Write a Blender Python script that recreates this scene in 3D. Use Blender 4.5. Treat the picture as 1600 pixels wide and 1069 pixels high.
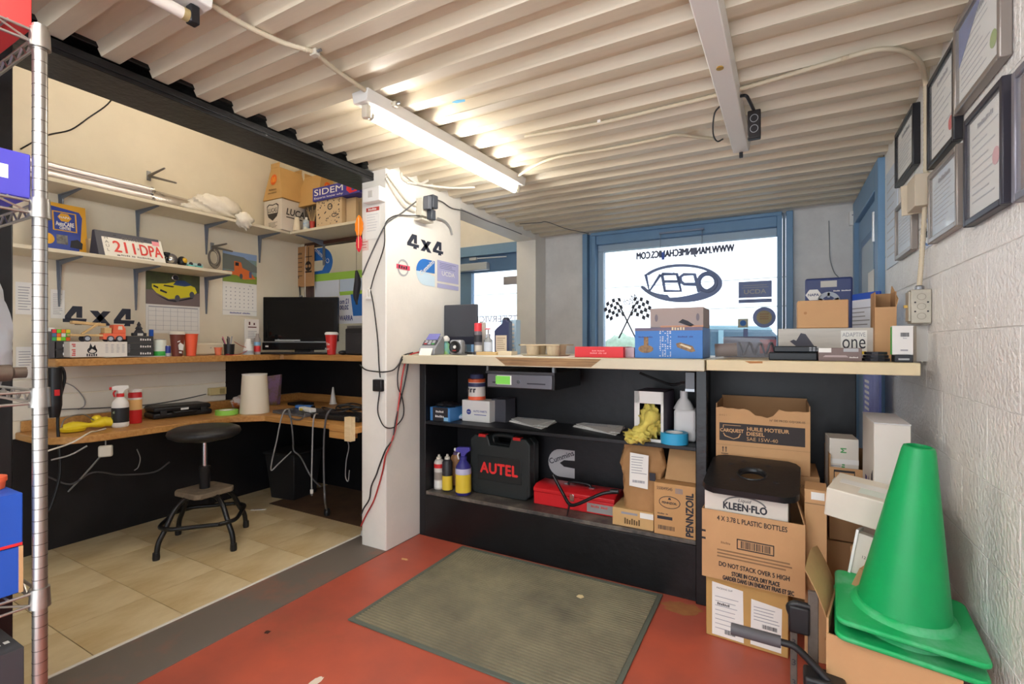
import bpy, math, random
from mathutils import Vector, Matrix
S = bpy.context.scene
for o in list(bpy.data.objects): bpy.data.objects.remove(o)
COL = S.collection
random.seed(7)
R = math.radians
# ---------------------------------------------------------------- camera, world, exposure
F = 757.0; TH = R(28.85); YH = 536.5; H = 1.15
cd = bpy.data.cameras.new('camera'); cam = bpy.data.objects.new('camera', cd); COL.objects.link(cam)
cam.location = (0, 0, H); cam.rotation_euler = (R(90), 0, TH)
cd.sensor_width = 36; cd.sensor_fit = 'HORIZONTAL'; cd.lens = F/1600*36
cd.shift_y = (YH-534.5)/1600; cd.clip_start = .02; cd.clip_end = 500
S.camera = cam
w = bpy.data.worlds.new('sky'); S.world = w; w.use_nodes = True
bg = w.node_tree.nodes['Background']; bg.inputs[0].default_value = (.86, .93, 1.0, 1); bg.inputs[1].default_value = 2.3
S.view_settings.view_transform = 'Standard'; S.view_settings.look = 'None'
S.view_settings.gamma = 1; S.view_settings.use_curve_mapping = False
S.view_settings.exposure = 0.68
TUBE_POWER = 36.0; FILL_POWER = 62.0; OFFICE_POWER = 29.0
# ---------------------------------------------------------------- measuring: image point -> point on a plane of the room
def ray(px, py):
    u = (px-800)/F; v = (YH-py)/F
    return (-math.sin(TH)+u*math.cos(TH), math.cos(TH)+u*math.sin(TH), v)
def PX(px, py, X): d = ray(px, py); t = X/d[0]; return Vector((X, d[1]*t, H+d[2]*t))
def PY(px, py, Y): d = ray(px, py); t = Y/d[1]; return Vector((d[0]*t, Y, H+d[2]*t))
def PZ(px, py, Z): d = ray(px, py); t = (Z-H)/d[2]; return Vector((d[0]*t, d[1]*t, Z))
# ---------------------------------------------------------------- materials
def lin(c):
    c = c/255.0
    return c/12.92 if c <= .04045 else ((c+.055)/1.055)**2.4
MATS = {}
def mat(name, rgb=(128,128,128), rough=.55, metal=0, var=.0, vs=6, bump=0, bs=40, rgb2=None, emit=0, alpha=1, trans=0, ior=1.45, coat=0, stretch=None, thresh=None, spec=None, transl=0):
    if name in MATS: return MATS[name]
    m = bpy.data.materials.new(name); m.use_nodes = True; nt = m.node_tree; b = nt.nodes['Principled BSDF']
    c = tuple(lin(v) for v in rgb)+(1,)
    b.inputs['Base Color'].default_value = c; b.inputs['Roughness'].default_value = rough; b.inputs['Metallic'].default_value = metal
    b.inputs['IOR'].default_value = ior
    if spec is not None: b.inputs['Specular IOR Level'].default_value = spec
    if coat: b.inputs['Coat Weight'].default_value = coat
    if trans: b.inputs['Transmission Weight'].default_value = trans
    if alpha < 1: b.inputs['Alpha'].default_value = alpha
    if emit: b.inputs['Emission Color'].default_value = c; b.inputs['Emission Strength'].default_value = emit
    if var or rgb2 or bump:
        tc = nt.nodes.new('ShaderNodeTexCoord'); vec = tc.outputs['Object']
        if stretch:
            mp = nt.nodes.new('ShaderNodeMapping'); mp.inputs['Scale'].default_value = stretch; nt.links.new(vec, mp.inputs[0]); vec = mp.outputs[0]
        if var or rgb2:
            n = nt.nodes.new('ShaderNodeTexNoise'); n.inputs['Scale'].default_value = vs; n.inputs['Detail'].default_value = 6; n.inputs['Roughness'].default_value = .65
            nt.links.new(vec, n.inputs['Vector'])
            cr = nt.nodes.new('ShaderNodeValToRGB'); lo, hi = thresh or (.32, .68)
            cr.color_ramp.elements[0].position = lo; cr.color_ramp.elements[1].position = hi
            if rgb2: c2 = tuple(lin(v) for v in rgb2)+(1,); c1 = c
            else: c1 = tuple(max(0, v*(1-var)) for v in c[:3])+(1,); c2 = tuple(min(1, v*(1+var)) for v in c[:3])+(1,)
            cr.color_ramp.elements[0].color = c1; cr.color_ramp.elements[1].color = c2
            nt.links.new(n.outputs['Fac'], cr.inputs[0]); nt.links.new(cr.outputs[0], b.inputs['Base Color'])
        if bump:
            n2 = nt.nodes.new('ShaderNodeTexNoise'); n2.inputs['Scale'].default_value = bs; n2.inputs['Detail'].default_value = 5
            nt.links.new(vec, n2.inputs['Vector'])
            bp = nt.nodes.new('ShaderNodeBump'); bp.inputs['Strength'].default_value = bump; bp.inputs['Distance'].default_value = .01
            nt.links.new(n2.outputs['Fac'], bp.inputs['Height']); nt.links.new(bp.outputs[0], b.inputs['Normal'])
    if transl:
        tr = nt.nodes.new('ShaderNodeBsdfTranslucent'); tr.inputs[0].default_value = c; mx = nt.nodes.new('ShaderNodeMixShader'); mx.inputs[0].default_value = transl
        nt.links.new(b.outputs[0], mx.inputs[1]); nt.links.new(tr.outputs[0], mx.inputs[2]); nt.links.new(mx.outputs[0], nt.nodes['Material Output'].inputs[0])
    MATS[name] = m
    return m
# ---------------------------------------------------------------- mesh building
class MB:
    def __init__(s): s.v = []; s.f = []; s.M = Matrix()
    def add(s, vs, fs):
        k = len(s.v)
        s.v += [tuple(s.M @ Vector(p)) for p in vs]; s.f += [tuple(i+k for i in f) for f in fs]; return s
    def box(s, x0, x1, y0, y1, z0, z1):
        if x0 > x1: x0, x1 = x1, x0
        if y0 > y1: y0, y1 = y1, y0
        if z0 > z1: z0, z1 = z1, z0
        return s.add([(x0,y0,z0),(x1,y0,z0),(x1,y1,z0),(x0,y1,z0),(x0,y0,z1),(x1,y0,z1),(x1,y1,z1),(x0,y1,z1)],
            [(0,3,2,1),(4,5,6,7),(0,1,5,4),(1,2,6,5),(2,3,7,6),(3,0,4,7)])
    def hexa(s, bot, top):   # four points below, four above, both anticlockwise seen from above
        return s.add(list(bot)+list(top), [(0,3,2,1),(4,5,6,7),(0,1,5,4),(1,2,6,5),(2,3,7,6),(3,0,4,7)])
    def prism(s, pts, h0, h1, ax='z'):
        n = len(pts)
        a = sum(pts[i][0]*pts[(i+1) % n][1]-pts[(i+1) % n][0]*pts[i][1] for i in range(n))
        if a < 0: pts = list(reversed(pts))
        def P(p, h): return {'z': (p[0], p[1], h), 'y': (p[0], -h, p[1]), 'x': (h, p[0], p[1])}[ax]
        vs = [P(p, h0) for p in pts]+[P(p, h1) for p in pts]
        fs = [tuple(range(n-1, -1, -1)), tuple(range(n, 2*n))]+[(i, (i+1) % n, n+(i+1) % n, n+i) for i in range(n)]
        return s.add(vs, fs)
    def lathe(s, prof, n=24, c=(0,0,0), cap=True):
        vs = []; fs = []
        for r, z in prof:
            for k in range(n):
                a = 2*math.pi*k/n; vs.append((c[0]+r*math.cos(a), c[1]+r*math.sin(a), c[2]+z))
        m = len(prof)
        for j in range(m-1):
            for k in range(n): fs.append((j*n+k, j*n+(k+1) % n, (j+1)*n+(k+1) % n, (j+1)*n+k))
        if cap: fs.append(tuple(range(n-1, -1, -1))); fs.append(tuple(range((m-1)*n, m*n)))
        return s.add(vs, fs)
    def cyl(s, p0, p1, r0, r1=None, n=16):
        r1 = r0 if r1 is None else r1
        p0 = Vector(p0); p1 = Vector(p1); d = (p1-p0).normalized()
        a = d.orthogonal().normalized(); b = d.cross(a)
        vs = [p0+(a*math.cos(t)+b*math.sin(t))*r0 for t in (2*math.pi*k/n for k in range(n))]
        vs += [p1+(a*math.cos(t)+b*math.sin(t))*r1 for t in (2*math.pi*k/n for k in range(n))]
        return s.add(vs, [tuple(range(n-1,-1,-1)), tuple(range(n,2*n))]+[(k,(k+1)%n,n+(k+1)%n,n+k) for k in range(n)])
    def tube(s, pts, r, n=8, sub=4, rr=None, rip=0):
        pts = [Vector(p) for p in pts]
        if sub > 1 and len(pts) > 2:
            q = []; ext = [pts[0]*2-pts[1]]+pts+[pts[-1]*2-pts[-2]]
            for i in range(1, len(ext)-2):
                a, b, c, d = ext[i-1:i+3]
                for k in range(sub):
                    t = k/sub
                    q.append(.5*((2*b)+(c-a)*t+(2*a-5*b+4*c-d)*t*t+(3*b-a-3*c+d)*t**3))
            q.append(pts[-1]); pts = q
        vs = []; m = len(pts); up = None
        for i, p in enumerate(pts):
            t = (pts[min(i+1, m-1)]-pts[max(i-1, 0)])
            if t.length < 1e-9: t = Vector((0,0,1))
            t.normalize()
            if up is None: up = t.orthogonal().normalized()
            up = (up-t*up.dot(t))
            if up.length < 1e-6: up = t.orthogonal()
            up.normalize(); b = t.cross(up)
            ri = (r if rr is None else rr(i/(m-1)))*(1+rip*(1 if i % 2 else -1))
            for k in range(n):
                a = 2*math.pi*k/n; vs.append(p+(up*math.cos(a)+b*math.sin(a))*ri)
        fs = [tuple(range(n-1,-1,-1)), tuple(range((m-1)*n, m*n))]
        for i in range(m-1):
            for k in range(n): fs.append((i*n+k, i*n+(k+1)%n, (i+1)*n+(k+1)%n, (i+1)*n+k))
        return s.add(vs, fs)
    def ball(s, c, rx, ry=None, rz=None, n=16, m=10, fn=None):
        ry = ry or rx; rz = rz or rx; vs = []; fs = []
        for j in range(m+1):
            th = math.pi*j/m
            for k in range(n):
                a = 2*math.pi*k/n; d = (math.sin(th)*math.cos(a), math.sin(th)*math.sin(a), math.cos(th))
                q = fn(d) if fn else 1
                vs.append((c[0]+rx*d[0]*q, c[1]+ry*d[1]*q, c[2]+rz*d[2]*q))
        for j in range(m):
            for k in range(n): fs.append((j*n+k, (j+1)*n+k, (j+1)*n+(k+1)%n, j*n+(k+1)%n))
        return s.add(vs, fs)
    def sheet(s, fn, nu, nv, th=.0015):   # thin surface with real thickness along z of the local frame
        top = [fn(i/nu, j/nv) for j in range(nv+1) for i in range(nu+1)]
        k = len(top); w_ = nu+1
        vs = [Vector(p) for p in top]; vs += [Vector(p)-Vector((0,0,th)) for p in top]; fs = []
        for j in range(nv):
            for i in range(nu):
                a = j*w_+i; fs.append((a, a+1, a+w_+1, a+w_)); fs.append((k+a, k+a+w_, k+a+w_+1, k+a+1))
        ed = [i for i in range(w_)]+[j*w_+nu for j in range(1, nv+1)]+[nv*w_+i for i in range(nu-1, -1, -1)]+[j*w_ for j in range(nv-1, 0, -1)]
        for i in range(len(ed)):
            a, b = ed[i], ed[(i+1) % len(ed)]; fs.append((a, k+a, k+b, b))
        return s.add(vs, fs)
    def mesh(s, name, smooth=None):
        me = bpy.data.meshes.new(name); me.from_pydata([tuple(p) for p in s.v], [], s.f); me.update()
        if smooth:
            me.shade_smooth(); me.set_sharp_from_angle(angle=R(smooth))
        return me
    def build(s, name, m, parent=None, loc=(0,0,0), rz=0, bevel=0, smooth=None, rot=None, seg=2):
        if bevel and smooth is None: smooth = 40
        me = s.mesh(name, smooth); me.materials.append(m)
        o = bpy.data.objects.new(name, me); COL.objects.link(o)
        o.location = loc; o.rotation_euler = rot or (0,0,rz)
        if parent: o.parent = parent
        if bevel:
            b = o.modifiers.new('bevel', 'BEVEL'); b.width = bevel; b.segments = seg; b.limit_method = 'ANGLE'; b.angle_limit = R(40)
        return o
def tag(o, label=None, cat=None, group=None, kind=None):
    if label: o['label'] = label
    if cat: o['category'] = cat
    if group: o['group'] = group
    if kind: o['kind'] = kind
    return o
def thing(name, label, cat, loc=(0,0,0), rz=0, group=None, rot=None):
    o = bpy.data.objects.new(name, None); COL.objects.link(o); o.empty_display_size = .05
    o.location = loc; o.rotation_euler = rot or (0,0,rz); return tag(o, label, cat, group)
def struct(o, label=None): o['kind'] = 'structure'; return tag(o, label) if label else o
def copy_tree(o, parent=None, label=None):
    c = o.copy(); COL.objects.link(c); c.parent = parent
    if label: c['label'] = label
    for ch in list(o.children): copy_tree(ch, c)
    return c
# ---------------------------------------------------------------- flat print: rectangles, shapes and lettering on a face
FACES = {'-y': ((1,0,0),(0,0,1),(0,-1,0)), '+y': ((-1,0,0),(0,0,1),(0,1,0)), '+x': ((0,1,0),(0,0,1),(1,0,0)),
         '-x': ((0,-1,0),(0,0,1),(-1,0,0)), '+z': ((1,0,0),(0,1,0),(0,0,1))}
TXT = {}
def text_mesh(body, bold, shear, sp):
    key = (body, bold, shear, sp)
    if key in TXT: return TXT[key]
    c = bpy.data.curves.new('lettering', 'FONT'); c.body = body; c.shear = shear; c.space_character = sp
    c.fill_mode = 'FRONT'; c.resolution_u = 3
    o = bpy.data.objects.new('lettering', c); COL.objects.link(o)
    me = bpy.data.meshes.new_from_object(o.evaluated_get(bpy.context.evaluated_depsgraph_get()))
    bpy.data.objects.remove(o); bpy.data.curves.remove(c)
    vs = [tuple(v.co) for v in me.vertices]; fs = [tuple(p.vertices) for p in me.polygons]
    bpy.data.meshes.remove(me)
    xs = [v[0] for v in vs]; ys = [v[1] for v in vs]
    x0, x1, y0, y1 = min(xs), max(xs), min(ys), max(ys)
    TXT[key] = ([((v[0]-(x0+x1)/2)/(x1-x0), (v[1]-(y0+y1)/2)/(y1-y0)) for v in vs], fs, (x1-x0)/(y1-y0))
    return TXT[key]
UNREADABLE = {'BRAKE FRICTION','PREMIUM DISC PAD','NITRILE','GLOVES','ENGINE MOUNT','CONTROL ARM','HEAVY DUTY','RADIO','NOTICE','CERTIFICATE','OIL','BOSCH','HD','CERAMIC','NGK','Motorcraft','PARTS','SALES','WORK','PREMIUM','GRAB UP','HAANE','BIG','hp','G G','AUTOMOTIVE SERVICE','SUPPLY CO','BRAKE PROGRAM','that you... depend on us.','premium','16-BSA','9.22.YM','--[=]--','PHOTO','Merci énormément','YOURS TO DISCOVER','HD'}
class Face:
    """2D drawing frame on a face of a thing; o is the local point of (0,0)"""
    def __init__(s, parent, face, o=(0,0,0), lift=.0007, tilt=None):
        s.p = parent; r, u, n = (Vector(v) for v in FACES[face])
        if tilt: q = Matrix.Rotation(tilt[0], 3, tilt[1]); r, u, n = q @ r, q @ u, q @ n
        s.r, s.u, s.n = r, u, n
        s.o = Vector(o); s.lift = lift; s.k = 0
    def P(s, x, y, h): return s.o+s.r*x+s.u*y+s.n*h
    def polys(s, name, m, polys, lvl=0, th=.0005, label=None):
        b = MB(); h = s.lift+lvl*.0006
        for pts in polys:
            n = len(pts)
            if sum(pts[i][0]*pts[(i+1)%n][1]-pts[(i+1)%n][0]*pts[i][1] for i in range(n)) < 0: pts = list(reversed(pts))
            vs = [s.P(x, y, h-th) for x, y in pts]+[s.P(x, y, h) for x, y in pts]
            b.add(vs, [tuple(range(n-1,-1,-1)), tuple(range(n,2*n))]+[(i,(i+1)%n,n+(i+1)%n,n+i) for i in range(n)])
        o = b.build(name, m, s.p)
        if label: o['label'] = label
        return o
    def rects(s, name, m, rs, lvl=0, **k): return s.polys(name, m, [[(a,c),(b,c),(b,d),(a,d)] for a, b, c, d in rs], lvl, **k)
    def disc(s, name, m, x, y, rx, ry=None, lvl=0, n=28): 
        ry = ry or rx; return s.polys(name, m, [[(x+rx*math.cos(2*math.pi*i/n), y+ry*math.sin(2*math.pi*i/n)) for i in range(n)]], lvl)
    def ring(s, name, m, x, y, rx, ry, t, lvl=0, n=32, a0=0, a1=360):
        ps = []
        for i in range(n):
            a, b = R(a0+(a1-a0)*i/n), R(a0+(a1-a0)*(i+1)/n)
            ps.append([(x+rx*math.cos(a), y+ry*math.sin(a)), (x+rx*math.cos(b), y+ry*math.sin(b)), (x+(rx-t)*math.cos(b), y+(ry-t)*math.sin(b)), (x+(rx-t)*math.cos(a), y+(ry-t)*math.sin(a))])
        return s.polys(name, m, ps, lvl)
    def text(s, body, m, x, y, w=None, h=None, lvl=1, bold=0.0, shear=0.0, mirror=False, rot=0, sp=1.0, name='lettering'):
        vs, fs, asp = text_mesh(body, 0, shear, sp)
        if w is None: w = h*asp
        if h is None: h = w/asp
        ca, sa = math.cos(R(rot)), math.sin(R(rot)); hh = s.lift+lvl*.0006; b = MB(); q = []
        if body in UNREADABLE:     # too small to read in the photograph: a row of print marks
            n_ = len(body); vs = []; fs = []; bold = 0
            for i, ch in enumerate(body):
                if ch == ' ': continue
                k_ = len(vs); a_ = i/n_-.5; c_ = a_+.62/n_; t_ = .5-.28*((i*7) % 3)/2
                vs += [(a_,-.5),(c_,-.5),(c_,t_),(a_,t_)]; fs.append((k_,k_+1,k_+2,k_+3))
        d_ = bold*h*1.1
        for k_, (ox, oy) in enumerate(((-d_,0),(d_,0),(0,d_),(0,-d_)) if bold else ((0,0),)):
            q = []; h2 = hh+k_*.00012
            for vx, vy in vs:
                X, Y = (vx*w+ox)*(-1 if mirror else 1), vy*h+oy
                q.append(s.P(x+X*ca-Y*sa, y+X*sa+Y*ca, h2))
            b.add(q, [tuple(reversed(f)) for f in fs] if mirror else fs)
        return b.build(name, m, s.p)
def lines(x0, x1, y0, y1, n, fill=.5, seed=1, ragged=.35):
    rnd = random.Random(seed); out = []; p = (y1-y0)/n
    for i in range(n):
        y = y1-(i+.5)*p; out.append((x0, x1-(x1-x0)*rnd.random()*ragged, y-p*fill/2, y+p*fill/2))
    return out
def bars(x0, x1, y0, y1, seed=1):
    rnd = random.Random(seed); out = []; x = x0; u = (x1-x0)/60
    while x < x1-u:
        a = u*rnd.choice((.8, 1.2, 2)); out.append((x, min(x+a, x1), y0, y1)); x += a+u*rnd.choice((.8, 1.1, 1.8))
    return out
# ---------------------------------------------------------------- room measures (metres)
YS = -.9; XR = .48; XL = -3.56; YB = 4.094; XP = -1.898; YP = 2.005; XP2 = -2.083; ZC = 2.116; YN = 2.74
white_paint = mat('white_paint', (232,228,220), .5, var=.05, vs=3, bump=.06, bs=60)
cream_paint = mat('cream_paint', (226,216,194), .6, var=.05, vs=2.5, bump=.05, bs=50)
block_paint = mat('block_paint', (236,234,230), .36, var=.04, vs=9, bump=.9, bs=70)
grey_wall = mat('grey_wall', (226,223,220), .65, var=.10, vs=4, bump=.12, bs=50)
deck_paint = mat('deck_paint', (206,194,170), .34, var=.07, vs=2.2, bump=.03, bs=14, stretch=(.6,6,6))
black_gloss = mat('black_gloss', (20,20,22), .32, var=.3, vs=8, bump=.15, bs=30)
black_panel = mat('black_panel', (19,19,23), .45, var=.35, vs=6, bump=.1, bs=30)
blue_frame = mat('blue_frame', (118,154,188), .42, var=.06, vs=3)
alu = mat('alu', (196,200,206), .35, metal=.7)
glass = mat('glass', (218,222,226), .02, trans=1, ior=1.05)
def floor_mat():
    m = mat('red_floor', (178,74,54), .42); nt = m.node_tree; b = nt.nodes['Principled BSDF']
    tc = nt.nodes.new('ShaderNodeTexCoord')
    def noise(sc, det=8, ro=.6):
        n = nt.nodes.new('ShaderNodeTexNoise'); n.inputs['Scale'].default_value = sc; n.inputs['Detail'].default_value = det; n.inputs['Roughness'].default_value = ro
        nt.links.new(tc.outputs['Object'], n.inputs['Vector']); return n
    def ramp(src, p0, p1, c0, c1):
        r = nt.nodes.new('ShaderNodeValToRGB'); r.color_ramp.elements[0].position = p0; r.color_ramp.elements[1].position = p1
        r.color_ramp.elements[0].color = tuple(map(lin, c0))+(1,); r.color_ramp.elements[1].color = tuple(map(lin, c1))+(1,)
        nt.links.new(src.outputs[0], r.inputs[0]); return r
    def mix(f, a, c):
        x = nt.nodes.new('ShaderNodeMix'); x.data_type = 'RGBA'; nt.links.new(f.outputs[0], x.inputs[0]); nt.links.new(a.outputs[a_out(a)], x.inputs[6])
        x.inputs[7].default_value = tuple(map(lin, c))+(1,); return x
    def a_out(n): return 2 if n.bl_idname == 'ShaderNodeMix' else 0
    base = ramp(noise(2.4), .3, .7, (190,88,64), (154,78,64))
    grime = ramp(noise(1.3, 10, .7), .58, .78, (0,0,0), (190,190,190))
    x = mix(grime, base, (112,88,66))
    sc = ramp(noise(9, 12, .8), .70, .74, (0,0,0), (150,150,150))
    x = mix(sc, x, (196,150,104))
    nt.links.new(x.outputs[2], b.inputs['Base Color'])
    return m
def wood_mat(name, c1, c2, rough=.45, sc=(1,14,14)):
    return mat(name, c1, rough, rgb2=c2, vs=5, stretch=sc, bump=.04, bs=30)
pine = wood_mat('pine', (196,148,86), (166,114,58))
# ---------------------------------------------------------------- floor
fl = struct(MB().box(XP, XR+.1, YS, YB+.1, -.1, 0).build('floor', floor_mat()), 'red painted concrete shop floor')
MB().box(XL-.05, XP, YS, YB+.1, -.1, -.004).build('subfloor', mat('subfloor', (48,38,28), .8), fl)
MB().box(-2.185, XP, -.6, YN, -.004, .004).build('threshold_strip', mat('dark_threshold', (104,96,88), .6, rgb2=(140,94,74), vs=3, thresh=(.5,.75)), fl, bevel=.002)
MB().box(-2.198, -2.184, -.6, YN, -.004, .008).build('edge_trim', mat('edge_trim', (226,222,214), .35), fl, bevel=.002)
tile_m = mat('vinyl_tile', (226,210,172), .36, rgb2=(190,164,116), vs=2.6, bump=.03, bs=20, stretch=(1.4,.7,1))
tm = MB().box(-.1529, .1529, -.1529, .1529, -.004, 0).mesh('tile'); tm.materials.append(tile_m)
tp = .309; x0 = -3.13+.5*tp; y0 = .819+.5*tp
k = 0
for i in range(-2, 4):
    for j in range(-4, 7):
        cx, cy = x0+i*tp, y0+j*tp; xa, xb = max(cx-.1537, XL), min(cx+.1537, -2.199); ya, yb = cy-.1537, min(cy+.1537, YN)
        if xb-xa < .02 or yb-ya < .02: continue
        if xb-xa > .3 and yb-ya > .3:
            t = bpy.data.objects.new('tile', tm); COL.objects.link(t); t.location = (cx, cy, 0); t.parent = fl
        else: MB().box(xa-cx, xb-cx, ya-cy, yb-cy, -.004, 0).build('tile', tile_m, fl, (cx, cy, 0))
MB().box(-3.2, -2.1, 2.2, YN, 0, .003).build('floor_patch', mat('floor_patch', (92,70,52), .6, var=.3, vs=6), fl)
# ---------------------------------------------------------------- ceiling: ribbed steel deck in lapped sheets
ce = struct(MB().box(-1.99, XR+.1, YS, YB+.1, ZC+.05, ZC+.1).build('ceiling', mat('roof_board', (90,84,76), .8)), 'cream ribbed steel deck ceiling')
def deck_sheet(y_seam):
    p = .152; prof = []
    for k in range(4):
        y = y_seam+k*p
        prof += [(y-.026, ZC), (y+.026, ZC), (y+.044, ZC+.038), (y+p-.044, ZC+.038)]
    prof += [(y_seam+4*p-.026, ZC+.003), (y_seam+4*p-.004, ZC+.003)]
    return prof
for s_ in range(-6, 5):
    pr = deck_sheet(1.70+s_*.608)
    if pr[0][0] > YB or pr[-1][0] < YS: continue
    pr = [q for q in pr if q[0] <= YB+.02]
    b = MB(); n = len(pr)
    vs = [(XR+.02, y, z) for y, z in pr]+[(-2.0, y, z) for y, z in pr]+[(XR+.02, y, z+.0012) for y, z in pr]+[(-2.0, y, z+.0012) for y, z in pr]
    fs = []
    for i in range(n-1): fs += [(i, i+1, n+i+1, n+i), (2*n+i, 3*n+i, 3*n+i+1, 2*n+i+1)]
    fs += [(0, n, 3*n, 2*n), (n-1, 3*n-1, 4*n-1, 2*n-1)]
    b.add(vs, fs).build('deck_sheet', deck_paint, ce)
# cream ceiling of the office nook, above the beam, and the wall over the beam
struct(MB().box(XL-.1, -1.99, YS, YB+.1, 2.95, 3.05).build('ceiling_office', cream_paint), 'plain cream office ceiling above the beam')
struct(MB().box(-2.12, -2.06, YS, YB+.1, ZC+.04, 2.95).build('wall_upper', cream_paint), 'cream wall above the black beam')
# ---------------------------------------------------------------- beam and post
bm = MB()
bm.box(-2.20, -1.99, YS, 2.09, 2.062, 2.078).box(-2.11, -2.08, YS, 2.09, 2.078, ZC+.04).box(-2.20, -1.99, YS, 2.09, ZC+.022, ZC+.04)
bm.box(-1.999, -1.99, YS, 2.09, 2.078, 2.106)
beam = struct(bm.build('trim_1', mat('beam_black', (18,18,20), .32, rgb2=(120,118,116), vs=38, thresh=(.70,.76), bump=.25, bs=40), bevel=.003), 'black painted steel beam across the office opening')
b = MB(); rnd = random.Random(3)
for i in range(8):
    y = 1.70-.152*9+i*.304
    b.box(-1.992, -1.975, y+.03, y+.14, ZC+.001, ZC+.006)
post = struct(MB().box(-2.16, -1.99, .36, .545, 0, 2.062).build('trim_2', black_gloss, bevel=.004), 'black post carrying the beam beside the wire rack')
# ---------------------------------------------------------------- walls
wl = struct(MB().box(XL-.1, XL, YS, YB+.1, 0, 2.95).build('wall_left', cream_paint), 'cream office wall behind the shelves')
wb = MB()
wb.box(-1.9, -1.515, YB, YB+.18, 0, 2.3).box(.085, .70, YB, YB+.18, 0, 2.3).box(-1.515, .085, YB, YB+.18, 0, .98).box(-1.515, .085, YB, YB+.18, 2.112, 2.3)
wback = struct(wb.build('wall_back', grey_wall), 'grey painted concrete wall around the shop window')
# block wall on the right with its blocks
wr = struct(MB().box(XR+.003, XR+.14, YS, YB+.1, 0, 2.3).build('wall_right', mat('mortar', (230,228,224), .6, var=.06, vs=20)), 'white painted concrete block wall with framed certificates')
bw, bh = .40, .2015
full = MB().box(0, .003, -bw/2+.0012, bw/2-.0012, -bh/2+.0012, bh/2-.0012)
def block_obj(y, z, L):
    if abs(L-bw) < 1e-6:
        o = bpy.data.objects.new('block', bmesh_full); COL.objects.link(o)
    else: o = MB().box(0, .003, -L/2+.0012, L/2-.0012, -bh/2+.0012, bh/2-.0012).build('block', block_paint)
    o.location = (XR, y, z); o.parent = wr
    m = o.modifiers.new('bevel', 'BEVEL'); m.width = .0022; m.segments = 2
bmesh_full = full.mesh('block', 40); bmesh_full.materials.append(block_paint)
YD = 3.12
for r in range(11):
    z = (r+.5)*bh-.02
    ya = .52-(bw/2 if r % 2 else 0); first = True
    while ya < YD-.02:
        yb = min(ya+bw, YD); 
        block_obj((ya+yb)/2, z, yb-ya); ya = yb
# wall with the shop emblems (between office and counter) and its opening to the entrance
wp = struct(MB().box(XP2, XP, YP, 2.722, 0, ZC+.05).build('wall_partition', white_paint, bevel=.006), 'white end wall carrying the four by four lettering')
struct(MB().box(XP2, XP, 3.872, YB, 0, ZC+.05).build('wall_stub', white_paint, bevel=.004), 'white wall stub beside the entrance door')
struct(MB().box(XP2, XP, 2.722, 3.872, 2.07, ZC+.05).build('trim_3', white_paint, bevel=.003), 'white lintel over the entrance opening')
struct(MB().box(XP2-.001, XP+.006, 3.87, 3.88, 1.0, 2.07).build('trim_4', white_paint), 'white corner bead on the wall stub')
# office end wall with its window
we = MB(); 
we.box(XL, -3.50, YN, YN+.08, 0, 2.95).box(-3.50, XP2, YN, YN+.08, 0, 1.02).box(-3.50, XP2, YN, YN+.08, 1.99, 2.95).box(-2.30, XP2, YN, YN+.08, 1.02, 1.99)
struct(we.build('wall_office', cream_paint), 'cream office end wall around the inner window')
# entrance beyond the partition
struct(MB().box(XL, -2.88, YB, YB+.1, 0, 2.95).box(-2.88, XP2, YB, YB+.1, 2.12, 2.95).box(-2.0, -1.9, YB, YB+.1, 0, 2.95).build('wall_entrance', white_paint), 'white wall above the blue entrance door')
# ---------------------------------------------------------------- shop window
w1 = thing('window_1', 'large shop window in blue and grey frame', None, (0,0,0)); w1['kind'] = 'structure'
def bar(name, m, parent, *bx, bevel=.004): return MB().box(*bx).build(name, m, parent, bevel=bevel)
Yw = YB
bar('post', blue_frame, w1, -1.52, -1.475, Yw-.05, Yw+.1, .98, 2.112)
bar('post', blue_frame, w1, -1.472, -1.44, Yw-.0, Yw+.1, .98, 2.112)
bar('post', blue_frame, w1, -1.437, -1.40, Yw-.05, Yw+.1, .98, 2.112)
bar('post', blue_frame, w1, -.012, .022, Yw-.05, Yw+.1, .98, 2.112)
bar('post', mat('pale_frame', (170,190,206), .4), w1, .024, .044, Yw+.01, Yw+.1, .98, 2.112)
bar('post', blue_frame, w1, .046, .09, Yw-.05, Yw+.1, .98, 2.112)
bar('head', blue_frame, w1, -1.40, -.012, Yw-.03, Yw+.1, 2.012, 2.112)
bar('head_lip', blue_frame, w1, -1.44, .02, Yw-.06, Yw-.03, 2.085, 2.112)
bar('sash', mat('pale_frame', (170,190,206), .4), w1, -1.40, -.012, Yw+.02, Yw+.09, 1.955, 2.012)
bar('sash', MATS['pale_frame'], w1, -1.40, -1.352, Yw+.02, Yw+.09, .98, 1.955)
bar('sash', MATS['pale_frame'], w1, -1.40, -.012, Yw+.02, Yw+.09, .98, 1.03)
MB().box(-1.352, -.012, Yw+.05, Yw+.056, 1.03, 1.955).build('pane', glass, w1)
# inner office window
w2 = thing('window_2', 'inner office window with brown frame behind the monitor', None); w2['kind'] = 'structure'
brown_f = mat('brown_frame', (78,48,36), .5)
bar('head', brown_f, w2, -3.50, -2.30, YN-.012, YN+.06, 1.962, 1.99); bar('jamb', brown_f, w2, -3.50, -3.462, YN-.012, YN+.06, 1.02, 1.962)
bar('sill', mat('cream_trim', (214,206,190), .5), w2, -3.50, -2.30, YN-.012, YN+.06, 1.02, 1.05); bar('jamb', brown_f, w2, -2.33, -2.30, YN-.012, YN+.06, 1.05, 1.962)
bar('trim', MATS['cream_trim'], w2, -3.52, -2.29, YN-.014, YN, 1.99, 2.012)
MB().box(-3.462, -2.33, YN+.02, YN+.025, 1.05, 1.962).build('pane', glass, w2)
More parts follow.
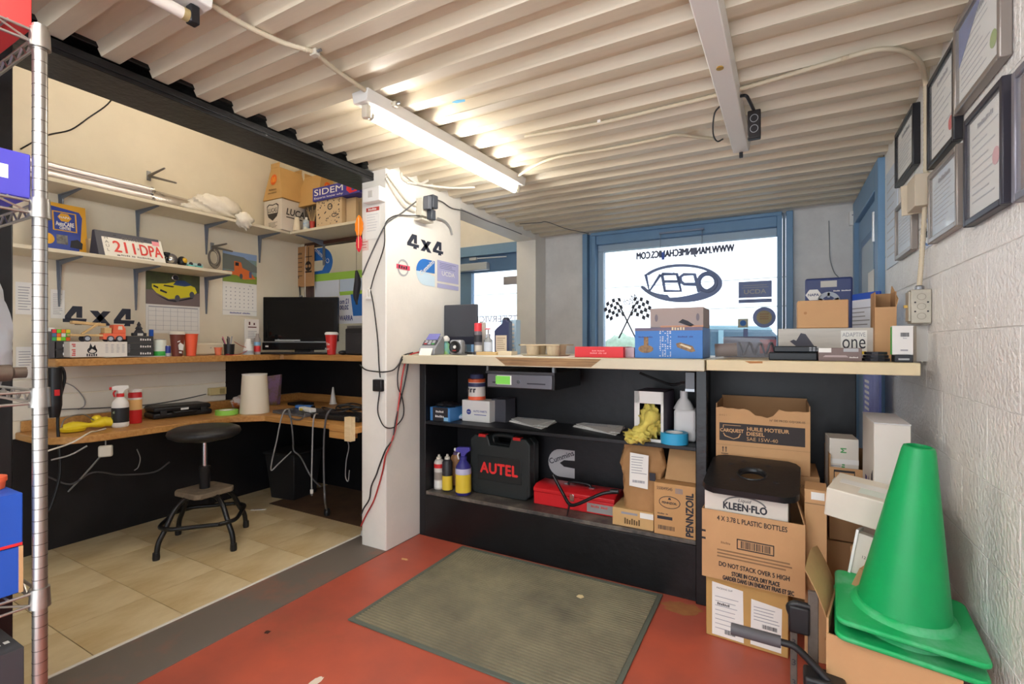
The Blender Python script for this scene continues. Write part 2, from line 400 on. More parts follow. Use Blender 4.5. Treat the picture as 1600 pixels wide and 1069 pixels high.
# ---------------------------------------------------------------- entrance door beyond the opening
d1 = thing('door_1', 'blue glazed entrance door with closer', None); d1['kind'] = 'structure'
bar('header', blue_frame, d1, -2.88, XP2-.1, YB-.04, YB+.06, 2.02, 2.12)
bar('head_rail', mat('blue_dark', (84,118,158), .45), d1, -2.88, -2.05, YB-.01, YB+.05, 1.86, 2.02)
bar('stile', blue_frame, d1, -2.88, -2.72, YB-.01, YB+.05, 0, 1.86); bar('stile', blue_frame, d1, -2.10, -1.99, YB-.01, YB+.05, 0, 1.86)
bar('bottom_rail', blue_frame, d1, -2.72, -2.10, YB-.01, YB+.05, 0, .3)
MB().box(-2.72, -2.10, YB+.02, YB+.026, .3, 1.86).build('pane', glass, d1)
cl = bar('closer', mat('closer_grey', (186,196,208), .4, metal=.3), d1, -2.86, -2.50, YB-.075, YB-.012, 1.872, 1.945)
MB().cyl((-2.68, YB-.06, 1.99), (-2.3, YB-.03, 1.985), .007).box(-2.70, -2.62, YB-.075, YB-.04, 1.975, 2.0).build('arm', MATS['closer_grey'], d1)
f = Face(d1, '-y', (0, YB+.018, 0))
dk = mat('decal_dark', (110,112,130), .5, transl=.4)
f.text('PARTS/SERVICE', dk, -2.36, 1.39, w=.66, h=.065, mirror=True)
f.rects('sticker', mat('sticker_grey', (150,146,150), .5), [(-2.36,-2.2,1.72,1.80)]); f.rects('sticker', dk, [(-2.31,-2.2,1.27,1.31)])
# ---------------------------------------------------------------- blue side door in the block wall
d2 = thing('door_2', 'blue side door with small pane in the block wall', None); d2['kind'] = 'structure'
bar('frame', blue_frame, d2, XR-.03, XR+.012, YD+.004, YD+.10, 0, ZC); bar('frame', blue_frame, d2, XR-.03, XR+.012, YB-.07, YB-.002, 0, ZC)
bar('frame', blue_frame, d2, XR-.03, XR+.012, YD+.10, YB-.07, 1.97, ZC)
bar('leaf', blue_frame, d2, XR-.006, XR+.01, YD+.11, YB-.08, 0, 1.96)
bar('lite_frame', mat('blue_dark', (84,118,158), .45), d2, XR-.018, XR-.006, 3.16+.12, 3.80, 1.0, 1.80)
MB().box(XR-.02, XR-.018, 3.33, 3.75, 1.05, 1.75).build('pane', mat('door_pane', (150,176,196), .1), d2)
MB().box(XR-.0215, XR-.0202, 3.30, 3.50, 1.1, 1.56).build('notice', mat('paper', (236,234,228), .7), d2)
MB().cyl((XR-.03, YD+.118, 1.70), (XR-.03, YD+.118, 1.86), .009).build('hinge', alu, d2)
for zz in (1.2, 1.5): pass
# low walls out of the frame on the left so daylight enters mostly from the shop floor behind
# ---------------------------------------------------------------- placing helpers
def box_front(name, label, cat, m, xl, xr, yt, z0, Y, depth, yaw=0, bevel=.0015, group=None, h=None, w=None):
    a = PY(xl, yt, Y); b = PY(xr, yt, Y); W = w or b.x-a.x; Hh = h or (a.z+b.z)/2-z0
    o = MB().box(-W/2, W/2, 0, depth, 0, Hh).build(name, m, None, ((a.x+b.x)/2, Y, z0), yaw, bevel=bevel)
    tag(o, label, cat, group); return o, W, Hh
def box_left(name, label, cat, m, xl, xr, yt, z0, X, depth, yaw=0, bevel=.0015, group=None, h=None, w=None):
    a = PX(xl, yt, X); b = PX(xr, yt, X); W = w or b.y-a.y; Hh = h or (a.z+b.z)/2-z0
    o = MB().box(-W/2, W/2, 0, depth, 0, Hh).build(name, m, None, (X, (a.y+b.y)/2, z0), R(90)+yaw, bevel=bevel)
    tag(o, label, cat, group); return o, W, Hh
def cord(name, label, pts, r, m, cat='cable', group=None, n=6, sub=5):
    o = MB().tube(pts, r, n, sub).build(name, m, smooth=60); return tag(o, label, cat, group)
paper = mat('paper', (236,234,228), .7); ink = mat('ink', (44,44,52), .6); ink_soft = mat('ink_soft', (150,150,158), .7)
kraft = mat('kraft', (192,150,104), .75, var=.07, vs=5, bump=.03, bs=60); kraft_in = mat('kraft_inside', (170,130,90), .8, var=.06, vs=5)
black_pl = mat('black_plastic', (26,26,29), .4, var=.15, vs=8); steel = mat('steel', (150,152,156), .35, metal=.8)
white_pl = mat('white_plastic', (232,230,226), .4); red_pl = mat('red_plastic', (206,40,44), .4); chrome = mat('chrome', (214,216,220), .16, metal=1)
blk_cable = mat('black_cable', (30,30,32), .45); grey_cable = mat('grey_cable', (150,150,150), .45); wht_cable = mat('white_cable', (214,208,196), .5); red_cable = mat('red_cable', (176,52,48), .45)
bracket_m = mat('bracket_grey', (120,126,136), .4, metal=.3)
orange_pl = mat('orange', (240,104,64), .5); green_pl = mat('green_plastic', (60,170,70), .5); blue_pl = mat('blue_plastic', (40,70,190), .45)
# ---------------------------------------------------------------- panels on the office walls
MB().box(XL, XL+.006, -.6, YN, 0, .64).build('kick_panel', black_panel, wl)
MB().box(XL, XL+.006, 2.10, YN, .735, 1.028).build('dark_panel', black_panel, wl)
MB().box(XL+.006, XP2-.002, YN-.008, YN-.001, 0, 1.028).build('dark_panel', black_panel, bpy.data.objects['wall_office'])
for a, c in ((.735,.86),(.866,.95),(.956,1.03)): MB().box(XL, XL+.006, .2, 2.10, a, c).build('board', mat('board_paint', (222,216,202), .5, var=.04, vs=3), wl, bevel=.003)
# ---------------------------------------------------------------- wall shelves with brackets
shelf_m = mat('shelf_cream', (214,204,180), .5, var=.05, vs=3)
def bracket(parent, y, z, arm, leg, face='x'):
    b = MB(); t = .005; wv = .013
    if face == 'x':
        b.prism([(y-wv,z),(y-.004,z-leg),(y+.004,z-leg),(y+wv,z)], XL, XL+t, 'x').prism([(XL,y-wv),(XL+arm,y-.006),(XL+arm,y+.006),(XL,y+wv)], z-t, z)
        b.prism([(XL, z), (XL+arm, z), (XL+arm, z-.008), (XL+.028, z-.026), (XL+.010, z-leg), (XL, z-leg)], -(y+.0025), -(y-.0025), 'y')
    else:
        b.box(y-wv, y+wv, YN-t, YN, z-leg, z).box(y-wv, y+wv, YN-arm, YN, z-t, z)
        b.prism([(YN, z), (YN-arm, z), (YN, z-.045)], y-.003, y+.003, 'x')
    br = b.build('bracket', bracket_m, parent)
    s = MB(); 
    if face == 'x':
        for q in (.03, leg*.6): MB().cyl((XL+t, y+.006, z-q), (XL+t+.003, y+.006, z-q), .003, n=8).build('screw', steel, br)
us = tag(MB().box(XL, -3.30, .55, YN, 1.99, 2.01).build('wall_shelf', shelf_m, bevel=.002), 'long cream upper wall shelf carrying the aluminium reflector and white cloth', 'shelf', 'cream office wall shelves')
for px, py in ((95,300),(215,335),(322,355),(405,372)): bracket(us, PX(px, py, XL).y, 1.99, .25, .21)
cs = tag(MB().box(-3.298, -2.10, 2.44, YN, 1.99, 2.01).build('wall_shelf', shelf_m, bevel=.002), 'cream corner shelf above the inner window holding cartons', 'shelf', 'cream office wall shelves')
bracket(cs, -3.27, 1.99, .26, .2, 'y')
ls = tag(MB().box(XL, -3.26, .55, 1.97, 1.618, 1.638).build('wall_shelf', shelf_m, bevel=.002), 'short cream lower wall shelf holding the licence plate and toys', 'shelf', 'cream office wall shelves')
for px, py in ((92,405),(212,420),(322,432)): bracket(ls, PX(px, py, XL).y, 1.618, .29, .26)
# ---------------------------------------------------------------- hutch worktop and desk
Lz = MB().prism([(XL,1.05),(-3.26,1.05),(-3.26,2.33),(-3.24,2.35),(-2.09,2.35),(-2.09,YN-.009),(XL,YN-.009)], 1.028, 1.068)
hut = tag(Lz.build('raised_worktop', pine, bevel=.004), 'raised L shaped pine worktop carrying the monitor and cups', 'worktop')
pts = [(XL+.006,.98)]+[(-3.32+.22*math.cos(R(a)), 1.20+.22*math.sin(R(a))) for a in range(-90, 1, 15)]+[(-3.10,1.86),(-2.95,2.0),(-2.30,2.0),(-2.30,1.96),(-2.09,1.96),(-2.09,YN-.009),(XL+.006,YN-.009)]
desk = tag(MB().prism(pts, .638, .675).build('corner_desk', pine, bevel=.005), 'low L shaped pine corner desk under the raised worktop', 'desk')
bar('backsplash', pine, desk, XL+.006, XL+.022, 1.0, YN-.009, .675, .733, bevel=.002); bar('backsplash', pine, desk, XL+.022, -2.09, YN-.025, YN-.009, .675, .733, bevel=.002)
bar('support_block', wood_mat('pale_wood', (222,200,160), (206,180,136)), desk, -2.14, -2.09, 1.93, 1.965, .60, .735, bevel=.002)
bar('support_block', pine, desk, -2.30, -2.14, 1.962, 2.03, .60, .638, bevel=.002)
# ---------------------------------------------------------------- stool
st = thing('shop_stool', 'black round shop stool with pneumatic column and footrest hoop', 'stool', (-2.905,1.595,0), R(-42))
MB().lathe([(.02,.60),(.150,.605),(.178,.62),(.186,.636),(.178,.655),(.15,.668),(.08,.672),(.0,.673)], 40).build('seat', mat('black_vinyl', (32,32,34), .42, bump=.05, bs=80), st, smooth=60)
MB().lathe([(.06,.585),(.12,.60),(.06,.604)], 20).build('seat_plate', black_pl, st)
MB().cyl((0,0,.43),(0,0,.595),.014).build('gas_lift', chrome, st, smooth=40)
MB().lathe([(.027,.30),(.027,.42),(.030,.425),(.030,.44),(.016,.445)], 20).build('column_sleeve', black_pl, st, smooth=40)
MB().prism([(x*.7071-y*.7071, x*.7071+y*.7071) for x, y in ((-.115,-.09),(-.09,-.115),(.09,-.115),(.115,-.09),(.115,.09),(.09,.115),(-.09,.115),(-.115,.09))], .285, .315).build('base_plate', mat('dusty_wood', (120,106,88), .8, var=.3, vs=14), st, bevel=.006)
hoop = []
for q in range(4):
    a = R(45+90*q); c, s_ = math.cos(a), math.sin(a); r0 = .26
    MB().tube([(c*.06,s_*.06,.282),(c*.11,s_*.11,.28),(c*.165,s_*.165,.235),(c*.215,s_*.215,.14),(c*.245,s_*.245,.085),(c*.255,s_*.255,.02)], .0135, 10).build('leg', black_gloss, st, smooth=60)
    MB().lathe([(.016,0),(.018,.012),(.0165,.04)], 12, (c*.256,s_*.256,0)).build('rubber_foot', black_pl, st, smooth=50)
hp = []
for q in range(4):
    a = R(45+90*q)
    for da, rr_ in ((-14,.215),(0,.222),(14,.215),(45,.185)): hp.append((math.cos(a+R(da))*rr_, math.sin(a+R(da))*rr_, .155))
hp.append(hp[0])
MB().tube(hp, .0115, 10).build('footrest_hoop', black_gloss, st, smooth=60)
# ---------------------------------------------------------------- things on the upper shelf
rf = thing('light_reflector', 'aluminium fluorescent reflector lying on the upper office shelf', 'reflector', (-3.40,.62,2.01))
pr = [(.075*math.cos(R(a))-.055, .13*math.sin(R(a))+.002) for a in range(0, 181, 12)]
prof = [(x, z) for x, z in pr]+[(x*.97-.002, z*.96) for x, z in reversed(pr)]
b = MB(); n = len(prof); vs = [(x, 0, max(z,.001)) for x, z in prof]+[(x, 1.20, max(z*.75,.001)) for x, z in prof]
b.add(vs, [tuple(range(n)), tuple(range(2*n-1, n-1, -1))]+[(i, n+i, n+(i+1)%n, (i+1)%n) for i in range(n)]).build('hood', mat('bright_alu', (206,202,200), .22, metal=.9), rf, smooth=50)
for q, (x, z) in enumerate(((.048,.026),(.048,.026+.045))):
    MB().cyl((x-.0,0,z),(x,.90,z),.021).build('tube', mat('tube_silver', (216,208,206), .25, metal=.6), rf, smooth=50)
    MB().cyl((x,.90,z),(x,.915,z),.0225).build('tube_cap', chrome, rf, smooth=50)
    MB().cyl((x,.915,z),(x,.925,z),.008).build('pin', black_pl, rf)
def crumple(seed, amp):
    rnd = random.Random(seed); ph = [(rnd.uniform(2,7), rnd.uniform(2,7), rnd.uniform(2,7), rnd.uniform(0,6)) for _ in range(7)]
    return lambda d: 1+amp*sum(math.sin(a*d[0]*2+b_*d[1]*2+c*d[2]*2+e) for a, b_, c, e in ph)/3
cloth_m = mat('cloth_cream', (238,232,218), .85, rgb2=(222,214,200), vs=12, bump=.3, bs=40)
ca, cb = PX(300,320,-3.40), PX(366,335,-3.40)
cl = thing('cloth_bundle', 'crumpled off white cloth bundle on the upper office shelf', 'cloth', (-3.41, (ca.y+cb.y)/2, 2.01))
MB().ball((0,.02,.078), .085, .165, .082, 32, 20, crumple(4,.14)).build('cloth', cloth_m, cl, smooth=70)
MB().ball((0,-.15,.03), .06, .08, .032, 20, 12, crumple(9,.2)).build('cloth_fold', cloth_m, cl, smooth=70)
MB().ball((.115,.15,.005), .04, .06, .055, 18, 12, crumple(5,.22)).build('hanging_corner', cloth_m, cl, smooth=70)
# ---------------------------------------------------------------- corner shelf: cartons
zc_ = 2.011; box_tan = mat('box_tan', (206,180,142), .7, var=.05, vs=5)
pcn = PZ(440,358,zc_)
lb = tag(MB().box(-.21,0,0,.24,0,.235).build('carton', mat('carton_white', (214,204,190), .7, var=.04, vs=4), None, (pcn.x+.0, pcn.y, zc_), bevel=.002), 'white printed carton with a shield emblem in the shelf corner', 'box')
f = Face(lb, '-y', (-.105,0,0))
shield = [(-.07,.19),(-.045,.205),(0,.198),(.045,.205),(.07,.19),(.062,.13),(.05,.105),(0,.075),(-.05,.105),(-.062,.13)]
f.polys('shield_emblem', mat('print_dark', (64,58,54), .7), [shield]); f.polys('shield_field', MATS['carton_white'], [[(x*.88,.142+(y-.142)*.86) for x, y in shield if y > .12]], 1)
f.text('LUCAS', MATS['print_dark'], 0, .155, w=.10, h=.032, lvl=2, bold=.02); f.rects('small_print', MATS['print_dark'], lines(-.05,.06,.02,.065,5,.3), 0)
f = Face(lb, '+x', (0,.12,0)); f.text('LUCAS', MATS['print_dark'], .015, .145, w=.19, h=.05, bold=.03, shear=.2); f.rects('small_print', MATS['print_dark'], [(-.08,.06,.098,.106)])
db = thing('delivery_bag', 'brown fast food delivery carton on top of the shield carton', 'box', (pcn.x-.105, pcn.y+.12, zc_+.237))
MB().hexa([(-.115,-.125,0),(.115,-.125,0),(.115,.125,0),(-.115,.125,0)], [(-.05,-.10,.25),(.05,-.10,.25),(.05,.10,.25),(-.05,.10,.25)]).build('body', mat('kraft_warm', (198,158,98), .75, var=.06, vs=4), db, bevel=.003)
MB().box(-.05,.05,-.10,-.096,.25,.285).box(-.05,.05,.096,.10,.25,.285).build('handle_flap', MATS['kraft_warm'], db)
tl = -math.atan2(.025,.25)
f = Face(db, '-y', (0,-.125,0), .003, (tl,'X')); f.disc('round_badge', mat('badge_orange', (232,108,34), .6), 0, .155, .036, .042)
for sx in (-1,1): f.ring('arch', mat('arch_yellow', (250,180,60), .6), sx*.0105, .135, .011, .042, .005, 1, 14, 0, 180)
f.text('McDelivery', mat('print_brown', (96,72,40), .7), 0, .075, w=.09, bold=.015); f.text('Merci énormément', MATS['print_brown'], 0, .05, w=.10, bold=.01)
p2 = PY(474,310,2.56)
db2 = copy_tree(db, None, 'second brown fast food carton half hidden behind the blue sign box'); db2.location = (p2.x+.10, 2.62, zc_+.20); db2.rotation_euler = (0,0,R(90))
dk_, W, Hh = box_front('carton', 'dark carton under the second fast food carton on corner shelf', 'box', mat('box_dark', (62,54,48), .7), 476, 500, 312, zc_, 2.53, .18, h=.198)
def oxide(o): return o
db_, W, Hh = box_front('carton', 'tan carton covered in black doodles under the blue sign box', 'box', box_tan, 494, 534, 309, zc_, 2.465, .14)
f = Face(db_, '-y', (-W/2,0,0)); rnd = random.Random(5); rs = []
for i in range(46):
    x, y = rnd.uniform(.02,W-.02), rnd.uniform(.015,Hh-.02); a = rnd.uniform(.003,.009); rs.append([(x-a,y),(x,y-a*.8),(x+a,y+a*.2),(x+a*.3,y+a)])
f.polys('doodle', ink, rs); f.ring('doodle_ring', ink, W*.55, Hh*.68, .026, .024, .008, 1); f.text('XX', ink, W*.55, Hh*.68, w=.02, lvl=2, bold=.03); f.ring('doodle_ring', ink, W*.72, Hh*.36, .03, .015, .006, 1)
tb_, W, Hh = box_front('carton', 'plain small tan carton at the right end of corner shelf', 'box', box_tan, 541, 556, 309, zc_, 2.50, .10)
sd, W, Hh = box_front('sign_box', 'blue sign box with white lettering and red emblem on cartons', 'sign', mat('sign_blue', (60,58,150), .45), 488.5, 562, 285, zc_+.195, 2.45, .10, h=.098)
f = Face(sd, '-y', (0,0,0)); f.text('SIDEM', white_pl, -W*.15, Hh*.62, w=W*.62, h=Hh*.46, bold=.012); f.text('Experts know why', white_pl, -W*.15, Hh*.17, w=W*.62, h=Hh*.19, bold=.01)
f.polys('red_emblem', mat('sign_red', (214,38,48), .5), [[(W*.24,Hh*.75),(W*.30,Hh*.78),(W*.31,Hh*.55),(W*.44,Hh*.62),(W*.49,Hh*.4),(W*.44,Hh*.14),(W*.30,Hh*.08),(W*.23,Hh*.35)]]); f.disc('emblem_hole', MATS['sign_blue'], W*.37, Hh*.33, W*.035, Hh*.11, 1)
rd = PY(488,350,2.47)
cu = thing('reed_diffuser', 'red cup of thin wooden reeds on the corner shelf', 'diffuser', (rd.x, 2.47, zc_))
MB().lathe([(.014,0),(.021,.055),(.018,.055),(.012,.004)], 20).build('cup', mat('cup_red', (176,58,44), .5), cu, smooth=50)
for i in range(9):
    a = R(200+i*19); MB().cyl((0,0,.01),(math.cos(a)*.06-.03, .02, .16+.02*math.sin(i*2)), .0013, n=6).build('reed', mat('reed', (200,168,116), .6), cu)
pw = PY(464,354,2.46)
o = MB().lathe([(.028,0),(.030,.01),(.017,.10),(.015,.105)], 20).build('candle', mat('cream_wax', (226,212,186), .6), None, (pw.x, 2.46, zc_), smooth=40); tag(o, 'cream tapered candle standing in front of the shield carton', 'candle')
pc = PY(477,352,2.46); cn = thing('spray_tin', 'small blue floral tin between candle and red reed cup', 'tin', (pc.x, 2.47, zc_))
MB().lathe([(.024,0),(.024,.06),(.018,.072),(.010,.078)], 20).build('tin_body', mat('tin_blue', (92,140,196), .4, rgb2=(226,222,190), vs=30), cn, smooth=40); MB().lathe([(.010,.076),(.009,.094),(.004,.096)], 12).build('cap', white_pl, cn, smooth=40)
# ---------------------------------------------------------------- lower shelf
zl = 1.639
a, b_ = PX(58,391,-3.46), PX(138,391,-3.46); W = b_.y-a.y; Hh = .29
po = thing('counter_card', 'blue and yellow auto care showcard leaning on the lower shelf', 'showcard', (-3.46, (a.y+b_.y)/2, zl+.001), rot=(R(-8),0,R(90)))
nap_y = mat('card_yellow', (226,168,48), .5); nap_b = mat('card_blue', (48,72,160), .45)
MB().box(-W/2,W/2,0,.006,0,Hh).build('card', nap_y, po)
f = Face(po, '-y'); f.polys('blue_field', nap_b, [[(-W/2,0),(W*.30,0),(W*.36,Hh*.3),(W*.42,Hh*.78),(W*.36,Hh*.88),(-W/2,Hh*.96)]])
f.rects('badge_border', nap_y, [(-W*.18,W*.30,Hh*.46,Hh*.84)], 1); f.rects('badge', nap_b, [(-W*.15,W*.27,Hh*.48,Hh*.82)], 2)
f.disc('hex_badge', nap_y, W*.06, Hh*.73, .03, .026, 3, 6); f.text('NAPA', white_pl, W*.06, Hh*.73, w=.045, lvl=4, bold=.03)
f.text('AutoCARE', white_pl, W*.06, Hh*.60, w=W*.36, h=.024, lvl=3, bold=.03); f.text('CENTRE', white_pl, W*.06, Hh*.52, w=W*.22, h=.016, lvl=3, bold=.03)
f.rects('photo_print', mat('photo_grey', (140,136,130), .5, rgb2=(60,60,64), vs=40), [(-W*.12,W*.10,Hh*.2,Hh*.38)], 1); f.polys('car_print', ink, [[(W*.14,Hh*.16),(W*.38,Hh*.14),(W*.40,Hh*.26),(W*.3,Hh*.33),(W*.16,Hh*.29)]], 1); f.disc('photo_round', nap_y, -W*.28, Hh*.28, .026, .03, 1)
f.text('that you... depend on us.', white_pl, -W*.05, Hh*.06, w=W*.7, lvl=2, bold=.02)
o, W, Hh = box_left('small_carton', 'small pale carton behind the dark plate stand', 'box', box_tan, 138, 156, 374, zl, -3.44, .06)
# licence plate on its dark stand
a, b_ = PX(166,402,-3.285), PX(258,410,-3.285); W = .305
pl = thing('licence_plate', 'white licence plate with red numbers on the lower shelf', 'licence plate', (-3.285, (a.y+b_.y)/2, zl+.001), rot=(R(-24),0,R(90)))
MB().box(-W/2,W/2,-.001,.001,0,.152).build('plate', mat('plate_white', (232,228,218), .4, var=.04, vs=9), pl, bevel=.0008)
f = Face(pl, '-y', (0,-.001,0)); redp = mat('plate_red', (214,64,58), .5)
f.text('211', redp, -.052, .068, w=.105, h=.072, bold=.02); f.text('DPA', redp, .085, .068, w=.115, h=.072, bold=.02); f.text('ONTARIO', mat('print_grey', (110,106,104), .6), .0, .127, w=.11, h=.02, bold=.01)
f.text("YOURS TO DISCOVER", MATS['print_grey'], 0, .014, w=.15, h=.01); f.text('♛', MATS['print_grey'], .018, .07, w=.012, h=.014)
for i, c in enumerate('HAUL'): f.text(c, MATS['print_grey'], -.132, .118-i*.026, h=.018)
f.rects('sticker', mat('sticker_pink', (236,150,160), .5), [(.10,.138,.112,.142)]); f.rects('slot', ink, [(-.095,-.08,.008,.014),(.075,.09,.008,.014),(-.095,-.08,.138,.144),(.06,.075,.138,.144)])
f.ring('rim', mat('plate_rim', (196,190,180), .4), 0,.076,.1525,.076,.0001,0,4) if False else None
ps = thing('plate_stand', 'dark folded metal stand behind the licence plate', 'stand', (-3.36, (a.y+b_.y)/2-.02, zl), R(90))
MB().prism([(-.072,0),(.05,0),(.012,.148),(-.012,.148)], -.16, .16, 'x').build('body', mat('stand_grey', (74,74,84), .5), ps, bevel=.002)
ps.scale = (1,1,1)
for nm, lab, px, py, bld in (('toy_helmet', 'grey and chrome toy helmet beside the licence plate', 270, 408, 0), ('toy_figure', 'black and yellow toy car beside the toy helmet', 287, 410, 1), ('toy_goggles', 'teal toy goggles at the end of lower shelf', 306, 412, 2)):
    p = PX(px, py, -3.33); t = thing(nm, lab, 'toy', (-3.35, p.y, zl), R(90))
    if bld == 0:
        MB().ball((0,0,.036), .036, .036, .04, 20, 12).box(-.038,.038,-.01,.03,0,.012).build('shell', mat('toy_grey', (110,108,112), .3, metal=.4), t, smooth=50)
        MB().ball((-.012,-.016,.034), .024, .026, .026, 16, 10).build('visor', chrome, t, smooth=50); MB().box(-.045,-.012,-.02,.02,.058,.078).build('crest', black_pl, t, bevel=.005)
    elif bld == 1:
        MB().ball((0,0,.034), .027, .027, .034, 16, 10).build('body', black_pl, t, smooth=50); MB().ball((.006,-.014,.04), .018, .018, .020, 12, 8).build('visor', mat('toy_yellow', (214,170,40), .4), t, smooth=50)
    else:
        MB().lathe([(.02,0),(.026,.012),(.02,.02)], 18, (-.026,0,0)).lathe([(.02,0),(.026,.012),(.02,.02)], 18, (.026,0,0)).build('rims', mat('toy_teal', (96,190,190), .4), t, smooth=40)
        MB().box(-.052,.052,-.012,.02,.018,.034).build('strap', mat('toy_pale', (190,214,214), .5), t, bevel=.004); [MB().ball((q_,-.012,.026),.012).build('lens', ink, t, smooth=50) for q_ in (-.026,.026)]
# hooks on the wall
def wall_hook(label, base, prongs, extra=None):
    t = thing('wall_hook', label, 'hook', base)
    MB().box(0,.006,-.012,.012,-.03,.03).build('plate', steel, t, bevel=.001)
    for p in prongs: MB().cyl((0,0,0), p, .009, .0055, 10).build('prong', mat('hook_grey', (130,124,116), .5, metal=.5), t, smooth=50)
    return t
bp = PX(232,275,XL); e1 = PX(257,263,XL+.16)-bp; e2 = PX(275,286,XL+.20)-bp
wall_hook('two pronged steel hook high on the cream wall', bp+Vector((.001,0,0)), [e1, e2])
bp = PX(331,386,XL); e1 = PX(354,381,XL+.14)-bp; e2 = PX(363,393,XL+.17)-bp
wall_hook('two pronged steel hook holding the wire coil', bp+Vector((.001,0,0)), [e1, e2])
cp = PX(333,396,XL+.09); b = MB()
for i in range(5):
    r = .045+.006*i; b.tube([(cp.x+.012*math.sin(i+a*.5), cp.y+r*.62*math.sin(a)+.004*i, cp.z-.03+r*math.cos(a)*1.05) for a in [R(q) for q in range(0, 361, 30)]], .0028, 6, 2)
tag(b.build('wire_coil', mat('wire_grey', (120,112,106), .5), smooth=60), 'loose coil of grey wire hanging on the steel hook', 'wire')
# calendars
def calendar(name, label, x0, x1, yt, ym, yb, kind):
    a, c = PX(x0, yt, XL+.004), PX(x1, yt, XL+.004); m_ = PX((x0+x1)/2, ym, XL+.004).z; zb = PX((x0+x1)/2, yb, XL+.004).z; zt = (a.z+c.z)/2
    W = c.y-a.y; t = thing(name, label, 'calendar', (XL+.001, (a.y+c.y)/2, zb), R(90)); h = zt-zb; hm = m_-zb
    MB().box(-W/2,W/2,-.003,0,hm,h).build('picture_leaf', mat('cal_'+kind, (96,108,64) if kind == 'yellow' else (120,150,190), .35, rgb2=(70,70,60) if kind == 'yellow' else (150,170,110), vs=9), t)
    MB().box(-W/2,W/2,-.004,0,0,hm-.001).build('month_leaf', paper, t)
    f = Face(t, '-y', (0,-.004,0), .0006)
    return t, f, W, h, hm
t, f, W, h, hm = calendar('wall_calendar', 'wall calendar with a yellow muscle car picture', 228, 312, 426, 477, 521, 'yellow')
f.rects('road', mat('cal_road', (126,110,108), .5), [(-W/2,W/2,hm,hm+(h-hm)*.42)], 0)
H2 = h-hm; Yc = mat('car_yellow', (228,214,46), .4)
f.polys('car_print', Yc, [[(-W*.40,hm+H2*.60),(-W*.15,hm+H2*.64),(W*.02,hm+H2*.72),(W*.22,hm+H2*.70),(W*.40,hm+H2*.60),(W*.44,hm+H2*.44),(W*.34,hm+H2*.30),(W*.1,hm+H2*.22),(-W*.10,hm+H2*.18),(-W*.32,hm+H2*.34),(-W*.40,hm+H2*.48)]], 1)
f.polys('car_glass', mat('car_glass', (64,84,128), .3), [[(-W*.02,hm+H2*.62),(W*.04,hm+H2*.76),(W*.2,hm+H2*.78),(W*.34,hm+H2*.66),(W*.2,hm+H2*.60)]], 2)
f.polys('car_shadow', ink, [[(-W*.34,hm+H2*.30),(-W*.12,hm+H2*.12),(W*.02,hm+H2*.10),(W*.36,hm+H2*.24),(W*.36,hm+H2*.30),(W*.1,hm+H2*.17),(-W*.10,hm+H2*.16)]], 2)
f.polys('car_grille', ink, [[(-W*.26,hm+H2*.40),(-W*.14,hm+H2*.34),(-W*.13,hm+H2*.39),(-W*.25,hm+H2*.46)],[(-W*.38,hm+H2*.52),(-W*.29,hm+H2*.47),(-W*.29,hm+H2*.52),(-W*.37,hm+H2*.57)],[(-W*.2,hm+H2*.56),(-W*.02,hm+H2*.54),(W*.0,hm+H2*.58),(-W*.18,hm+H2*.60)]], 2)
for x, y in ((W*.06,hm+H2*.22),(W*.34,hm+H2*.36)): f.disc('wheel', mat('wheel_grey', (90,92,100), .3), x, y, .016, .022, 3)
f.rects('week_grid', ink_soft, [(-W*.46,W*.46,hm*.9,hm*.925)]+[(-W*.46+i*W*.92/7-.0005,-W*.46+i*W*.92/7+.0005,.02,hm*.88) for i in range(8)]+[(-W*.46,W*.46,.02+i*hm*.165,.0212+i*hm*.165) for i in range(6)], 0)
p = PX(274,434,XL+.012); mg = thing('wall_magnet', 'round black badge on the yellow car calendar', 'badge', (XL+.0055, p.y, p.z), rot=(0,R(90),0))
MB().lathe([(.021,0),(.021,.007),(.018,.009)], 28).build('rim', chrome, mg, smooth=40); MB().lathe([(.017,.009),(.017,.0102)], 28).build('face', ink, mg)
t, f, W, h, hm = calendar('wall_calendar', 'wall calendar with an orange pickup truck picture', 348, 401, 395, 442, 493, 'orange')
H2 = h-hm
f.rects('sky_print', mat('cal_sky', (150,176,214), .5), [(-W/2,W/2,hm+H2*.8,h)], 0); f.polys('hill_print', mat('cal_hill', (120,126,120), .5), [[(-W/2,hm+H2*.9),(W*.1,hm+H2*.86),(W/2,hm+H2*.6),(W/2,hm+H2*.4),(-W/2,hm+H2*.4)]], 1)
f.rects('grass_print', mat('cal_grass', (136,160,70), .5), [(-W/2,W/2,hm,hm+H2*.26)], 1)
f.polys('truck_print', mat('truck_orange', (232,120,60), .45), [[(-W/2,hm+H2*.34),(-W*.18,hm+H2*.36),(-W*.18,hm+H2*.70),(W*.02,hm+H2*.68),(W*.06,hm+H2*.5),(W*.28,hm+H2*.42),(W*.46,hm+H2*.18),(W*.1,hm+H2*.12),(-W*.1,hm+H2*.24),(-W/2,hm+H2*.24)]], 2)
f.rects('truck_glass', ink, [(-W*.15,-W*.05,hm+H2*.55,hm+H2*.66)], 3); f.disc('wheel', mat('wheel_grey'), W*.02, hm+H2*.22, .012, .02, 3); f.rects('truck_grille', mat('truck_grille', (110,106,140), .3), [(W*.26,W*.34,hm+H2*.2,hm+H2*.4)], 3)
f.rects('dates', ink_soft, [(-W*.42+i*W*.13,-W*.42+i*W*.13+.007,.06+j*.028,.067+j*.028) for i in range(7) for j in range(6)], 0); f.rects('page_edge', ink_soft, [(-W/2,W/2,.035,.037)], 0)
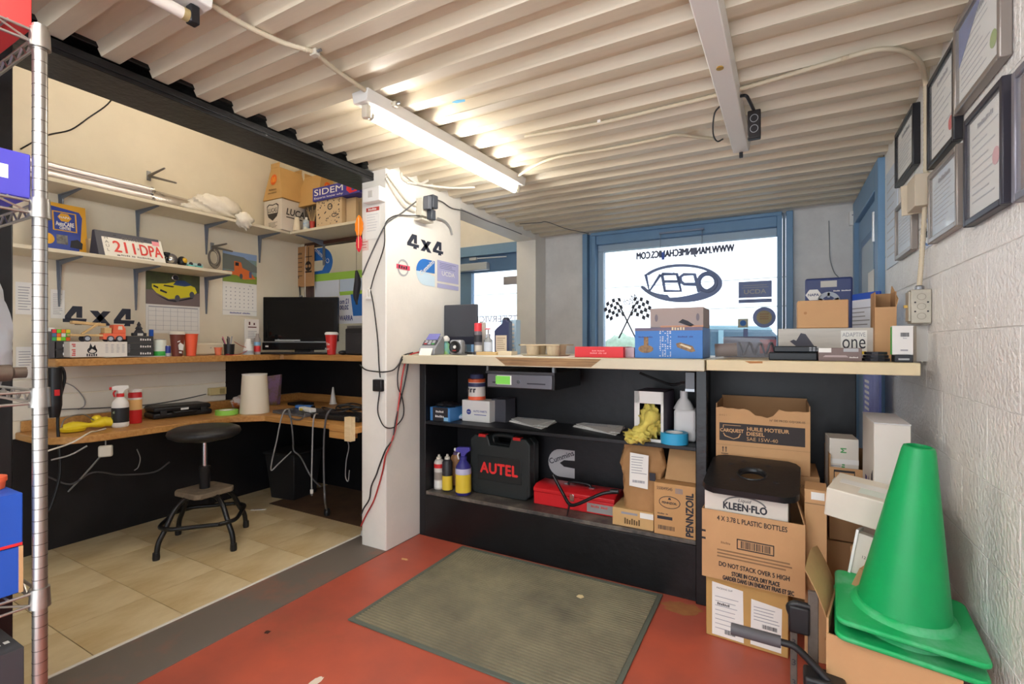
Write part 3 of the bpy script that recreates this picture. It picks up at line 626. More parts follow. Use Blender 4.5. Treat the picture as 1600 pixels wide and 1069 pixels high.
f.text('AUTOMOTIVE SERVICE', mat('print_blue', (60,70,150), .6), 0, .018, w=W*.6); f.text('May', ink_soft, W*.3, hm-.02, h=.012)
# lettering straight on the cream wall
fw = Face(wl, '+x', (XL,0,0)); a, c = PX(98,493,XL), PX(209,496,XL); decal = mat('decal_navy', (44,48,62), .5)
def four_by_four(fc, cx, cz, W, h, m):
    s = W/3.3
    def four(ox): return [[(ox+.0*s,.32),(ox+.42*s,1.0),(ox+.84*s,1.0),(ox+.84*s,.38),(ox+.58*s,.38),(ox+.58*s,.70),(ox+.36*s,.40),(ox+.36*s,.32)],
                          [(ox,.34),(ox,.13),(ox+.55*s,.13),(ox+.50*s,0),(ox+.82*s,0),(ox+.82*s,.13),(ox+1.0*s,.13),(ox+1.04*s,.34),(ox+.36*s,.34)]]
    P = four(-W/2)+four(W/2-1.0*s)
    P += [[(-.50*s,0),(-.14*s,0),(.50*s,.80),(.14*s,.80)], [(-.48*s,.80),(-.10*s,.80),(.52*s,0),(.14*s,0)]]
    fc.polys('lettering', m, [[(cx+x, cz+(y-.5)*h) for x, y in q] for q in P])
four_by_four(fw, (a.y+c.y)/2, (a.z+c.z)/2, c.y-a.y, .108, decal)
p1, p2 = PX(79,452,XL), PX(101,498,XL); nt_ = tag(MB().box(0,.0015,p1.y,p2.y,p2.z,p1.z).build('notice_sheet', paper, None, (XL+.0005,0,0)), 'white printed notice on the cream wall by the steel pole', 'paper')
Face(nt_, '+x', (.0015,0,0)).rects('print', ink_soft, lines(p1.y+.01,p2.y-.01,p2.z+.02,p1.z-.02,12,.25), 0)
p1, p2 = PX(24,440,XL), PX(52,492,XL); nt_ = tag(MB().box(0,.0015,p1.y,p2.y,p2.z,p1.z).build('notice_sheet', paper, None, (XL+.0005,0,0)), 'white notice between the black post and steel pole, upper', 'paper'); Face(nt_, '+x', (.0015,0,0)).rects('print', ink_soft, lines(p1.y+.01,p2.y-.01,p2.z+.02,p1.z-.02,9,.25,3), 0)
p1, p2 = PX(24,542,XL), PX(52,590,XL); nt_ = tag(MB().box(0,.0015,p1.y,p2.y,p2.z,p1.z).build('notice_sheet', paper, None, (XL+.0075,0,0)), 'white notice between the black post and steel pole, lower', 'paper'); Face(nt_, '+x', (.0015,0,0)).rects('print', ink_soft, lines(p1.y+.01,p2.y-.01,p2.z+.02,p1.z-.02,9,.25,4), 0)
cord('slung_wire', 'thin dark wire slung across the cream wall above the shelf', [PX(32,233,XL+.004), PX(72,212,XL+.004), PX(110,203,XL+.004), PX(140,183,XL+.004), PX(168,163,XL+.004), PX(185,140,XL+.004)], .004, blk_cable)
# ---------------------------------------------------------------- things on the raised worktop
zh = 1.069; XF = -3.32
gr = mat('file_grey', (84,82,86), .5, metal=.3)
o, W, Hh = box_left('file_holder', 'dark grey metal file holder at the left end of the raised worktop', 'file holder', gr, 77, 88, 518, zh+.0005, -3.36, .16)
MB().box(-W*.4,W*.4,.01,.15,Hh,Hh+.02).build('papers', paper, o)
blk_box = mat('parts_box_black', (58,58,60), .55, var=.08, vs=8)
def parts_box(label, xl, xr, yt, z0, X, h, dep=.09):
    o, W, Hh = box_left('parts_box', label, 'box', blk_box, xl, xr, yt, z0, X, dep, h=h, group='black parts boxes on the raised worktop')
    f = Face(o, '-y'); f.text('PHOTO', white_pl, W*.2, Hh*.5, w=min(W*.45,.06), h=Hh*.3, bold=.03); return o
for i in range(2): parts_box(['black parts box under the coloured cube, resting on the worktop', 'black parts box under the coloured cube, upper one'][i], 85, 112, 0, zh+.001+i*.046, -3.36, .045)
cb_, W, Hh = box_left('puzzle_box', 'cube patterned in red, green, yellow and orange squares', 'box', mat('cube_base', (60,60,70), .4), 81, 110, 0, zh+.094, -3.36, .09, h=.062)
f = Face(cb_, '-y'); cols = [(60,170,90),(240,220,60),(120,214,50),(240,110,40),(80,120,160),(240,110,40),(220,226,220),(110,220,60),(210,50,60),(110,200,40),(240,120,40),(226,214,60)]
for i, cc in enumerate(cols): x = -W/2+(i % 4)*W/4; y = (i//4)*Hh/3; f.rects('sticker', mat('cube_%d' % i, cc, .4), [(x+.001,x+W/4-.001,y+.001,y+Hh/3-.001)])
ov, W, Hh = box_left('printed_carton', 'long white carton with red lettering and doodle on worktop', 'box', mat('carton_bone', (220,214,206), .65, var=.03, vs=6), 109, 199, 534, zh+.006, -3.285, .12)
f = Face(ov, '-y'); f.text('GRAB UP', mat('print_red', (206,70,66), .6), -W*.44, Hh*.5, w=Hh*.8, h=.016, rot=90, bold=.02)
f.ring('doodle_ring', ink, -W*.13, Hh*.42, .022, .018, .005); f.polys('doodle', ink, [[(-W*.2,Hh*.3),(-W*.16,Hh*.9),(-W*.12,Hh*.6)],[(-W*.14,Hh*.55),(-W*.08,Hh*.8),(-W*.05,Hh*.35)]], 0); f.text('SALES', ink, -W*.13, Hh*.14, w=.05, bold=.03)
for i in range(5): f.rects('print', ink_soft, lines(W*.1+i*.026,W*.1+i*.026+.014,Hh*.25,Hh*.85,6,.3,i), 0)
pp = MB().sheet(lambda u, v: (-.14+u*.28, -.07+v*.14, .003+.002*math.sin(u*5)), 8, 4, .002).build('paper_sheet', paper, None, (-3.33, 1.40, zh+.002), R(92)); tag(pp, 'loose white papers under the long printed carton', 'paper')
# toy truck
tr = thing('toy_truck', 'wooden toy truck with orange cab on the printed carton', 'toy', (-3.335, PX(152,533,-3.335).y, zh+.006+Hh+.001), R(90))
pw_ = wood_mat('toy_wood', (216,184,132), (198,162,108)); orw = mat('toy_orange', (236,110,76), .5)
MB().box(-.125,.07,-.022,.022,.028,.040).build('chassis', pw_, tr, bevel=.002)
MB().box(.018,.125,-.026,.026,.012,.046).build('cab_base', orw, tr, bevel=.003)
MB().prism([(.062,.046),(.125,.046),(.125,.075),(.112,.096),(.066,.096)], -.026, .026, 'y').build('cab', orw, tr, bevel=.003)
Face(tr, '-y', (0,-.026,0)).polys('cab_window', mat('toy_window', (226,214,196), .3), [[(.086,.068),(.108,.068),(.106,.088),(.088,.088)]], 1)
MB().box(.024,.058,-.024,.024,.046,.078).build('cargo_rack', pw_, tr, bevel=.002)
b = MB(); b.M = Matrix.Translation((-.115,0,.104)) @ Matrix.Rotation(R(4), 4, 'Y'); b.box(0,.15,-.016,.016,-.008,.008); b.M = Matrix.Translation((-.075,0,.04)) @ Matrix.Rotation(R(-38), 4, 'Y'); b.box(0,.10,-.02,-.010,-.006,.006); b.M = Matrix(); b.build('crane_arm', pw_, tr, bevel=.002)
for x in (-.055,.05,.092):
    for y in (-.028,.028): MB().cyl((x,y-.004,.016),(x,y+.004,.016),.017,n=20).build('wheel', mat('toy_tyre', (66,64,74), .5), tr, smooth=40)
    MB().cyl((x,-.0335,.016),(x,-.032,.016),.011,n=16).build('hub', mat('toy_hub', (176,182,192), .4), tr)
for i in range(3):
    parts_box('black parts box beside the long printed carton, %s of its stack' % ['bottom', 'middle', 'top'][i], 199, 240, 0, zh+.001+i*.041, -3.30, .0405, .11)
t = thing('ornament', 'small black tree shaped ornament on the stack of parts boxes', 'ornament', (-3.35, PX(217,522,-3.35).y, zh+.125), R(90))
MB().box(-.035,.035,-.015,.015,0,.018).build('base', ink, t, bevel=.003); MB().lathe([(.026,.018),(.014,.04),(.02,.042),(.008,.062),(.012,.064),(.002,.085)], 10).build('tree', ink, t); MB().box(-.014,.014,-.017,-.013,.002,.016).build('tag', white_pl, t)
def can(name, label, cat, px, X, r, h, body, topm, bands=(), z0=zh, Y=None):
    p = PX(px, 555, X) if Y is None else PY(px, 555, Y)
    t = thing(name, label, cat, (p.x, p.y, z0+.0005))
    MB().lathe([(r*.96,0),(r,.004),(r,h*.92),(r*.9,h*.96)], 24).build('body', body, t, smooth=40); MB().lathe([(r*.88,h*.955),(r*.86,h),(r*.5,h*1.0)], 24).build('lid', topm, t, smooth=40)
    for z_0, z_1, m in bands: MB().lathe([(r*1.01,z_0*h),(r*1.01,z_1*h)], 24, cap=False).build('band', m, t, smooth=40)
    return t
can('drink_can', 'green and white can beside the stack of parts boxes', 'can', 250, -3.33, .033, .105, mat('can_white', (214,220,210), .35), steel, [(.04,.3,green_pl)])
can('drink_can', 'small dark blue can beside the brown paper cup', 'can', 262.5, -3.30, .014, .066, mat('can_blue', (44,56,140), .35), steel, [(.0,.3,mat('can_silver', (180,180,186), .3))])
o, W, Hh = box_left('lighter', 'blue lighter standing on the parts boxes', 'lighter', mat('lighter_blue', (30,90,190), .35), 234.5, 240.5, 515, zh+.124, -3.40, .02, bevel=.004)
def cup(name, label, px, yt, X, r0, r1, m, lid=None, Y=None, z0=zh):
    p = PX(px, 555, X) if Y is None else PY(px, 555, Y); zt = (PX(px, yt, X) if Y is None else PY(px, yt, Y)).z-z0
    t = thing(name, label, 'cup', (p.x, p.y, z0+.0005)); hh = zt if lid is None else zt-.014
    MB().lathe([(r0,0),(r1,hh),(r1+.002,hh),(r1+.002,hh-.004),(r1-.002,hh-.006),(r0-.002,.004)], 28, cap=True).build('cup', m, t, smooth=50)
    if lid: MB().lathe([(r1+.003,hh-.006),(r1+.004,hh+.003),(r1-.002,hh+.012),(r1-.008,hh+.014)], 28).build('lid', lid, t, smooth=50)
    return t, hh
t, hh = cup('paper_cup', 'brown paper coffee cup with white scribbled print', 277, 518, -3.29, .028, .040, mat('cup_brown', (112,54,40), .5), mat('lid_cream', (220,212,196), .5))
fz = MB()
f = Face(t, '+x', (.041,0,0), .002); f.polys('print', white_pl, [[(-.012,.04),(.012,.035),(.016,.07),(-.004,.085),(-.016,.07)],[(-.02,.085),(-.004,.092),(-.006,.098),(-.02,.092)],[(-.01,.02),(.006,.018),(.004,.03),(-.012,.03)]])
cup('paper_cup', 'plain orange paper cup beside the brown coffee cup', 298.5, 522, -3.28, .026, .038, mat('cup_orange', (240,96,60), .5))
o, W, Hh = box_left('plastic_box', 'cream plastic box behind the orange cup', 'box', mat('cream_plastic', (222,212,190), .5), 303, 350, 536, zh+.0005, -3.42, .09, bevel=.012)
Face(o, '-y').disc('screw_head', ink_soft, .01, Hh*.6, .004)
cup('tea_light_cup', 'small orange glass cup in front of the cream plastic box', 341, 543, -3.31, .018, .024, mat('tea_orange', (228,120,84), .3))
p = PX(358,554,-3.30); t = thing('pen_holder', 'black mesh pen holder full of pens', 'pen holder', (p.x, p.y, zh+.0005))
MB().lathe([(.030,0),(.034,.075),(.032,.075),(.028,.004)], 20).build('holder', black_pl, t, smooth=40)
rnd = random.Random(2)
for i in range(8):
    a = rnd.uniform(0, 6.28); q = rnd.uniform(.02,.05); MB().cyl((0,0,.01),(math.cos(a)*q*.5, math.sin(a)*q-.015, rnd.uniform(.11,.135)), .0035, n=7).build('pen', [blk_cable, steel, mat('pen_pink', (200,110,130), .4), black_pl][i % 4], t)
cord('red_cable', 'thin red cord looping from the pen holder along the worktop', [PX(366,534,-3.30), PX(376,540,-3.30), PX(388,546,-3.28), Vector((-3.27,2.02,zh+.004)), Vector((-3.27,1.93,zh+.004)), PX(366,552,-3.28)], .0022, red_cable)
# flyer stand and bottles beside the monitor
o, W, Hh = box_left('flyer', 'white folded flyer card standing left of the monitor', 'flyer', mat('flyer', (226,222,216), .6), 383, 405, 499, zh+.0005, -3.36, .012)
f = Face(o, '-y'); f.text('G G', mat('print_maroon', (96,50,50), .6), 0, Hh*.88, w=W*.5, bold=.03); f.rects('print', MATS['print_maroon'], [(-W*.3,W*.3,Hh*.76,Hh*.79)]); f.rects('fine_print', ink_soft, lines(-W*.3,W*.35,Hh*.3,Hh*.68,8,.3), 0)
p = PX(388,552,-3.30); t = thing('funnel_bottle', 'white plastic bottle in front of the flyer card', 'bottle', (p.x, p.y, zh+.0005)); MB().lathe([(.034,0),(.034,.03),(.03,.04),(.018,.085),(.015,.11),(.012,.112)], 24).build('bottle', white_pl, t, smooth=50); MB().lathe([(.0355,.004),(.0355,.028)], 24, cap=False).build('grey_band', mat('grey_mid', (168,170,174), .5), t)
p = PX(402,552,-3.31); t = thing('spice_bottle', 'slim red and blue labelled bottle next to the monitor', 'bottle', (p.x, p.y, zh+.0005)); MB().lathe([(.022,0),(.022,.11),(.011,.13),(.010,.15)], 20).build('bottle', mat('bottle_grey', (150,140,136), .3), t, smooth=50); MB().lathe([(.0225,.02),(.0225,.06)], 20, cap=False).build('red_label', red_pl, t); MB().lathe([(.0225,.066),(.0225,.09)], 20, cap=False).build('blue_label', mat('pale_blue', (130,180,214), .4), t)
# monitor
mo = thing('desktop_computer', 'black all in one desktop computer with a dark glossy screen', 'computer', (-3.16,2.43,zh+.0005), TH)
scr = mat('screen_glass', (10,11,13), .06, coat=.5)
MB().box(-.283,.283,0,.03,.095,.43).build('bezel', mat('bezel_black', (14,14,16), .2), mo, bevel=.005)
MB().box(-.262,.255,-.0012,.001,.125,.405).build('screen', scr, mo); MB().box(-.283,.283,-.003,.003,.086,.094).build('trim_line', steel, mo)
MB().box(-.288,.24,-.004,.05,.03,.086).build('chin', mat('bezel_black'), mo, bevel=.004); MB().box(-.29,.24,-.10,.06,0,.012).build('keyboard', black_pl, mo, bevel=.004)
b = MB(); 
for j in range(4):
    for i in range(20): b.box(-.25+i*.0225,-.232+i*.0225,-.092+j*.022,-.074+j*.022,.012,.015)
b.build('keys', mat('key_black', (40,40,43), .4), mo); MB().box(-.06,.06,.03,.09,0,.1).build('foot', black_pl, mo, bevel=.004)
MB().box(-.01,.01,-.004,.02,.43,.442).build('webcam', steel, mo, bevel=.002)
f = Face(mo, '-y', (0,-.004,0)); f.rects('logo_chip', white_pl, [(-.262,-.24,.052,.064)]); f.text('hp', mat('grey_mid'), -.16, .105, w=.016); f.rects('speaker_strip', mat('grey_mid'), [(-.19,.0,.098,.108)], 0)
# paper cup, speaker, mouse
t, hh = cup('paper_cup', 'red paper coffee cup with white lid in front of the computer', 518, 519, 0, .028, .042, mat('cup_bright_red', (206,44,40), .45), white_pl, Y=2.37)
f = Face(t, '-y', (0,-.040,0), .003, (R(-5),'X')); f.text('Tim', white_pl, .008, .075, w=.036, bold=.01, shear=.2, lvl=2); f.text('Hort', white_pl, .004, .042, w=.044, bold=.01, shear=.2, lvl=2)
o, W, Hh = box_front('speaker', 'black loudspeaker box at the right end of the raised worktop', 'speaker', mat('speaker_black', (34,34,38), .5, bump=.1, bs=200), 539, 571, 513, zh+.0005, 2.40, .2, bevel=.008)
MB().box(-W*.46,W*.46,-.003,0,Hh*.05,Hh*.8).build('grille', mat('grille', (46,46,50), .7, bump=.4, bs=400), o, bevel=.002)
o2, W2, H2 = box_front('card_stack', 'dark photo cards lying on top of the loudspeaker', 'cards', mat('cards', (90,86,84), .5, var=.3, vs=30), 542, 568, 506, zh+Hh+.001, 2.44, .12, h=.02)
p = PY(534,551,2.385); o = MB().ball((0,0,.014), .026, .04, .016, 18, 10).build('mouse', black_pl, None, (p.x, 2.40, zh+.002), smooth=60); tag(o, 'black computer mouse between red cup and loudspeaker', 'mouse')
# kraft menu board, cords, window stickers, strap, feather ornament
Yk = YN-.016; a, c = PY(459,388,Yk), PY(492,447,Yk)
kb = tag(MB().box(a.x,c.x,-.006,0,c.z,a.z).build('kraft_board', mat('kraft_board', (176,132,88), .75, var=.06, vs=8), None, (0,Yk-.004,0), bevel=.001), 'hanging kraft menu board with dark print beside the inner window', 'board')
f = Face(kb, '-y', (a.x,-.006,c.z)); W = c.x-a.x; Hh = a.z-c.z; pb = mat('print_black', (40,30,26), .7)
f.text('HAANE', pb, W*.3, Hh*.83, w=W*.32, bold=.03); f.rects('print', pb, [(W*.12,W*.46,Hh*(.71-.11*i),Hh*(.725-.11*i)) for i in range(5)]); f.text('BIG', pb, W*.24, Hh*.25, w=W*.18, bold=.03)
f.disc('drawing', pb, W*.74, Hh*.5, W*.15, Hh*.12); f.disc('drawing_eye', MATS['kraft_board'], W*.67, Hh*.5, W*.05, Hh*.04, 1); f.disc('drawing_eye', MATS['kraft_board'], W*.81, Hh*.5, W*.05, Hh*.04, 1); f.rects('drawing_cord', pb, [(W*.74,W*.77,Hh*.6,Hh*.97),(W*.58,W*.92,Hh*.72,Hh*.74),(W*.6,W*.9,Hh*.34,Hh*.38)])
cord('signal_cable', 'black cord dropping from the kraft board to the computer', [PY(468,447,Yk-.01), PY(469,470,Yk-.01), PY(468,500,Yk-.01), Vector((PY(468,500,Yk).x,Yk-.01,zh+.005))], .005, blk_cable)
cord('signal_cable', 'white cord dropping behind the kraft board to the computer', [PY(478,384,Yk-.008), PY(477,420,Yk-.008), PY(477,470,Yk-.008), PY(477,520,Yk-.008), Vector((PY(477,520,Yk).x,Yk-.008,zh+.005))], .004, wht_cable)
Yg = YN+.018; f = Face(w2, '-y', (0,Yg,0), .001)
def q(x0, x1, y0, y1): a, c = PY(x0, y0, Yg), PY(x1, y1, Yg); return (a.x, c.x, c.z, a.z)
cum = mat('sticker_blue', (44,112,192), .45); x0, x1, z0, z1 = q(491,520,389,432)
ps_ = [(x0,z1),(x0+(x1-x0)*.4,z1)]+[(x0+(x1-x0)*.4+(x1-x0)*.6*math.sin(R(a)), (z0+z1)/2+(z1-z0)/2*math.cos(R(a))) for a in range(0,181,12)]+[(x0,z0),(x0,z0+(z1-z0)*.22),(x0+(x1-x0)*.45,z0+(z1-z0)*.24),(x0+(x1-x0)*.58,z0+(z1-z0)*.42),(x0+(x1-x0)*.45,z0+(z1-z0)*.58),(x0,z0+(z1-z0)*.58)]
f.polys('c_emblem', cum, [ps_]); f.text('Cummins', white_pl, x0+(x1-x0)*.45, z0+(z1-z0)*.74, w=(x1-x0)*.9, rot=-38, mirror=True, bold=.02, lvl=2)
sheet_b = mat('sheet_pale', (214,222,236), .6); f.rects('poster', sheet_b, [q(492,530,433,463)]); f.rects('poster', mat('sheet_pale2', (190,206,226), .6), [q(531,573,433,457)], 0); f.rects('poster_edge', mat('lime', (160,206,80), .6), [q(492,573,429,433), q(531,573,456,459)], 1)
f.rects('poster', mat('sheet_white', (224,228,240), .6), [q(529,573,459,505)]); f.polys('poster_block', cum, [[(q(548,549,460,494)[0],q(548,549,460,494)[3]),(q(573,574,460,494)[0],q(548,549,460,494)[3]),(q(573,574,460,494)[0],q(548,549,460,494)[2]),(q(552,553,460,494)[0],q(548,549,460,494)[2])]], 1)
for s_, px, py, wd in (('12 mo', 538, 471, .10), ('20,00', 538, 481, .10), ('WARRA', 541, 497, .15)): p = PY(px, py, Yg); f.text(s_, mat('print_navy', (60,70,140), .6), p.x, p.z, w=wd, h=.04, mirror=(s_ != 'WARRA'), bold=.03, lvl=2)
sx = PY(557,450,2.46); stp = thing('hanging_strap', 'black strap hanging beside the inner window', 'strap', (sx.x, 2.46, 0))
MB().tube([(0,0,PY(557,423,2.46).z),(.012,0,PY(557,440,2.46).z),(-.004,0,PY(557,462,2.46).z),(.004,0,PY(557,476,2.46).z)], .016, 8, rr=lambda t: .008+.016*math.sin(math.pi*min(1,t*1.1))).build('strap', ink, stp, smooth=60)
MB().cyl((0,0,PY(557,425,2.46).z),(0,0,1.99),.0015,n=6).build('string', ink, stp)
fp = PY(561,365,1.99); fe = thing('feather_ornament', 'orange and red feather ornament hanging at the wall edge', 'ornament', (fp.x, 1.99, 0))
def leaf(zt, zb, w_, m, nm):
    n = 12; pts = []
    for i in range(n+1): t_ = i/n; pts.append((w_*math.sin(math.pi*t_)**.7*(1 if i % 3 else .86), zt+(zb-zt)*t_))
    MB().prism([(x, z) for x, z in pts]+[(-x, z) for x, z in reversed(pts[1:-1])], -.003, .003, 'y').build(nm, m, fe)
z_ = lambda y: PY(561, y, 1.99).z
leaf(z_(336), z_(372), .031, mat('feather_orange', (250,140,30), .6), 'upper_feather'); leaf(z_(366), z_(394), .023, mat('feather_red', (214,40,60), .6), 'lower_feather')
MB().cyl((0,-.004,z_(340)),(0,-.004,z_(388)),.0018,n=6).build('quill', mat('quill', (250,200,150), .5), fe); MB().cyl((0,0,z_(338)),(0,0,z_(315)),.001,n=6).build('string', ink, fe)
# ---------------------------------------------------------------- things on the low desk
zd = .6755
yl = mat('yellow_plastic', (232,206,40), .45); p = PZ(136,672,zd); t = thing('yellow_coupling', 'yellow moulded hose coupling with wire bail on the desk', 'coupling', (p.x, p.y, zd), R(90))
MB().lathe([(.012,0),(.05,.004),(.058,.02),(.03,.032),(.022,.05),(.0,.056)], 20, (-.06,0,0)).build('flange', yl, t, smooth=50); MB().tube([(-.10,.0,.024),(-.03,-.02,.03),(.03,-.02,.028),(.09,0,.04)], .024, 12, rr=lambda q: .02+.008*math.sin(q*9)).build('body', yl, t, smooth=60)
MB().cyl((.07,-.01,.035),(.135,-.035,.03),.024,.028,16).build('socket', yl, t, smooth=40); MB().cyl((.134,-.0346,.03),(.137,-.036,.03),.011,n=12).build('socket_hole', ink, t); MB().ball((.05,.02,.05),.026,.022,.024).build('cap', yl, t, smooth=60)
MB().tube([(-.11,0,.03),(-.09,.0,.075),(-.02,.0,.088),(.03,0,.05)], .003, 6).build('wire_bail', mat('hook_grey'), t, smooth=60)
def spray(name, label, loc, r, h, body, neck, trig, labelm, sc=1, rz=0, bands=()):
    t = thing(name, label, 'spray bottle', loc, rz)
    MB().lathe([(r*.9,0),(r,.006),(r,h*.52),(r*.92,h*.60),(r*.5,h*.70),(r*.36,h*.74)], 24).build('bottle', body, t, smooth=50)
    MB().lathe([(r*.46,h*.725),(r*.46,h*.80),(r*.30,h*.81)], 18).build('collar', neck, t, smooth=40)
    MB().prism([(-r*.95,h*.90),(-r*.95,h*.97),(-r*.6,h),(r*.9,h),(r*1.0,h*.93),(r*.5,h*.88),(r*.25,h*.80),(-r*.25,h*.80),(-r*.3,h*.88)], -r*.28, r*.28, 'y').build('spray_head', trig[0], t, bevel=.003)
    MB().cyl((-r*.9,0,h*.935),(-r*1.2,0,h*.935),r*.2,n=12).build('nozzle', trig[1], t); MB().tube([(-r*.5,0,h*.89),(-r*.75,0,h*.82),(-r*.62,0,h*.73)], r*.11, 8).build('trigger', trig[1], t, smooth=50)
    MB().lathe([(r*1.012,h*.06),(r*1.012,h*.47)], 24, cap=False).build('label', labelm, t, smooth=50)
    for a_, c_, m in bands: MB().lathe([(r*1.02,h*a_),(r*1.02,h*c_)], 24, cap=False).build('label_band', m, t, smooth=50)
    return t
p = PZ(188,667,zd); spray('trigger_sprayer', 'white trigger spray bottle with red nozzle and black label', (p.x,p.y,zd), .040, .235, white_pl, red_pl, (white_pl, red_pl), mat('label_black', (30,32,36), .5, rgb2=(150,170,140), vs=22, thresh=(.6,.64)), rz=R(75), bands=[(.05,.12,white_pl)])
p = PZ(211,661,zd); can('aerosol_can', 'red and white aerosol can beside the white trigger sprayer', 'aerosol', 0, 1, .034, .19, red_pl, red_pl, [(.42,.74,mat('label_orange', (240,196,130), .4)), (.74,.80,white_pl), (.97,1.06,white_pl)], z0=zd).location = (p.x, p.y, zd)
a, c = PZ(240,660,zd), PZ(325,645,zd); cs_ = thing('tool_case', 'black plastic tool case lying on the desk behind the stool', 'case', ((a.x+c.x)/2-.02, (a.y+c.y)/2+.02, zd), R(84))
MB().box(-.17,.17,0,.20,0,.036).build('lower_shell', black_pl, cs_, bevel=.012, seg=3); MB().box(-.165,.165,.004,.195,.038,.074).build('upper_shell', black_pl, cs_, bevel=.014, seg=3)
MB().tube([(-.06,-.004,.036),(-.055,-.03,.036),(.055,-.03,.036),(.06,-.004,.036)], .008, 8).build('handle', black_pl, cs_, smooth=50)
for x in (-.115,.115): MB().box(x-.018,x+.018,-.006,.002,.022,.052).build('latch', mat('latch', (44,44,48), .35), cs_, bevel=.002)
Face(cs_, '-y', (0,-.002,0), .001).rects('sticker', white_pl, [(-.02,.025,.045,.058)]); Face(cs_, '+z', (0,0,.074), .0006).rects('rib', mat('latch'), [(-.12,.13,.05,.058),(.05,.12,.13,.136)])
p = PZ(352,648,zd); t = thing('tape_roll', 'bright green roll of tape lying on the desk', 'tape', (p.x,p.y+.01,zd+.0005)); MB().lathe([(.045,0),(.068,0),(.068,.03),(.045,.03),(.045,0)], 30, cap=False).build('tape', mat('tape_green', (150,214,90), .5), t, smooth=40); MB().lathe([(.041,0),(.045,0),(.045,.03),(.041,.03),(.041,0)], 30, cap=False).build('core', white_pl, t, smooth=40)
p = PZ(339,651,zd); 
p = PZ(366,640,zd); t = thing('snack_bag', 'small crumpled white, red and yellow snack bag on the desk', 'bag', (p.x-.03, p.y+.06, zd+.002)); MB().ball((0,0,.045), .045, .06, .046, 20, 14, crumple(11,.18)).build('bag', mat('snack', (220,210,206), .5, rgb2=(196,110,50), vs=14, thresh=(.5,.58)), t, smooth=60)
p = PZ(398,645,zd); t = thing('lamp_shade', 'tall white tapered lampshade standing on the desk', 'lampshade', (p.x, p.y, zd+.0005), R(10)); MB().lathe([(.092,0),(.0765,.262),(.073,.262),(.088,.0),(.092,0)], 36, cap=False).build('shade', mat('shade_cream', (224,216,198), .8, bump=.05, bs=60), t, smooth=50); MB().lathe([(.0775,.258),(.0785,.266),(.072,.266)], 36, cap=False).build('rim', white_pl, t, smooth=50)
p = PZ(424,634,zd); t = thing('gift_bag', 'open purple and gold foil bag behind the lampshade', 'bag', (p.x-.03, p.y+.05, zd+.0005), R(20)); MB().hexa([(-.03,-.025,0),(.03,-.025,0),(.03,.025,0),(-.03,.025,0)], [(-.055,-.012,.22),(.055,-.012,.235),(.055,.012,.235),(-.055,.012,.22)]).build('bag', mat('foil_purple', (150,120,160), .35, rgb2=(130,110,70), vs=9, thresh=(.45,.6)), t, bevel=.004)
p = PZ(462,617,zd+.02); t = thing('caulk_cone', 'small white pointed nozzle cone at the back of the desk', 'nozzle', (-3.05, 2.64, zd+.0005)); MB().lathe([(.03,0),(.03,.004),(.026,.006),(.012,.09),(.006,.13),(.003,.132)], 18).build('cone', white_pl, t, smooth=50)
t = thing('laptop', 'closed grey laptop with cables on top', 'laptop', (-2.82, 2.20, zd+.0005), R(-4)); MB().box(-.18,.18,-.12,.12,0,.012).build('base', mat('laptop_grey', (120,122,128), .4, metal=.4), t, bevel=.003); MB().box(-.18,.18,-.12,.12,.0125,.02).build('lid', mat('laptop_lid', (96,98,106), .35, metal=.5), t, bevel=.003)
MB().box(-.22,-.06,-.03,.09,0,.02).build('router_box', black_pl, None, (-3.08,2.45,zd+.0005), bevel=.006); tag(bpy.data.objects['router_box'], 'flat black network box at the back corner of the desk', 'box')
t = thing('power_adapter', 'white power adapter with yellow plug on the laptop', 'adapter', (-2.74,2.16,zd+.022), R(-12)); MB().box(-.08,.08,-.022,.022,0,.026).build('body', white_pl, t, bevel=.005); MB().box(-.05,-.015,-.03,-.02,.004,.02).build('plug', mat('plug_yellow', (220,190,50), .4), t, bevel=.003)
t = thing('blue_adapter', 'blue cable tester lying behind the white adapter', 'tester', (-2.90,2.26,zd+.0215), R(20)); MB().box(-.06,.06,-.02,.02,0,.022).build('body', mat('tester_blue', (60,110,180), .4), t, bevel=.006); MB().box(.06,.075,-.012,.012,.004,.018).build('end', black_pl, t)
t = thing('keyboard', 'black keyboard under the heap of cables', 'keyboard', (-2.40,2.17,zd+.0005), R(3)); MB().box(-.20,.20,-.09,.08,0,.028).build('case', black_pl, t, bevel=.005)
b = MB()
for j in range(4):
    for i in range(14): b.box(-.19+i*.027,-.168+i*.027,-.08+j*.036,-.05+j*.036,.028,.032)
b.build('keys', mat('key_black'), t)
rnd = random.Random(6)
for i in range(5):
    cx, cy, r = -2.42+rnd.uniform(-.09,.10), 2.20+rnd.uniform(-.05,.07), rnd.uniform(.05,.085)
    cord('cable_coil', ['lowest', 'second lowest', 'middle', 'second highest', 'topmost'][i]+' coil of black cable heaped on the keyboard', [(cx+r*1.5*math.cos(a), cy+r*.7*math.sin(a), zd+.045+.008*i+.01*math.sin(a*2+i)) for a in [R(q_) for q_ in range(0, 400, 40)]], .005, blk_cable, group='cables heaped at the desk end')
def dc(px, py, Y): return PY(px, py, Y)
Yc = 1.985
cord('desk_cable', 'grey cable hanging from the laptop down to the dark bin', [Vector((-2.84,2.12,zd+.03)), dc(447,640,Yc), dc(440,652,Yc-.01), dc(432,690,Yc-.01), dc(425,720,Yc), dc(424,735,Yc+.02), dc(435,725,Yc+.05), dc(455,706,Yc+.06)], .0045, grey_cable)
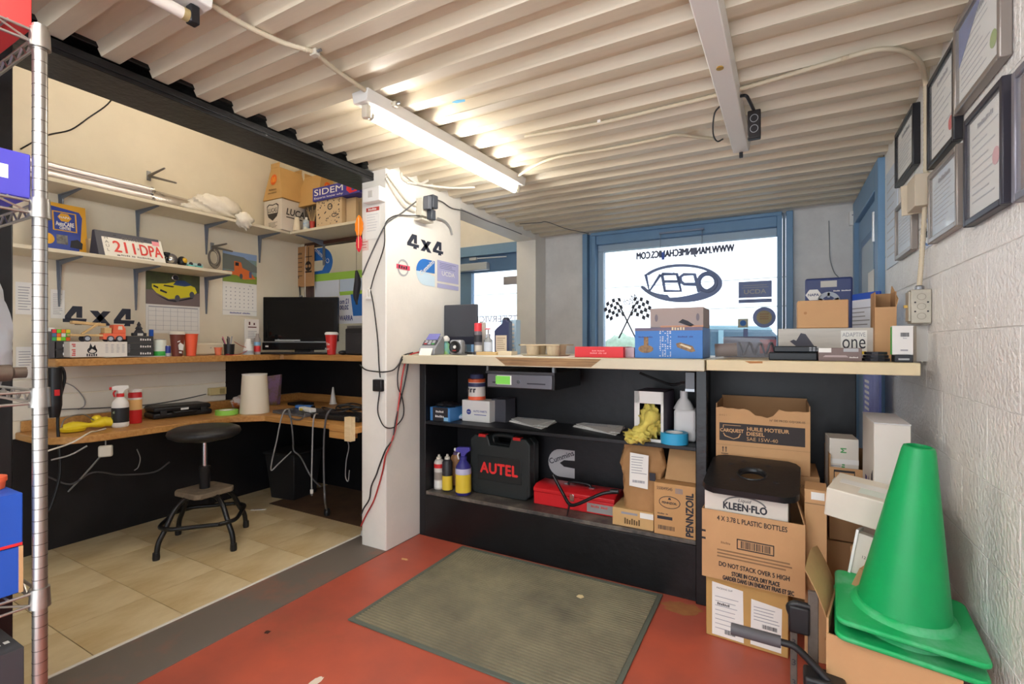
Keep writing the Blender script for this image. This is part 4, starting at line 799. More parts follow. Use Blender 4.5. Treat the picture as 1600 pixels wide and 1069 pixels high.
cord('desk_cable', 'black looped cable dropping from the white adapter to the floor', [Vector((-2.76,2.14,zd+.03)), dc(477,648,Yc), dc(468,656,Yc-.01), dc(453,652,Yc-.01), dc(452,640,Yc), dc(456,665,Yc-.015), dc(458,690,Yc), dc(459,704,Yc+.02), dc(470,715,Yc+.03), dc(486,745,Yc+.03), dc(500,760,Yc+.1)], .005, mat('dark_grey_cable', (84,84,86), .45))
cord('desk_cable', 'grey cable falling straight to the floor with white plug', [Vector((-2.58,2.12,zd+.02)), dc(492,648,Yc), dc(489,665,Yc-.01), dc(488,700,Yc), dc(487,740,Yc), dc(487,764,Yc)], .0045, grey_cable)
t = thing('plug', 'small white cable plug hanging just above the floor', 'plug', dc(487,765,Yc)); MB().box(-.008,.008,-.006,.006,-.025,0).build('shell', white_pl, t, bevel=.002); MB().box(-.005,.005,-.004,.004,-.038,-.025).build('contact', steel, t)
cord('desk_cable', 'dark grey cable falling to the black floor plug', [Vector((-2.46,2.12,zd+.06)), dc(515,642,Yc), dc(509,655,Yc-.015), dc(506,690,Yc-.01), dc(506,740,Yc), dc(508,785,Yc-.05), Vector((PZ(511,798,.02)))], .0055, mat('dark_grey_cable'))
pf = PZ(511,806,0); t = thing('floor_plug', 'black three pin plug lying on the vinyl tiles', 'plug', (pf.x, pf.y, .0)); MB().lathe([(.010,.05),(.018,.045),(.022,.02),(.018,.002),(.008,.0)], 14).build('plug_body', black_pl, t, smooth=50)
cord('desk_cable', 'thin grey wire hanging near the white wall edge', [dc(543,688,Yc+.1), dc(545,700,Yc+.1), dc(541,720,Yc+.1), dc(540,745,Yc+.1), dc(544,752,Yc+.1), dc(546,735,Yc+.1)], .003, grey_cable)
bn = thing('waste_bin', 'square black waste bin under the corner desk', 'bin', (-3.22, 2.42, 0.001), R(8)); MB().hexa([(-.11,-.11,0),(.11,-.11,0),(.11,.11,0),(-.11,.11,0)], [(-.14,-.14,.33),(.14,-.14,.33),(.14,.14,.33),(-.14,.14,.33)]).build('body', mat('bin_black', (30,30,32), .5), bn, bevel=.006); MB().box(-.15,.15,-.15,.15,.33,.345).build('rim', mat('bin_black'), bn, bevel=.004)
for yy in (-.4,.2,.8): pass
# wall side: junction box, power strip, cords behind the desk
a, c = PX(323,604,XL+.01), PX(352,618,XL+.01); o = thing('outlet_box', 'beige surface outlet box above the desk', 'outlet', (XL+.0065, (a.y+c.y)/2, (a.z+c.z)/2), R(90))
MB().box(-.06,.06,-.03,0,-.026,.026).build('box', mat('beige_plastic', (196,180,130), .5), o, bevel=.004); MB().box(.01,.045,-.036,-.03,-.018,.018).build('socket', mat('beige_dark', (160,146,100), .5), o, bevel=.003)
cord('signal_cable', 'thin grey cord running along the wall above the desk', [PX(92,640,XL+.03), PX(170,637,XL+.012), PX(236,632,XL+.012), PX(280,625,XL+.012), PX(322,616,XL+.012)], .003, mat('dark_grey_cable'))
cord('signal_cable', 'thin grey cord arched on the wall behind the yellow coupling', [PX(92,595,XL+.012), PX(115,604,XL+.012), PX(131,622,XL+.012), PX(132,634,XL+.012), PX(122,640,XL+.02)], .003, grey_cable)
t = thing('torch', 'black flashlight hanging beside the steel rack pole', 'torch', PX(85,590,-3.20)); MB().cyl((0,0,.05),(0,0,-.14),.030,n=18).build('body', black_pl, t, smooth=40); MB().cyl((0,0,-.14),(0,0,-.20),.03,.020,18).build('head', black_pl, t, smooth=40); MB().box(.022,.034,-.01,.01,-.09,-.06).build('switch', red_pl, t)
cord('extension_cable', 'black cord looping from the worktop end down beside the rack pole', [PX(88,577,-3.22), PX(97,575,-3.2), PX(101,592,-3.2), PX(94,622,-3.2), PX(90,660,-3.2), PX(94,720,-3.2), PX(92,750,-3.2), PX(80,790,-3.2), PX(74,800,-3.2)], .007, blk_cable)
cord('loose_cable', 'cream cable drooping over the rounded desk end', [PZ(165,670,zd+.004), PZ(150,674,zd+.004), PX(140,676,-3.02), PX(112,692,-2.98), PX(74,705,-2.95), PX(55,712,-2.95)], .004, wht_cable)
cord('loose_cable', 'grey cable under the rounded desk end', [PX(136,697,-3.1), PX(110,711,-3.1), PX(80,719,-3.1)], .004, grey_cable)
t = thing('charger', 'white square charger hanging below the desk edge', 'charger', PX(165,705,-3.12), R(60)); MB().box(-.03,.03,-.014,.014,-.03,.03).build('body', mat('charger_white', (206,200,186), .5), t, bevel=.008); MB().cyl((0,0,.03),(0,0,.055),.003,n=6).build('lead', grey_cable, t)
cord('loose_cable', 'grey wire running from the charger diagonally to the floor', [PX(163,706,-3.12), PX(145,727,-3.26), PX(126,748,-3.40), PX(107,768,-3.551)], .005, grey_cable)
cord('loose_cable', 'black cable bowed across the dark kick panel', [PX(75,745,-3.4), PX(110,757,-3.4), PX(140,740,-3.4), PX(160,738,-3.4), PX(190,742,-3.45), PX(240,738,-3.45), PX(265,722,-3.45)], .005, mat('dark_grey_cable'))
cord('loose_cable', 'thin wire hanging from the desk in front of the kick panel', [PX(214,702,-3.45), PX(219,716,-3.45), PX(216,730,-3.45), PX(210,735,-3.45)], .003, grey_cable)
# ---------------------------------------------------------------- service counter
Yc0 = 2.284; ZT = 1.082
cab = thing('counter_cabinet', 'black open shelved cabinet under the service counter', 'cabinet', (0,0,0))
bar('side_panel', black_panel, cab, XP+.004, -1.848, Yc0, 2.62, 0, 1.03); bar('post', black_gloss, cab, -.322, -.275, 2.262, 2.31, 0, 1.03); bar('side_panel', black_panel, cab, -.322, -.30, 2.31, 2.62, 0, 1.03)
bar('bottom_shelf', mat('worn_black', (62,58,56), .5, rgb2=(132,122,110), vs=7, thresh=(.42,.68)), cab, -1.848, -.322, Yc0+.004, 2.61, .248, .268, bevel=.002)
bar('middle_shelf', black_panel, cab, -1.848, -.322, Yc0+.002, 2.61, .668, .686, bevel=.002)
bar('plinth', black_gloss, cab, -1.848, -.3, Yc0, Yc0+.02, 0, .247, bevel=.002); bp_ = bar('back_panel', black_panel, cab, -1.848, -.322, 2.61, 2.62, 0, 1.03)
f = Face(cab, '-y', (0,2.61,0), .001); a, c = PY(857,700,2.61), PY(898,748,2.61); x0, x1, z0, z1 = a.x, c.x, c.z, a.z; W = x1-x0; Hh = z1-z0
cpts = [(x1,z1),(x0+W*.45,z1)]+[(x0+W*.45-W*.45*math.sin(R(q_)), z0+Hh*.5+Hh*.5*math.cos(R(q_))) for q_ in range(15,180,15)]+[(x0+W*.45,z0),(x1,z0),(x1,z0+Hh*.36),(x0+W*.6,z0+Hh*.38),(x0+W*.44,z0+Hh*.5),(x0+W*.6,z0+Hh*.62),(x1,z0+Hh*.64)]
f.polys('c_emblem', mat('emblem_grey', (176,174,176), .5), [cpts]); f.text('Cummins', ink, x0+W*.5, z0+Hh*.72, w=W*1.0, rot=24, bold=.02)
bar('tall_panel', black_panel, cab, -.33, .30, 2.61, 2.625, 0, 1.03)
top_m = mat('laminate_cream', (206,196,170), .45, var=.05, vs=4)
ct = tag(MB().prism([(XP+.002,2.125),(-.268,2.125),(-.268,2.9),(XP+.002,2.9)], 1.034, ZT).build('counter_slab', top_m, bevel=.003), 'long cream counter top with a worn wooden edge', 'counter top')
wxa, wxb = PY(790,565,2.125).x, PY(930,565,2.125).x
Face(ct, '-y', (0,2.125,0), .0015).polys('worn_edge', wood_mat('worn_wood', (176,140,98), (120,92,64), .7, (1,20,20)), [[(wxa-.06,ZT-.003),(wxb+.03,ZT-.004),(wxb-.02,1.040),(wxa,1.038)]])
ct2 = tag(MB().prism([(-.262,2.135),(.425,2.125),(.425,2.9),(-.262,2.9)], 1.038, ZT).build('counter_slab', mat('laminate_warm', (214,196,158), .5, var=.06, vs=4), bevel=.003), 'shorter cream counter top reaching to the block wall', 'counter top')
Face(ct2, '-y', (0,2.134,0), .002).polys('chip', mat('chip_brown', (176,120,70), .7), [[(-.12,1.079),(-.03,1.080),(-.05,1.072),(-.10,1.070)]])
tag(MB().box(-.28,.30,2.64,2.68,0,1.034).build('counter_leg_panel', black_panel), 'black panel propping the back of the short counter top', 'panel') if False else None
# cash drawer under the slab
cd_ = thing('cash_drawer', 'black cash drawer with steel front under the counter top', 'cash drawer', (0,0,0))
xa, xb = PY(760,600,2.16).x, PY(866,600,2.16).x
MB().box(xa,xb,2.165,2.52,.918,1.006).build('housing', black_pl, cd_, bevel=.004); MB().box(xa+.008,xb-.012,2.158,2.168,.924,.992).build('front', mat('drawer_steel', (120,120,128), .35, metal=.5), cd_, bevel=.002); MB().box(xa-.002,xb+.002,2.156,2.166,.994,1.006).build('lip', mat('lip_dark', (60,60,64), .4), cd_)
f = Face(cd_, '-y', (0,2.158,0)); W = xb-xa; f.rects('slot', ink, [(xa+W*.62,xa+W*.88,.945,.951),(xa+W*.1,xa+W*.2,.945,.951)]); f.rects('green_note', mat('note_green', (130,220,90), .6), [(xa+W*.15,xa+W*.37,.940,.982)], 1); f.rects('note_back', paper, [(xa+W*.17,xa+W*.39,.938,.985)], 0)
MB().cyl((xa+W*.5,2.159,.955),(xa+W*.5,2.152,.955),.009,n=14).build('lock', chrome, cd_)
for x in (xa+.0,xb-.01): MB().box(x-.006,x+.006,2.17,2.19,1.006,1.034).build('hanger', steel, cd_)
# ---------------------------------------------------------------- middle shelf
zm = .6865
def side_box(*a, **k): return box_front(*a, **k)
o, W, Hh = box_front('glove_box', 'black and blue glove carton at the left of middle shelf', 'box', mat('glove_blue', (70,130,190), .5), 672, 703, 637, zm, 2.32, .14)
f = Face(o, '-y'); f.rects('label_panel', mat('glove_black', (44,42,46), .5), [(-W*.36,W*.40,0,Hh)]); f.text('NITRILE', white_pl, 0, Hh*.7, w=W*.4); f.text('GLOVES', white_pl, 0, Hh*.35, w=W*.45, bold=.02); f.rects('strip', mat('pale_blue'), [(W*.2,W*.42,Hh*.03,Hh*.3)], 1)
MB().ball((.01,.07,Hh+.012), W*.55, .06, .018, 16, 8, crumple(3,.25)).build('gloves', black_pl, o, smooth=60)
o, W, Hh = box_front('filter_box', 'white filter carton with a round blue badge on middle shelf', 'box', mat('box_white', (222,220,216), .6), 722, 765, 626, zm, 2.40, .11)
f = Face(o, '-y'); f.disc('round_badge', mat('print_blue'), -W*.25, Hh*.45, .016); f.text('AUTO PARTS', mat('print_blue'), W*.16, Hh*.5, w=W*.48, bold=.03); f.text('NAPA', white_pl, -W*.25, Hh*.45, w=.022, lvl=2, bold=.02); f.rects('underline', mat('print_blue'), [(-W*.05,W*.38,Hh*.32,Hh*.35)])
nz = zm+Hh+.001; p = PY(743,626,2.44); t = thing('wipe_canister', 'white and orange cleaning wipe canister on the filter carton', 'canister', (p.x, 2.455, nz))
MB().lathe([(.050,0),(.052,.004),(.052,.10),(.050,.104)], 28).build('tub', mat('tub_white', (220,214,206), .5), t, smooth=40)
for z0, z1, m in ((0.0,.02,orange_pl),(.078,.10,mat('band_navy', (56,60,96), .5))): MB().lathe([(.0527,z0),(.0527,z1)], 28, cap=False).build('band', m, t, smooth=40)
MB().lathe([(.053,.104),(.053,.122),(.045,.126)], 28).build('lid', mat('lid_orange', (214,96,50), .45), t, smooth=40); MB().lathe([(.045,.126),(.04,.15),(.02,.155)], 28).build('cap', mat('band_navy'), t, smooth=40)
f = Face(t, '-y', (0,-.0535,0), .001); f.polys('print', ink, [[(-.035+i*.022,.045),(-.027+i*.022,.045),(-.027+i*.022,.062),(-.018+i*.022,.062),(-.018+i*.022,.068),(-.035+i*.022,.068)] for i in range(3)])
o, W, Hh = box_front('dark_carton', 'dark grey carton at the back of the middle shelf', 'box', mat('box_slate', (66,66,74), .6), 768, 790, 624, zm, 2.46, .12)
p = PZ(724,656,zm); t = thing('wipe_pouch', 'teal and white soft wipe pouch lying on the middle shelf', 'pouch', (p.x, p.y+.02, zm+.001)); MB().ball((0,0,.016), .075, .04, .016, 22, 10, crumple(8,.12)).build('pouch', mat('pouch_teal', (120,196,190), .4, rgb2=(206,206,226), vs=10, thresh=(.48,.54)), t, smooth=60); MB().ball((.07,.01,.014), .02, .018, .013, 12, 8).build('dark_end', mat('band_navy'), t, smooth=60)
def papers(label, quad, z, n=3):
    P = [PZ(*q_, z) for q_ in quad]; cx = sum((p.x for p in P))/4; cy = sum(p.y for p in P)/4
    b = MB()
    o = MB()
    root = None
    for i in range(n):
        s_ = 1-.03*i; rz = .06*i*(-1)**i
        pts = [((p.x-cx)*s_, (p.y-cy)*s_) for p in P]; ca, sa = math.cos(rz), math.sin(rz)
        pts = [(x*ca-y*sa, x*sa+y*ca) for x, y in pts]
        if root is None: root = thing('paper_stack', label, 'papers', (cx, cy, z+.0005))
        MB().prism(pts, i*.0032, i*.0032+.0028).build('sheet', paper, root)
    x0 = min(p[0] for p in pts)*.6; x1 = -x0
    Face(root, '+z', (0,0,n*.0032), .0003).rects('print', ink_soft, lines(x0,x1,-.05,.05,8,.2,2), 0)
    return root
papers('stack of white papers beside the binder clip on middle shelf', [(795,659),(846,671),(882,655),(826,647)], zm, 4)
papers('stack of white papers beside the rag carton on middle shelf', [(895,667),(962,681),(980,667),(926,659)], zm, 4)
p = PZ(889,655,zm); t = thing('binder_clip', 'black binder clip between the two paper stacks', 'clip', (p.x, p.y+.02, zm+.0005)); MB().prism([(-.02,0),(.02,0),(.004,.026),(-.004,.026)], -.022, .022, 'y').build('jaw', ink, t); MB().tube([(0,0,.024),(.018,0,.04),(.026,0,.03)], .002, 6).build('wire', chrome, t)
# carton of rags
o, W, Hh = 0, 0, 0
a, c = PY(991,680,2.31), PY(1037,613,2.31); W = c.x-a.x; Hh = c.z-zm
rb = thing('rag_carton', 'open white fronted carton of rags on the middle shelf', 'box', ((a.x+c.x)/2, 2.31, zm), R(-3)); wall = mat('carton_purple', (70,62,76), .6)
for bx in ((-W/2,-W/2+.004,.001,.2,0,Hh),(W/2-.004,W/2,.001,.2,0,Hh),(-W/2,W/2,.001,.2,Hh-.004,Hh),(-W/2,W/2,.001,.2,0,.004),(-W/2,W/2,.196,.2,0,Hh)): MB().box(*bx).build('panel', wall, rb)
for bx in ((-W/2,-W/2+.025,0,.001,0,Hh),(W/2-.012,W/2,0,.001,0,Hh),(-W/2,W/2,0,.001,Hh*.76,Hh),(-W/2,W/2,0,.001,0,Hh*.06)): MB().box(bx[0],bx[1],-.0015,.001,bx[4],bx[5]).build('front_flap', mat('box_white'), rb)
rag = mat('rag_yellow', (222,206,104), .85, rgb2=(196,178,84), vs=14, bump=.4, bs=60)
rg = thing('rag', 'crumpled yellow rag spilling out of the carton', 'rag', ((a.x+c.x)/2, 2.31, zm))
MB().ball((.0,.035,Hh*.38), W*.40, .06, Hh*.36, 30, 20, crumple(21,.16)).build('rag_mass', rag, rg, smooth=70)
MB().ball((-.045,-.045,.03), .058, .05, .032, 26, 16, crumple(22,.25)).build('rag_end', rag, rg, smooth=70)
MB().tube([(.03,-.01,Hh*.6),(0,-.03,Hh*.4),(-.03,-.04,Hh*.22),(-.085,-.055,.022)], .03, 10, 5, rr=lambda q_: .024+.010*math.sin(q_*11)).build('rag_fold', rag, rg, smooth=70)
p = PY(1070,673,2.40); t = thing('wash_jug', 'white plastic jug behind the blue tape on middle shelf', 'jug', (p.x, 2.44, zm)); 
MB().hexa([(-.05,-.05,0),(.05,-.05,0),(.05,.05,0),(-.05,.05,0)],[(-.05,-.05,.15),(.05,-.05,.15),(.05,.05,.15),(-.05,.05,.15)]).build('body', mat('jug_white', (214,212,210), .5), t, bevel=.014, seg=3); MB().lathe([(.05,.148),(.03,.185),(.018,.20),(.018,.235),(.01,.236)], 20, (-.01,0,0)).build('neck', mat('jug_white'), t, smooth=50)
p = PZ(1064,684,zm); t = thing('tape_roll', 'large blue roll of masking tape on the middle shelf', 'tape', (p.x-.005, 2.335, zm+.0005)); MB().lathe([(.038,0),(.062,0),(.062,.05),(.038,.05),(.038,0)], 32, cap=False).build('tape', mat('tape_blue', (50,160,206), .5), t, smooth=40); MB().lathe([(.034,0),(.038,0),(.038,.051),(.034,.051),(.034,0)], 32, cap=False).build('core', white_pl, t, smooth=40)
t = thing('outlet_box', 'dark metal outlet box under the counter by the post', 'outlet', (PY(1078,590,2.31).x, 2.34, .965)); MB().box(-.022,.022,-.03,.03,-.03,.055).build('box', mat('box_metal', (90,90,92), .4, metal=.6), t, bevel=.003); MB().box(-.02,.02,-.033,-.03,-.034,-.022).build('cover', steel, t)
cord('supply_cable', 'black cable drooping under the counter to the outlet box', [PY(1000,583,2.45), PY(1030,595,2.42), PY(1050,601,2.38), PY(1070,598,2.34)], .007, blk_cable)
# ---------------------------------------------------------------- bottom shelf
zb = .2685
def aero(label, px, py, h, r, m, bands, capm, Y=None):
    p = PZ(px, py, zb); t = thing('aerosol_can', label, 'aerosol', (p.x, p.y, zb+.0005))
    MB().lathe([(r*.97,0),(r,.004),(r,h*.78),(r*.8,h*.84),(r*.5,h*.87)], 22).build('can', m, t, smooth=40); MB().lathe([(r*.55,h*.86),(r*.5,h*.93),(r*.28,h*.94),(r*.22,h)], 16).build('cap', capm, t, smooth=40)
    for z0, z1, mm in bands: MB().lathe([(r*1.012,h*z0),(r*1.012,h*z1)], 22, cap=False).build('band', mm, t, smooth=40)
    return t
lab_y = mat('label_yellow', (226,196,60), .45); navy = mat('navy', (46,44,120), .45)
aero('white aerosol can with red mark, leftmost on the bottom shelf', 686, 763, .205, .030, mat('can_pale', (206,200,192), .4), [(.62,.74,red_pl),(.05,.25,white_pl),(.28,.5,mat('can_greyband', (150,140,130), .4))], mat('cap_cream', (214,206,190), .4))
aero('black and yellow aerosol can between white and tan cans', 699, 766, .215, .031, mat('can_black', (44,42,46), .4), [(.03,.42,lab_y)], mat('cap_cream'))
aero('tan aerosol can behind the blue trigger sprayer', 712, 757, .215, .031, mat('can_tan', (190,140,96), .4), [(.3,.5,mat('can_tan2', (206,160,110), .4))], mat('cap_violet', (110,90,120), .4))
aero('dark aerosol can in the shaded corner of the bottom shelf', 674, 748, .18, .03, mat('can_dark', (50,48,50), .4), [], mat('grey_mid'))
p = PZ(724,772,zb); spray('trigger_sprayer', 'blue trigger spray bottle with yellow label on bottom shelf', (p.x,p.y,zb+.0005), .046, .275, navy, navy, (mat('violet_blue', (66,60,150), .4), white_pl), lab_y, rz=R(15), bands=[(.44,.56,mat('label_pale', (190,190,220), .4))])
# diagnostic case
a, c = PY(735,700,2.40), PY(828,700,2.40); W = c.x-a.x; Hh = .345
ac = thing('diagnostic_case', 'black moulded tool case with large red lettering on bottom shelf', 'case', ((a.x+c.x)/2, 2.40, zb+.0005), 0); dgc = mat('case_black', (38,42,42), .48, bump=.05, bs=120)
out = [(-W/2,.03),(-W/2+.03,0),(W/2-.03,0),(W/2,.03),(W/2,Hh-.03),(W/2-.03,Hh),(W*.20,Hh),(W*.16,Hh-.055),(-W*.16,Hh-.055),(-W*.20,Hh),(-W/2+.03,Hh),(-W/2,Hh-.03)]
MB().prism(out, -.055, 0, 'y').build('front_shell', dgc, ac, bevel=.006); MB().prism(out, -.115, -.060, 'y').build('back_shell', dgc, ac, bevel=.006)
MB().tube([(-W*.19,.058,Hh-.05),(-W*.15,.058,Hh-.006),(W*.15,.058,Hh-.006),(W*.19,.058,Hh-.05)], .013, 10).build('handle', dgc, ac, smooth=50)
for x in (-W*.29,W*.29): MB().box(x-.024,x+.024,-.004,.03,Hh-.012,Hh+.006).build('latch', mat('latch_red', (200,40,40), .4), ac, bevel=.002)
MB().box(-W*.37,W*.37,-.005,0,Hh*.25,Hh*.66).build('badge_panel', mat('case_badge', (30,33,33), .5), ac, bevel=.003)
Face(ac, '-y', (0,-.005,0), .001).text('AUTEL', mat('red_letter', (226,50,50), .5), 0, Hh*.46, w=W*.62, h=Hh*.17, bold=.05, sp=1.05)
for s_ in (-1,1): b = MB(); b.prism([(s_*W*.46,Hh*.05),(s_*W*.46,Hh*.24),(s_*W*.30,Hh*.05)], 0, .004, 'y'); b.build('corner_rib', dgc, ac)
# red tool box
a, c = PZ(832,788,zb), PZ(957,812,zb); W = c.x-a.x; tb = thing('tool_box', 'red steel tool box on the bottom shelf', 'tool box', ((a.x+c.x)/2, a.y+.015, zb+.0005))
tr_ = mat('tool_red', (206,34,40), .35, var=.05); MB().box(-W/2,W/2,0,.17,0,.068).build('tray', tr_, tb, bevel=.004); MB().prism([(-.002,.069),(-.002,.088),(.03,.105),(.145,.105),(.172,.088),(.172,.069)], -W/2-.002, W/2+.002, 'x').build('lid', tr_, tb, bevel=.003)
MB().tube([(-.055,.08,.105),(-.04,.08,.124),(.06,.08,.124),(.075,.08,.105)], .007, 8).build('handle', black_pl, tb, smooth=50)
for x in (-.065,.082): MB().box(x-.014,x+.014,.07,.09,.105,.110).build('handle_plate', chrome, tb)
Face(tb, '-y', (0,0,0), .001).rects('name_plate', mat('plate_grey', (150,146,142), .4), [(W*.18,W*.49,.008,.054)]); Face(tb, '-y', (0,0,0), .002).text('HEAVY DUTY', mat('plate_red'), W*.33, .040, w=W*.2); Face(tb, '-y', (0,0,0), .002).rects('print', ink_soft, lines(W*.22,W*.46,.012,.033,3,.3), 0)
MB().box(-.012,.012,-.008,0,.048,.085).build('hasp', chrome, tb, bevel=.002)
cpts = [PY(864,742,2.34), PY(880,772,2.325), PY(890,788,2.30), PY(902,788,2.295), PY(925,778,2.30), PY(943,771,2.31), PY(960,769,2.32)]
lw = thing('lug_wrench', 'bent black steel lug wrench leaning over the tool box', 'wrench', cpts[2]); MB().tube([p-cpts[2] for p in cpts], .0085, 10, 5).build('bar', black_gloss, lw, smooth=60); MB().cyl(cpts[6]-cpts[2]-Vector((.02,0,0)), cpts[6]-cpts[2]+Vector((.02,.004,.004)), .012, n=12).build('socket_end', black_gloss, lw, smooth=40)
e = cpts[2]; MB().cyl((0,0,0), (-.012,-.005,-.06), .006, .003, 8).build('pry_tip', black_gloss, lw)
# kraft parts carton, paper bag, oil carton, leaning cardboard
o, W, Hh = box_front('kraft_carton', 'flat kraft carton with a white sticker under the paper bag', 'box', mat('kraft_light', (204,166,112), .7, var=.05, vs=6), 957, 1021, 797, zb+.0005, 2.305, .17)
f = Face(o, '-y'); f.rects('sticker', paper, [(W*.18,W*.5,Hh*.62,Hh*.92)]); f.rects('print', ink_soft, [(-W*.28,W*.12,Hh*.70,Hh*.82)]); f.text('--[=]--', mat('print_brown'), 0, Hh*.33, w=W*.4); kz = zb+Hh+.001
p0 = PY(1003,780,2.36); pbag = thing('paper_bag', 'brown paper bag with a stapled receipt on bottom shelf', 'bag', (p0.x, 2.385, kz)); hb = PY(1003,694,2.36).z-kz
def bagf(u, v): pass
bgm = mat('bag_kraft', (168,126,82), .8, var=.1, vs=7, bump=.25, bs=18)
def taper(z): return .088+.02*math.sin(z*7+.4)+.006*math.sin(z*23)
b = MB(); rows = 12; ring = []
for j in range(rows+1):
    z = hb*j/rows; w_ = [.082,.086,.09,.092,.090,.092,.098,.104,.108,.106,.100,.094,.088][j]; d_ = .07*(1-.72*(j/rows)**1.5)
    for i in range(20):
        a_ = 2*math.pi*i/20; cx = math.copysign(abs(math.cos(a_))**.6, math.cos(a_)); sy = math.copysign(abs(math.sin(a_))**.6, math.sin(a_)); k_ = 1+.05*math.sin(i*2.3+j*1.7)
        ring.append((w_*cx*k_, d_*sy*k_, z))
fs = [(j*20+i, j*20+(i+1)%20, (j+1)*20+(i+1)%20, (j+1)*20+i) for j in range(rows) for i in range(20)]+[tuple(range(19,-1,-1)), tuple(range(rows*20,(rows+1)*20))]
b.add(ring, fs).build('bag', bgm, pbag, smooth=35)
MB().prism([(-.05,hb*.36),(.038,hb*.34),(.042,hb*.86),(-.046,hb*.88)], .066, .068, 'y').build('receipt', paper, pbag); f = Face(pbag, '-y', (0,-.068,0), .0012); f.rects('print', ink_soft, lines(-.04,.034,hb*.55,hb*.84,7,.22,5), 0); f.rects('barcode', ink_soft, bars(-.035,.025,hb*.42,hb*.46,3), 0)
MB().box(.046,.074,-.069,-.066,hb*.48,hb*.60).build('stamp', ink, pbag)
a, c = PY(1022,800,2.29), PY(1087,800,2.29); W = c.x-a.x; Hh = PY(1050,757,2.29).z-zb
pz = tag(MB().box(-W/2,W/2,0,.24,0,Hh).build('oil_carton', mat('kraft_penn', (198,152,100), .7, var=.05, vs=5), None, ((a.x+c.x)/2, 2.29, zb+.0005), 0, bevel=.002), 'kraft oil carton with tall vertical lettering at the shelf end', 'box')
f = Face(pz, '-y'); f.text('PENNZOIL', ink, W*.36, Hh*.46, w=Hh*.82, h=W*.17, rot=90, bold=.05); f.text('550049545', ink, -W*.24, Hh*.90, w=W*.38, h=Hh*.06); f.rects('bar_code', ink_soft, bars(W*.02,W*.2,Hh*.83,Hh*.93,2), 0)
f.ring('oval_emblem', ink, -W*.12, Hh*.64, W*.26, Hh*.12, .003); f.text('PENNZOIL', ink, -W*.12, Hh*.63, w=W*.36, bold=.04); f.rects('print_block', ink, [(-W*.42,-W*.05,Hh*.30,Hh*.36)]); f.text('SUPPLY CO', ink, -W*.28, Hh*.41, w=W*.26); f.rects('bar_code', ink, bars(-W*.4,0,Hh*.1,Hh*.18,8), 0); f.polys('bell_emblem', ink, [[(-W*.16,Hh*.69),(-W*.08,Hh*.69),(-W*.10,Hh*.73),(-W*.14,Hh*.73)]])
p = PY(1064,757,2.40); o = MB().box(-.075,.075,0,.005,0,.16).build('cardboard_sheet', kraft, None, (p.x+.01, 2.35, zb+Hh+.004), rot=(R(-32),0,R(-4))); tag(o, 'bent cardboard sheet leaning above the vertically lettered carton', 'cardboard')
# ---------------------------------------------------------------- things on the counter top
zt = ZT+.0005
p = PZ(675,560,ZT); t = thing('card_terminal', 'grey card payment terminal at the left counter end', 'payment terminal', (-1.80, 2.285, zt), R(18)); t.scale = (1.2,1.15,1.3)
b = MB().prism([(-.075,0),(.075,0),(.075,.03),(-.055,.085),(-.075,.07)], -.04, .04, 'x'); b2 = b.build('body', mat('terminal_grey', (150,152,158), .4), t, bevel=.004)
b2.data.transform(Matrix.Rotation(R(180), 4, 'Z')); tlt = (R(-65), 'X')
def slope(y): return .03+(.075-y)*0
MB().hexa([(-.034,-.045,.042),(.034,-.045,.042),(.034,-.01,.062),(-.034,-.01,.062)],[(-.034,-.045,.046),(.034,-.045,.046),(.034,-.01,.066),(-.034,-.01,.066)]).build('keypad', mat('keypad', (60,60,66), .5), t)
for i in range(3):
    for j in range(3): q_ = -.042+j*.011; MB().box(-.026+i*.019,-.012+i*.019,q_,q_+.007,.046+(q_+.045)*.57,.05+(q_+.045)*.57).build('key', [red_pl, mat('key_grey', (200,200,204), .4), green_pl][i if j == 0 else 1], t)
MB().hexa([(-.03,.0,.068),(.03,.0,.068),(.03,.045,.093),(-.03,.045,.093)],[(-.03,.0,.071),(.03,.0,.071),(.03,.045,.096),(-.03,.045,.096)]).build('display', mat('display_violet', (120,120,190), .2), t)
MB().hexa([(-.03,-.12,-.02),(.03,-.12,-.02),(.03,-.074,.028),(-.03,-.074,.028)],[(-.03,-.121,-.018),(.03,-.121,-.018),(.03,-.075,.03),(-.03,-.075,.03)]).build('receipt_slip', paper, t)
p = PY(694,556,2.40); t = thing('glue_bottle', 'small white and blue bottle behind the card terminal', 'bottle', (p.x, 2.42, zt)); MB().lathe([(.022,0),(.022,.06),(.012,.075),(.012,.08)], 18).build('bottle', mat('bottle_aqua', (90,170,214), .4, rgb2=(160,206,80), vs=16), t, smooth=50); MB().lathe([(.021,.08),(.022,.098),(.01,.112),(.004,.114)], 18).build('cap', white_pl, t, smooth=50)
p = PY(711,557,2.30); t = thing('round_speaker', 'grey round faced desk radio beside the card terminal', 'radio', (p.x, 2.30, zt), R(8)); MB().box(-.04,.04,0,.06,0,.088).build('body', mat('radio_grey', (160,162,168), .35, metal=.3), t, bevel=.016, seg=3)
b = MB(); b.M = Matrix.Translation((0,0,.046)) @ Matrix.Rotation(R(90), 4, 'X'); b.lathe([(.036,0),(.036,.004),(.031,.007),(.026,.003)], 28); b.build('speaker_ring', black_pl, t, smooth=50); b = MB(); b.M = Matrix.Translation((0,-.004,.046)) @ Matrix.Rotation(R(90), 4, 'X'); b.lathe([(.010,0),(.009,.004),(.003,.005)], 20); b.build('cone_cap', white_pl, t, smooth=50)
Face(t, '-y', (0,-.006,.046), .001).text('RADIO', mat('plate_red'), 0, -.02, w=.024)
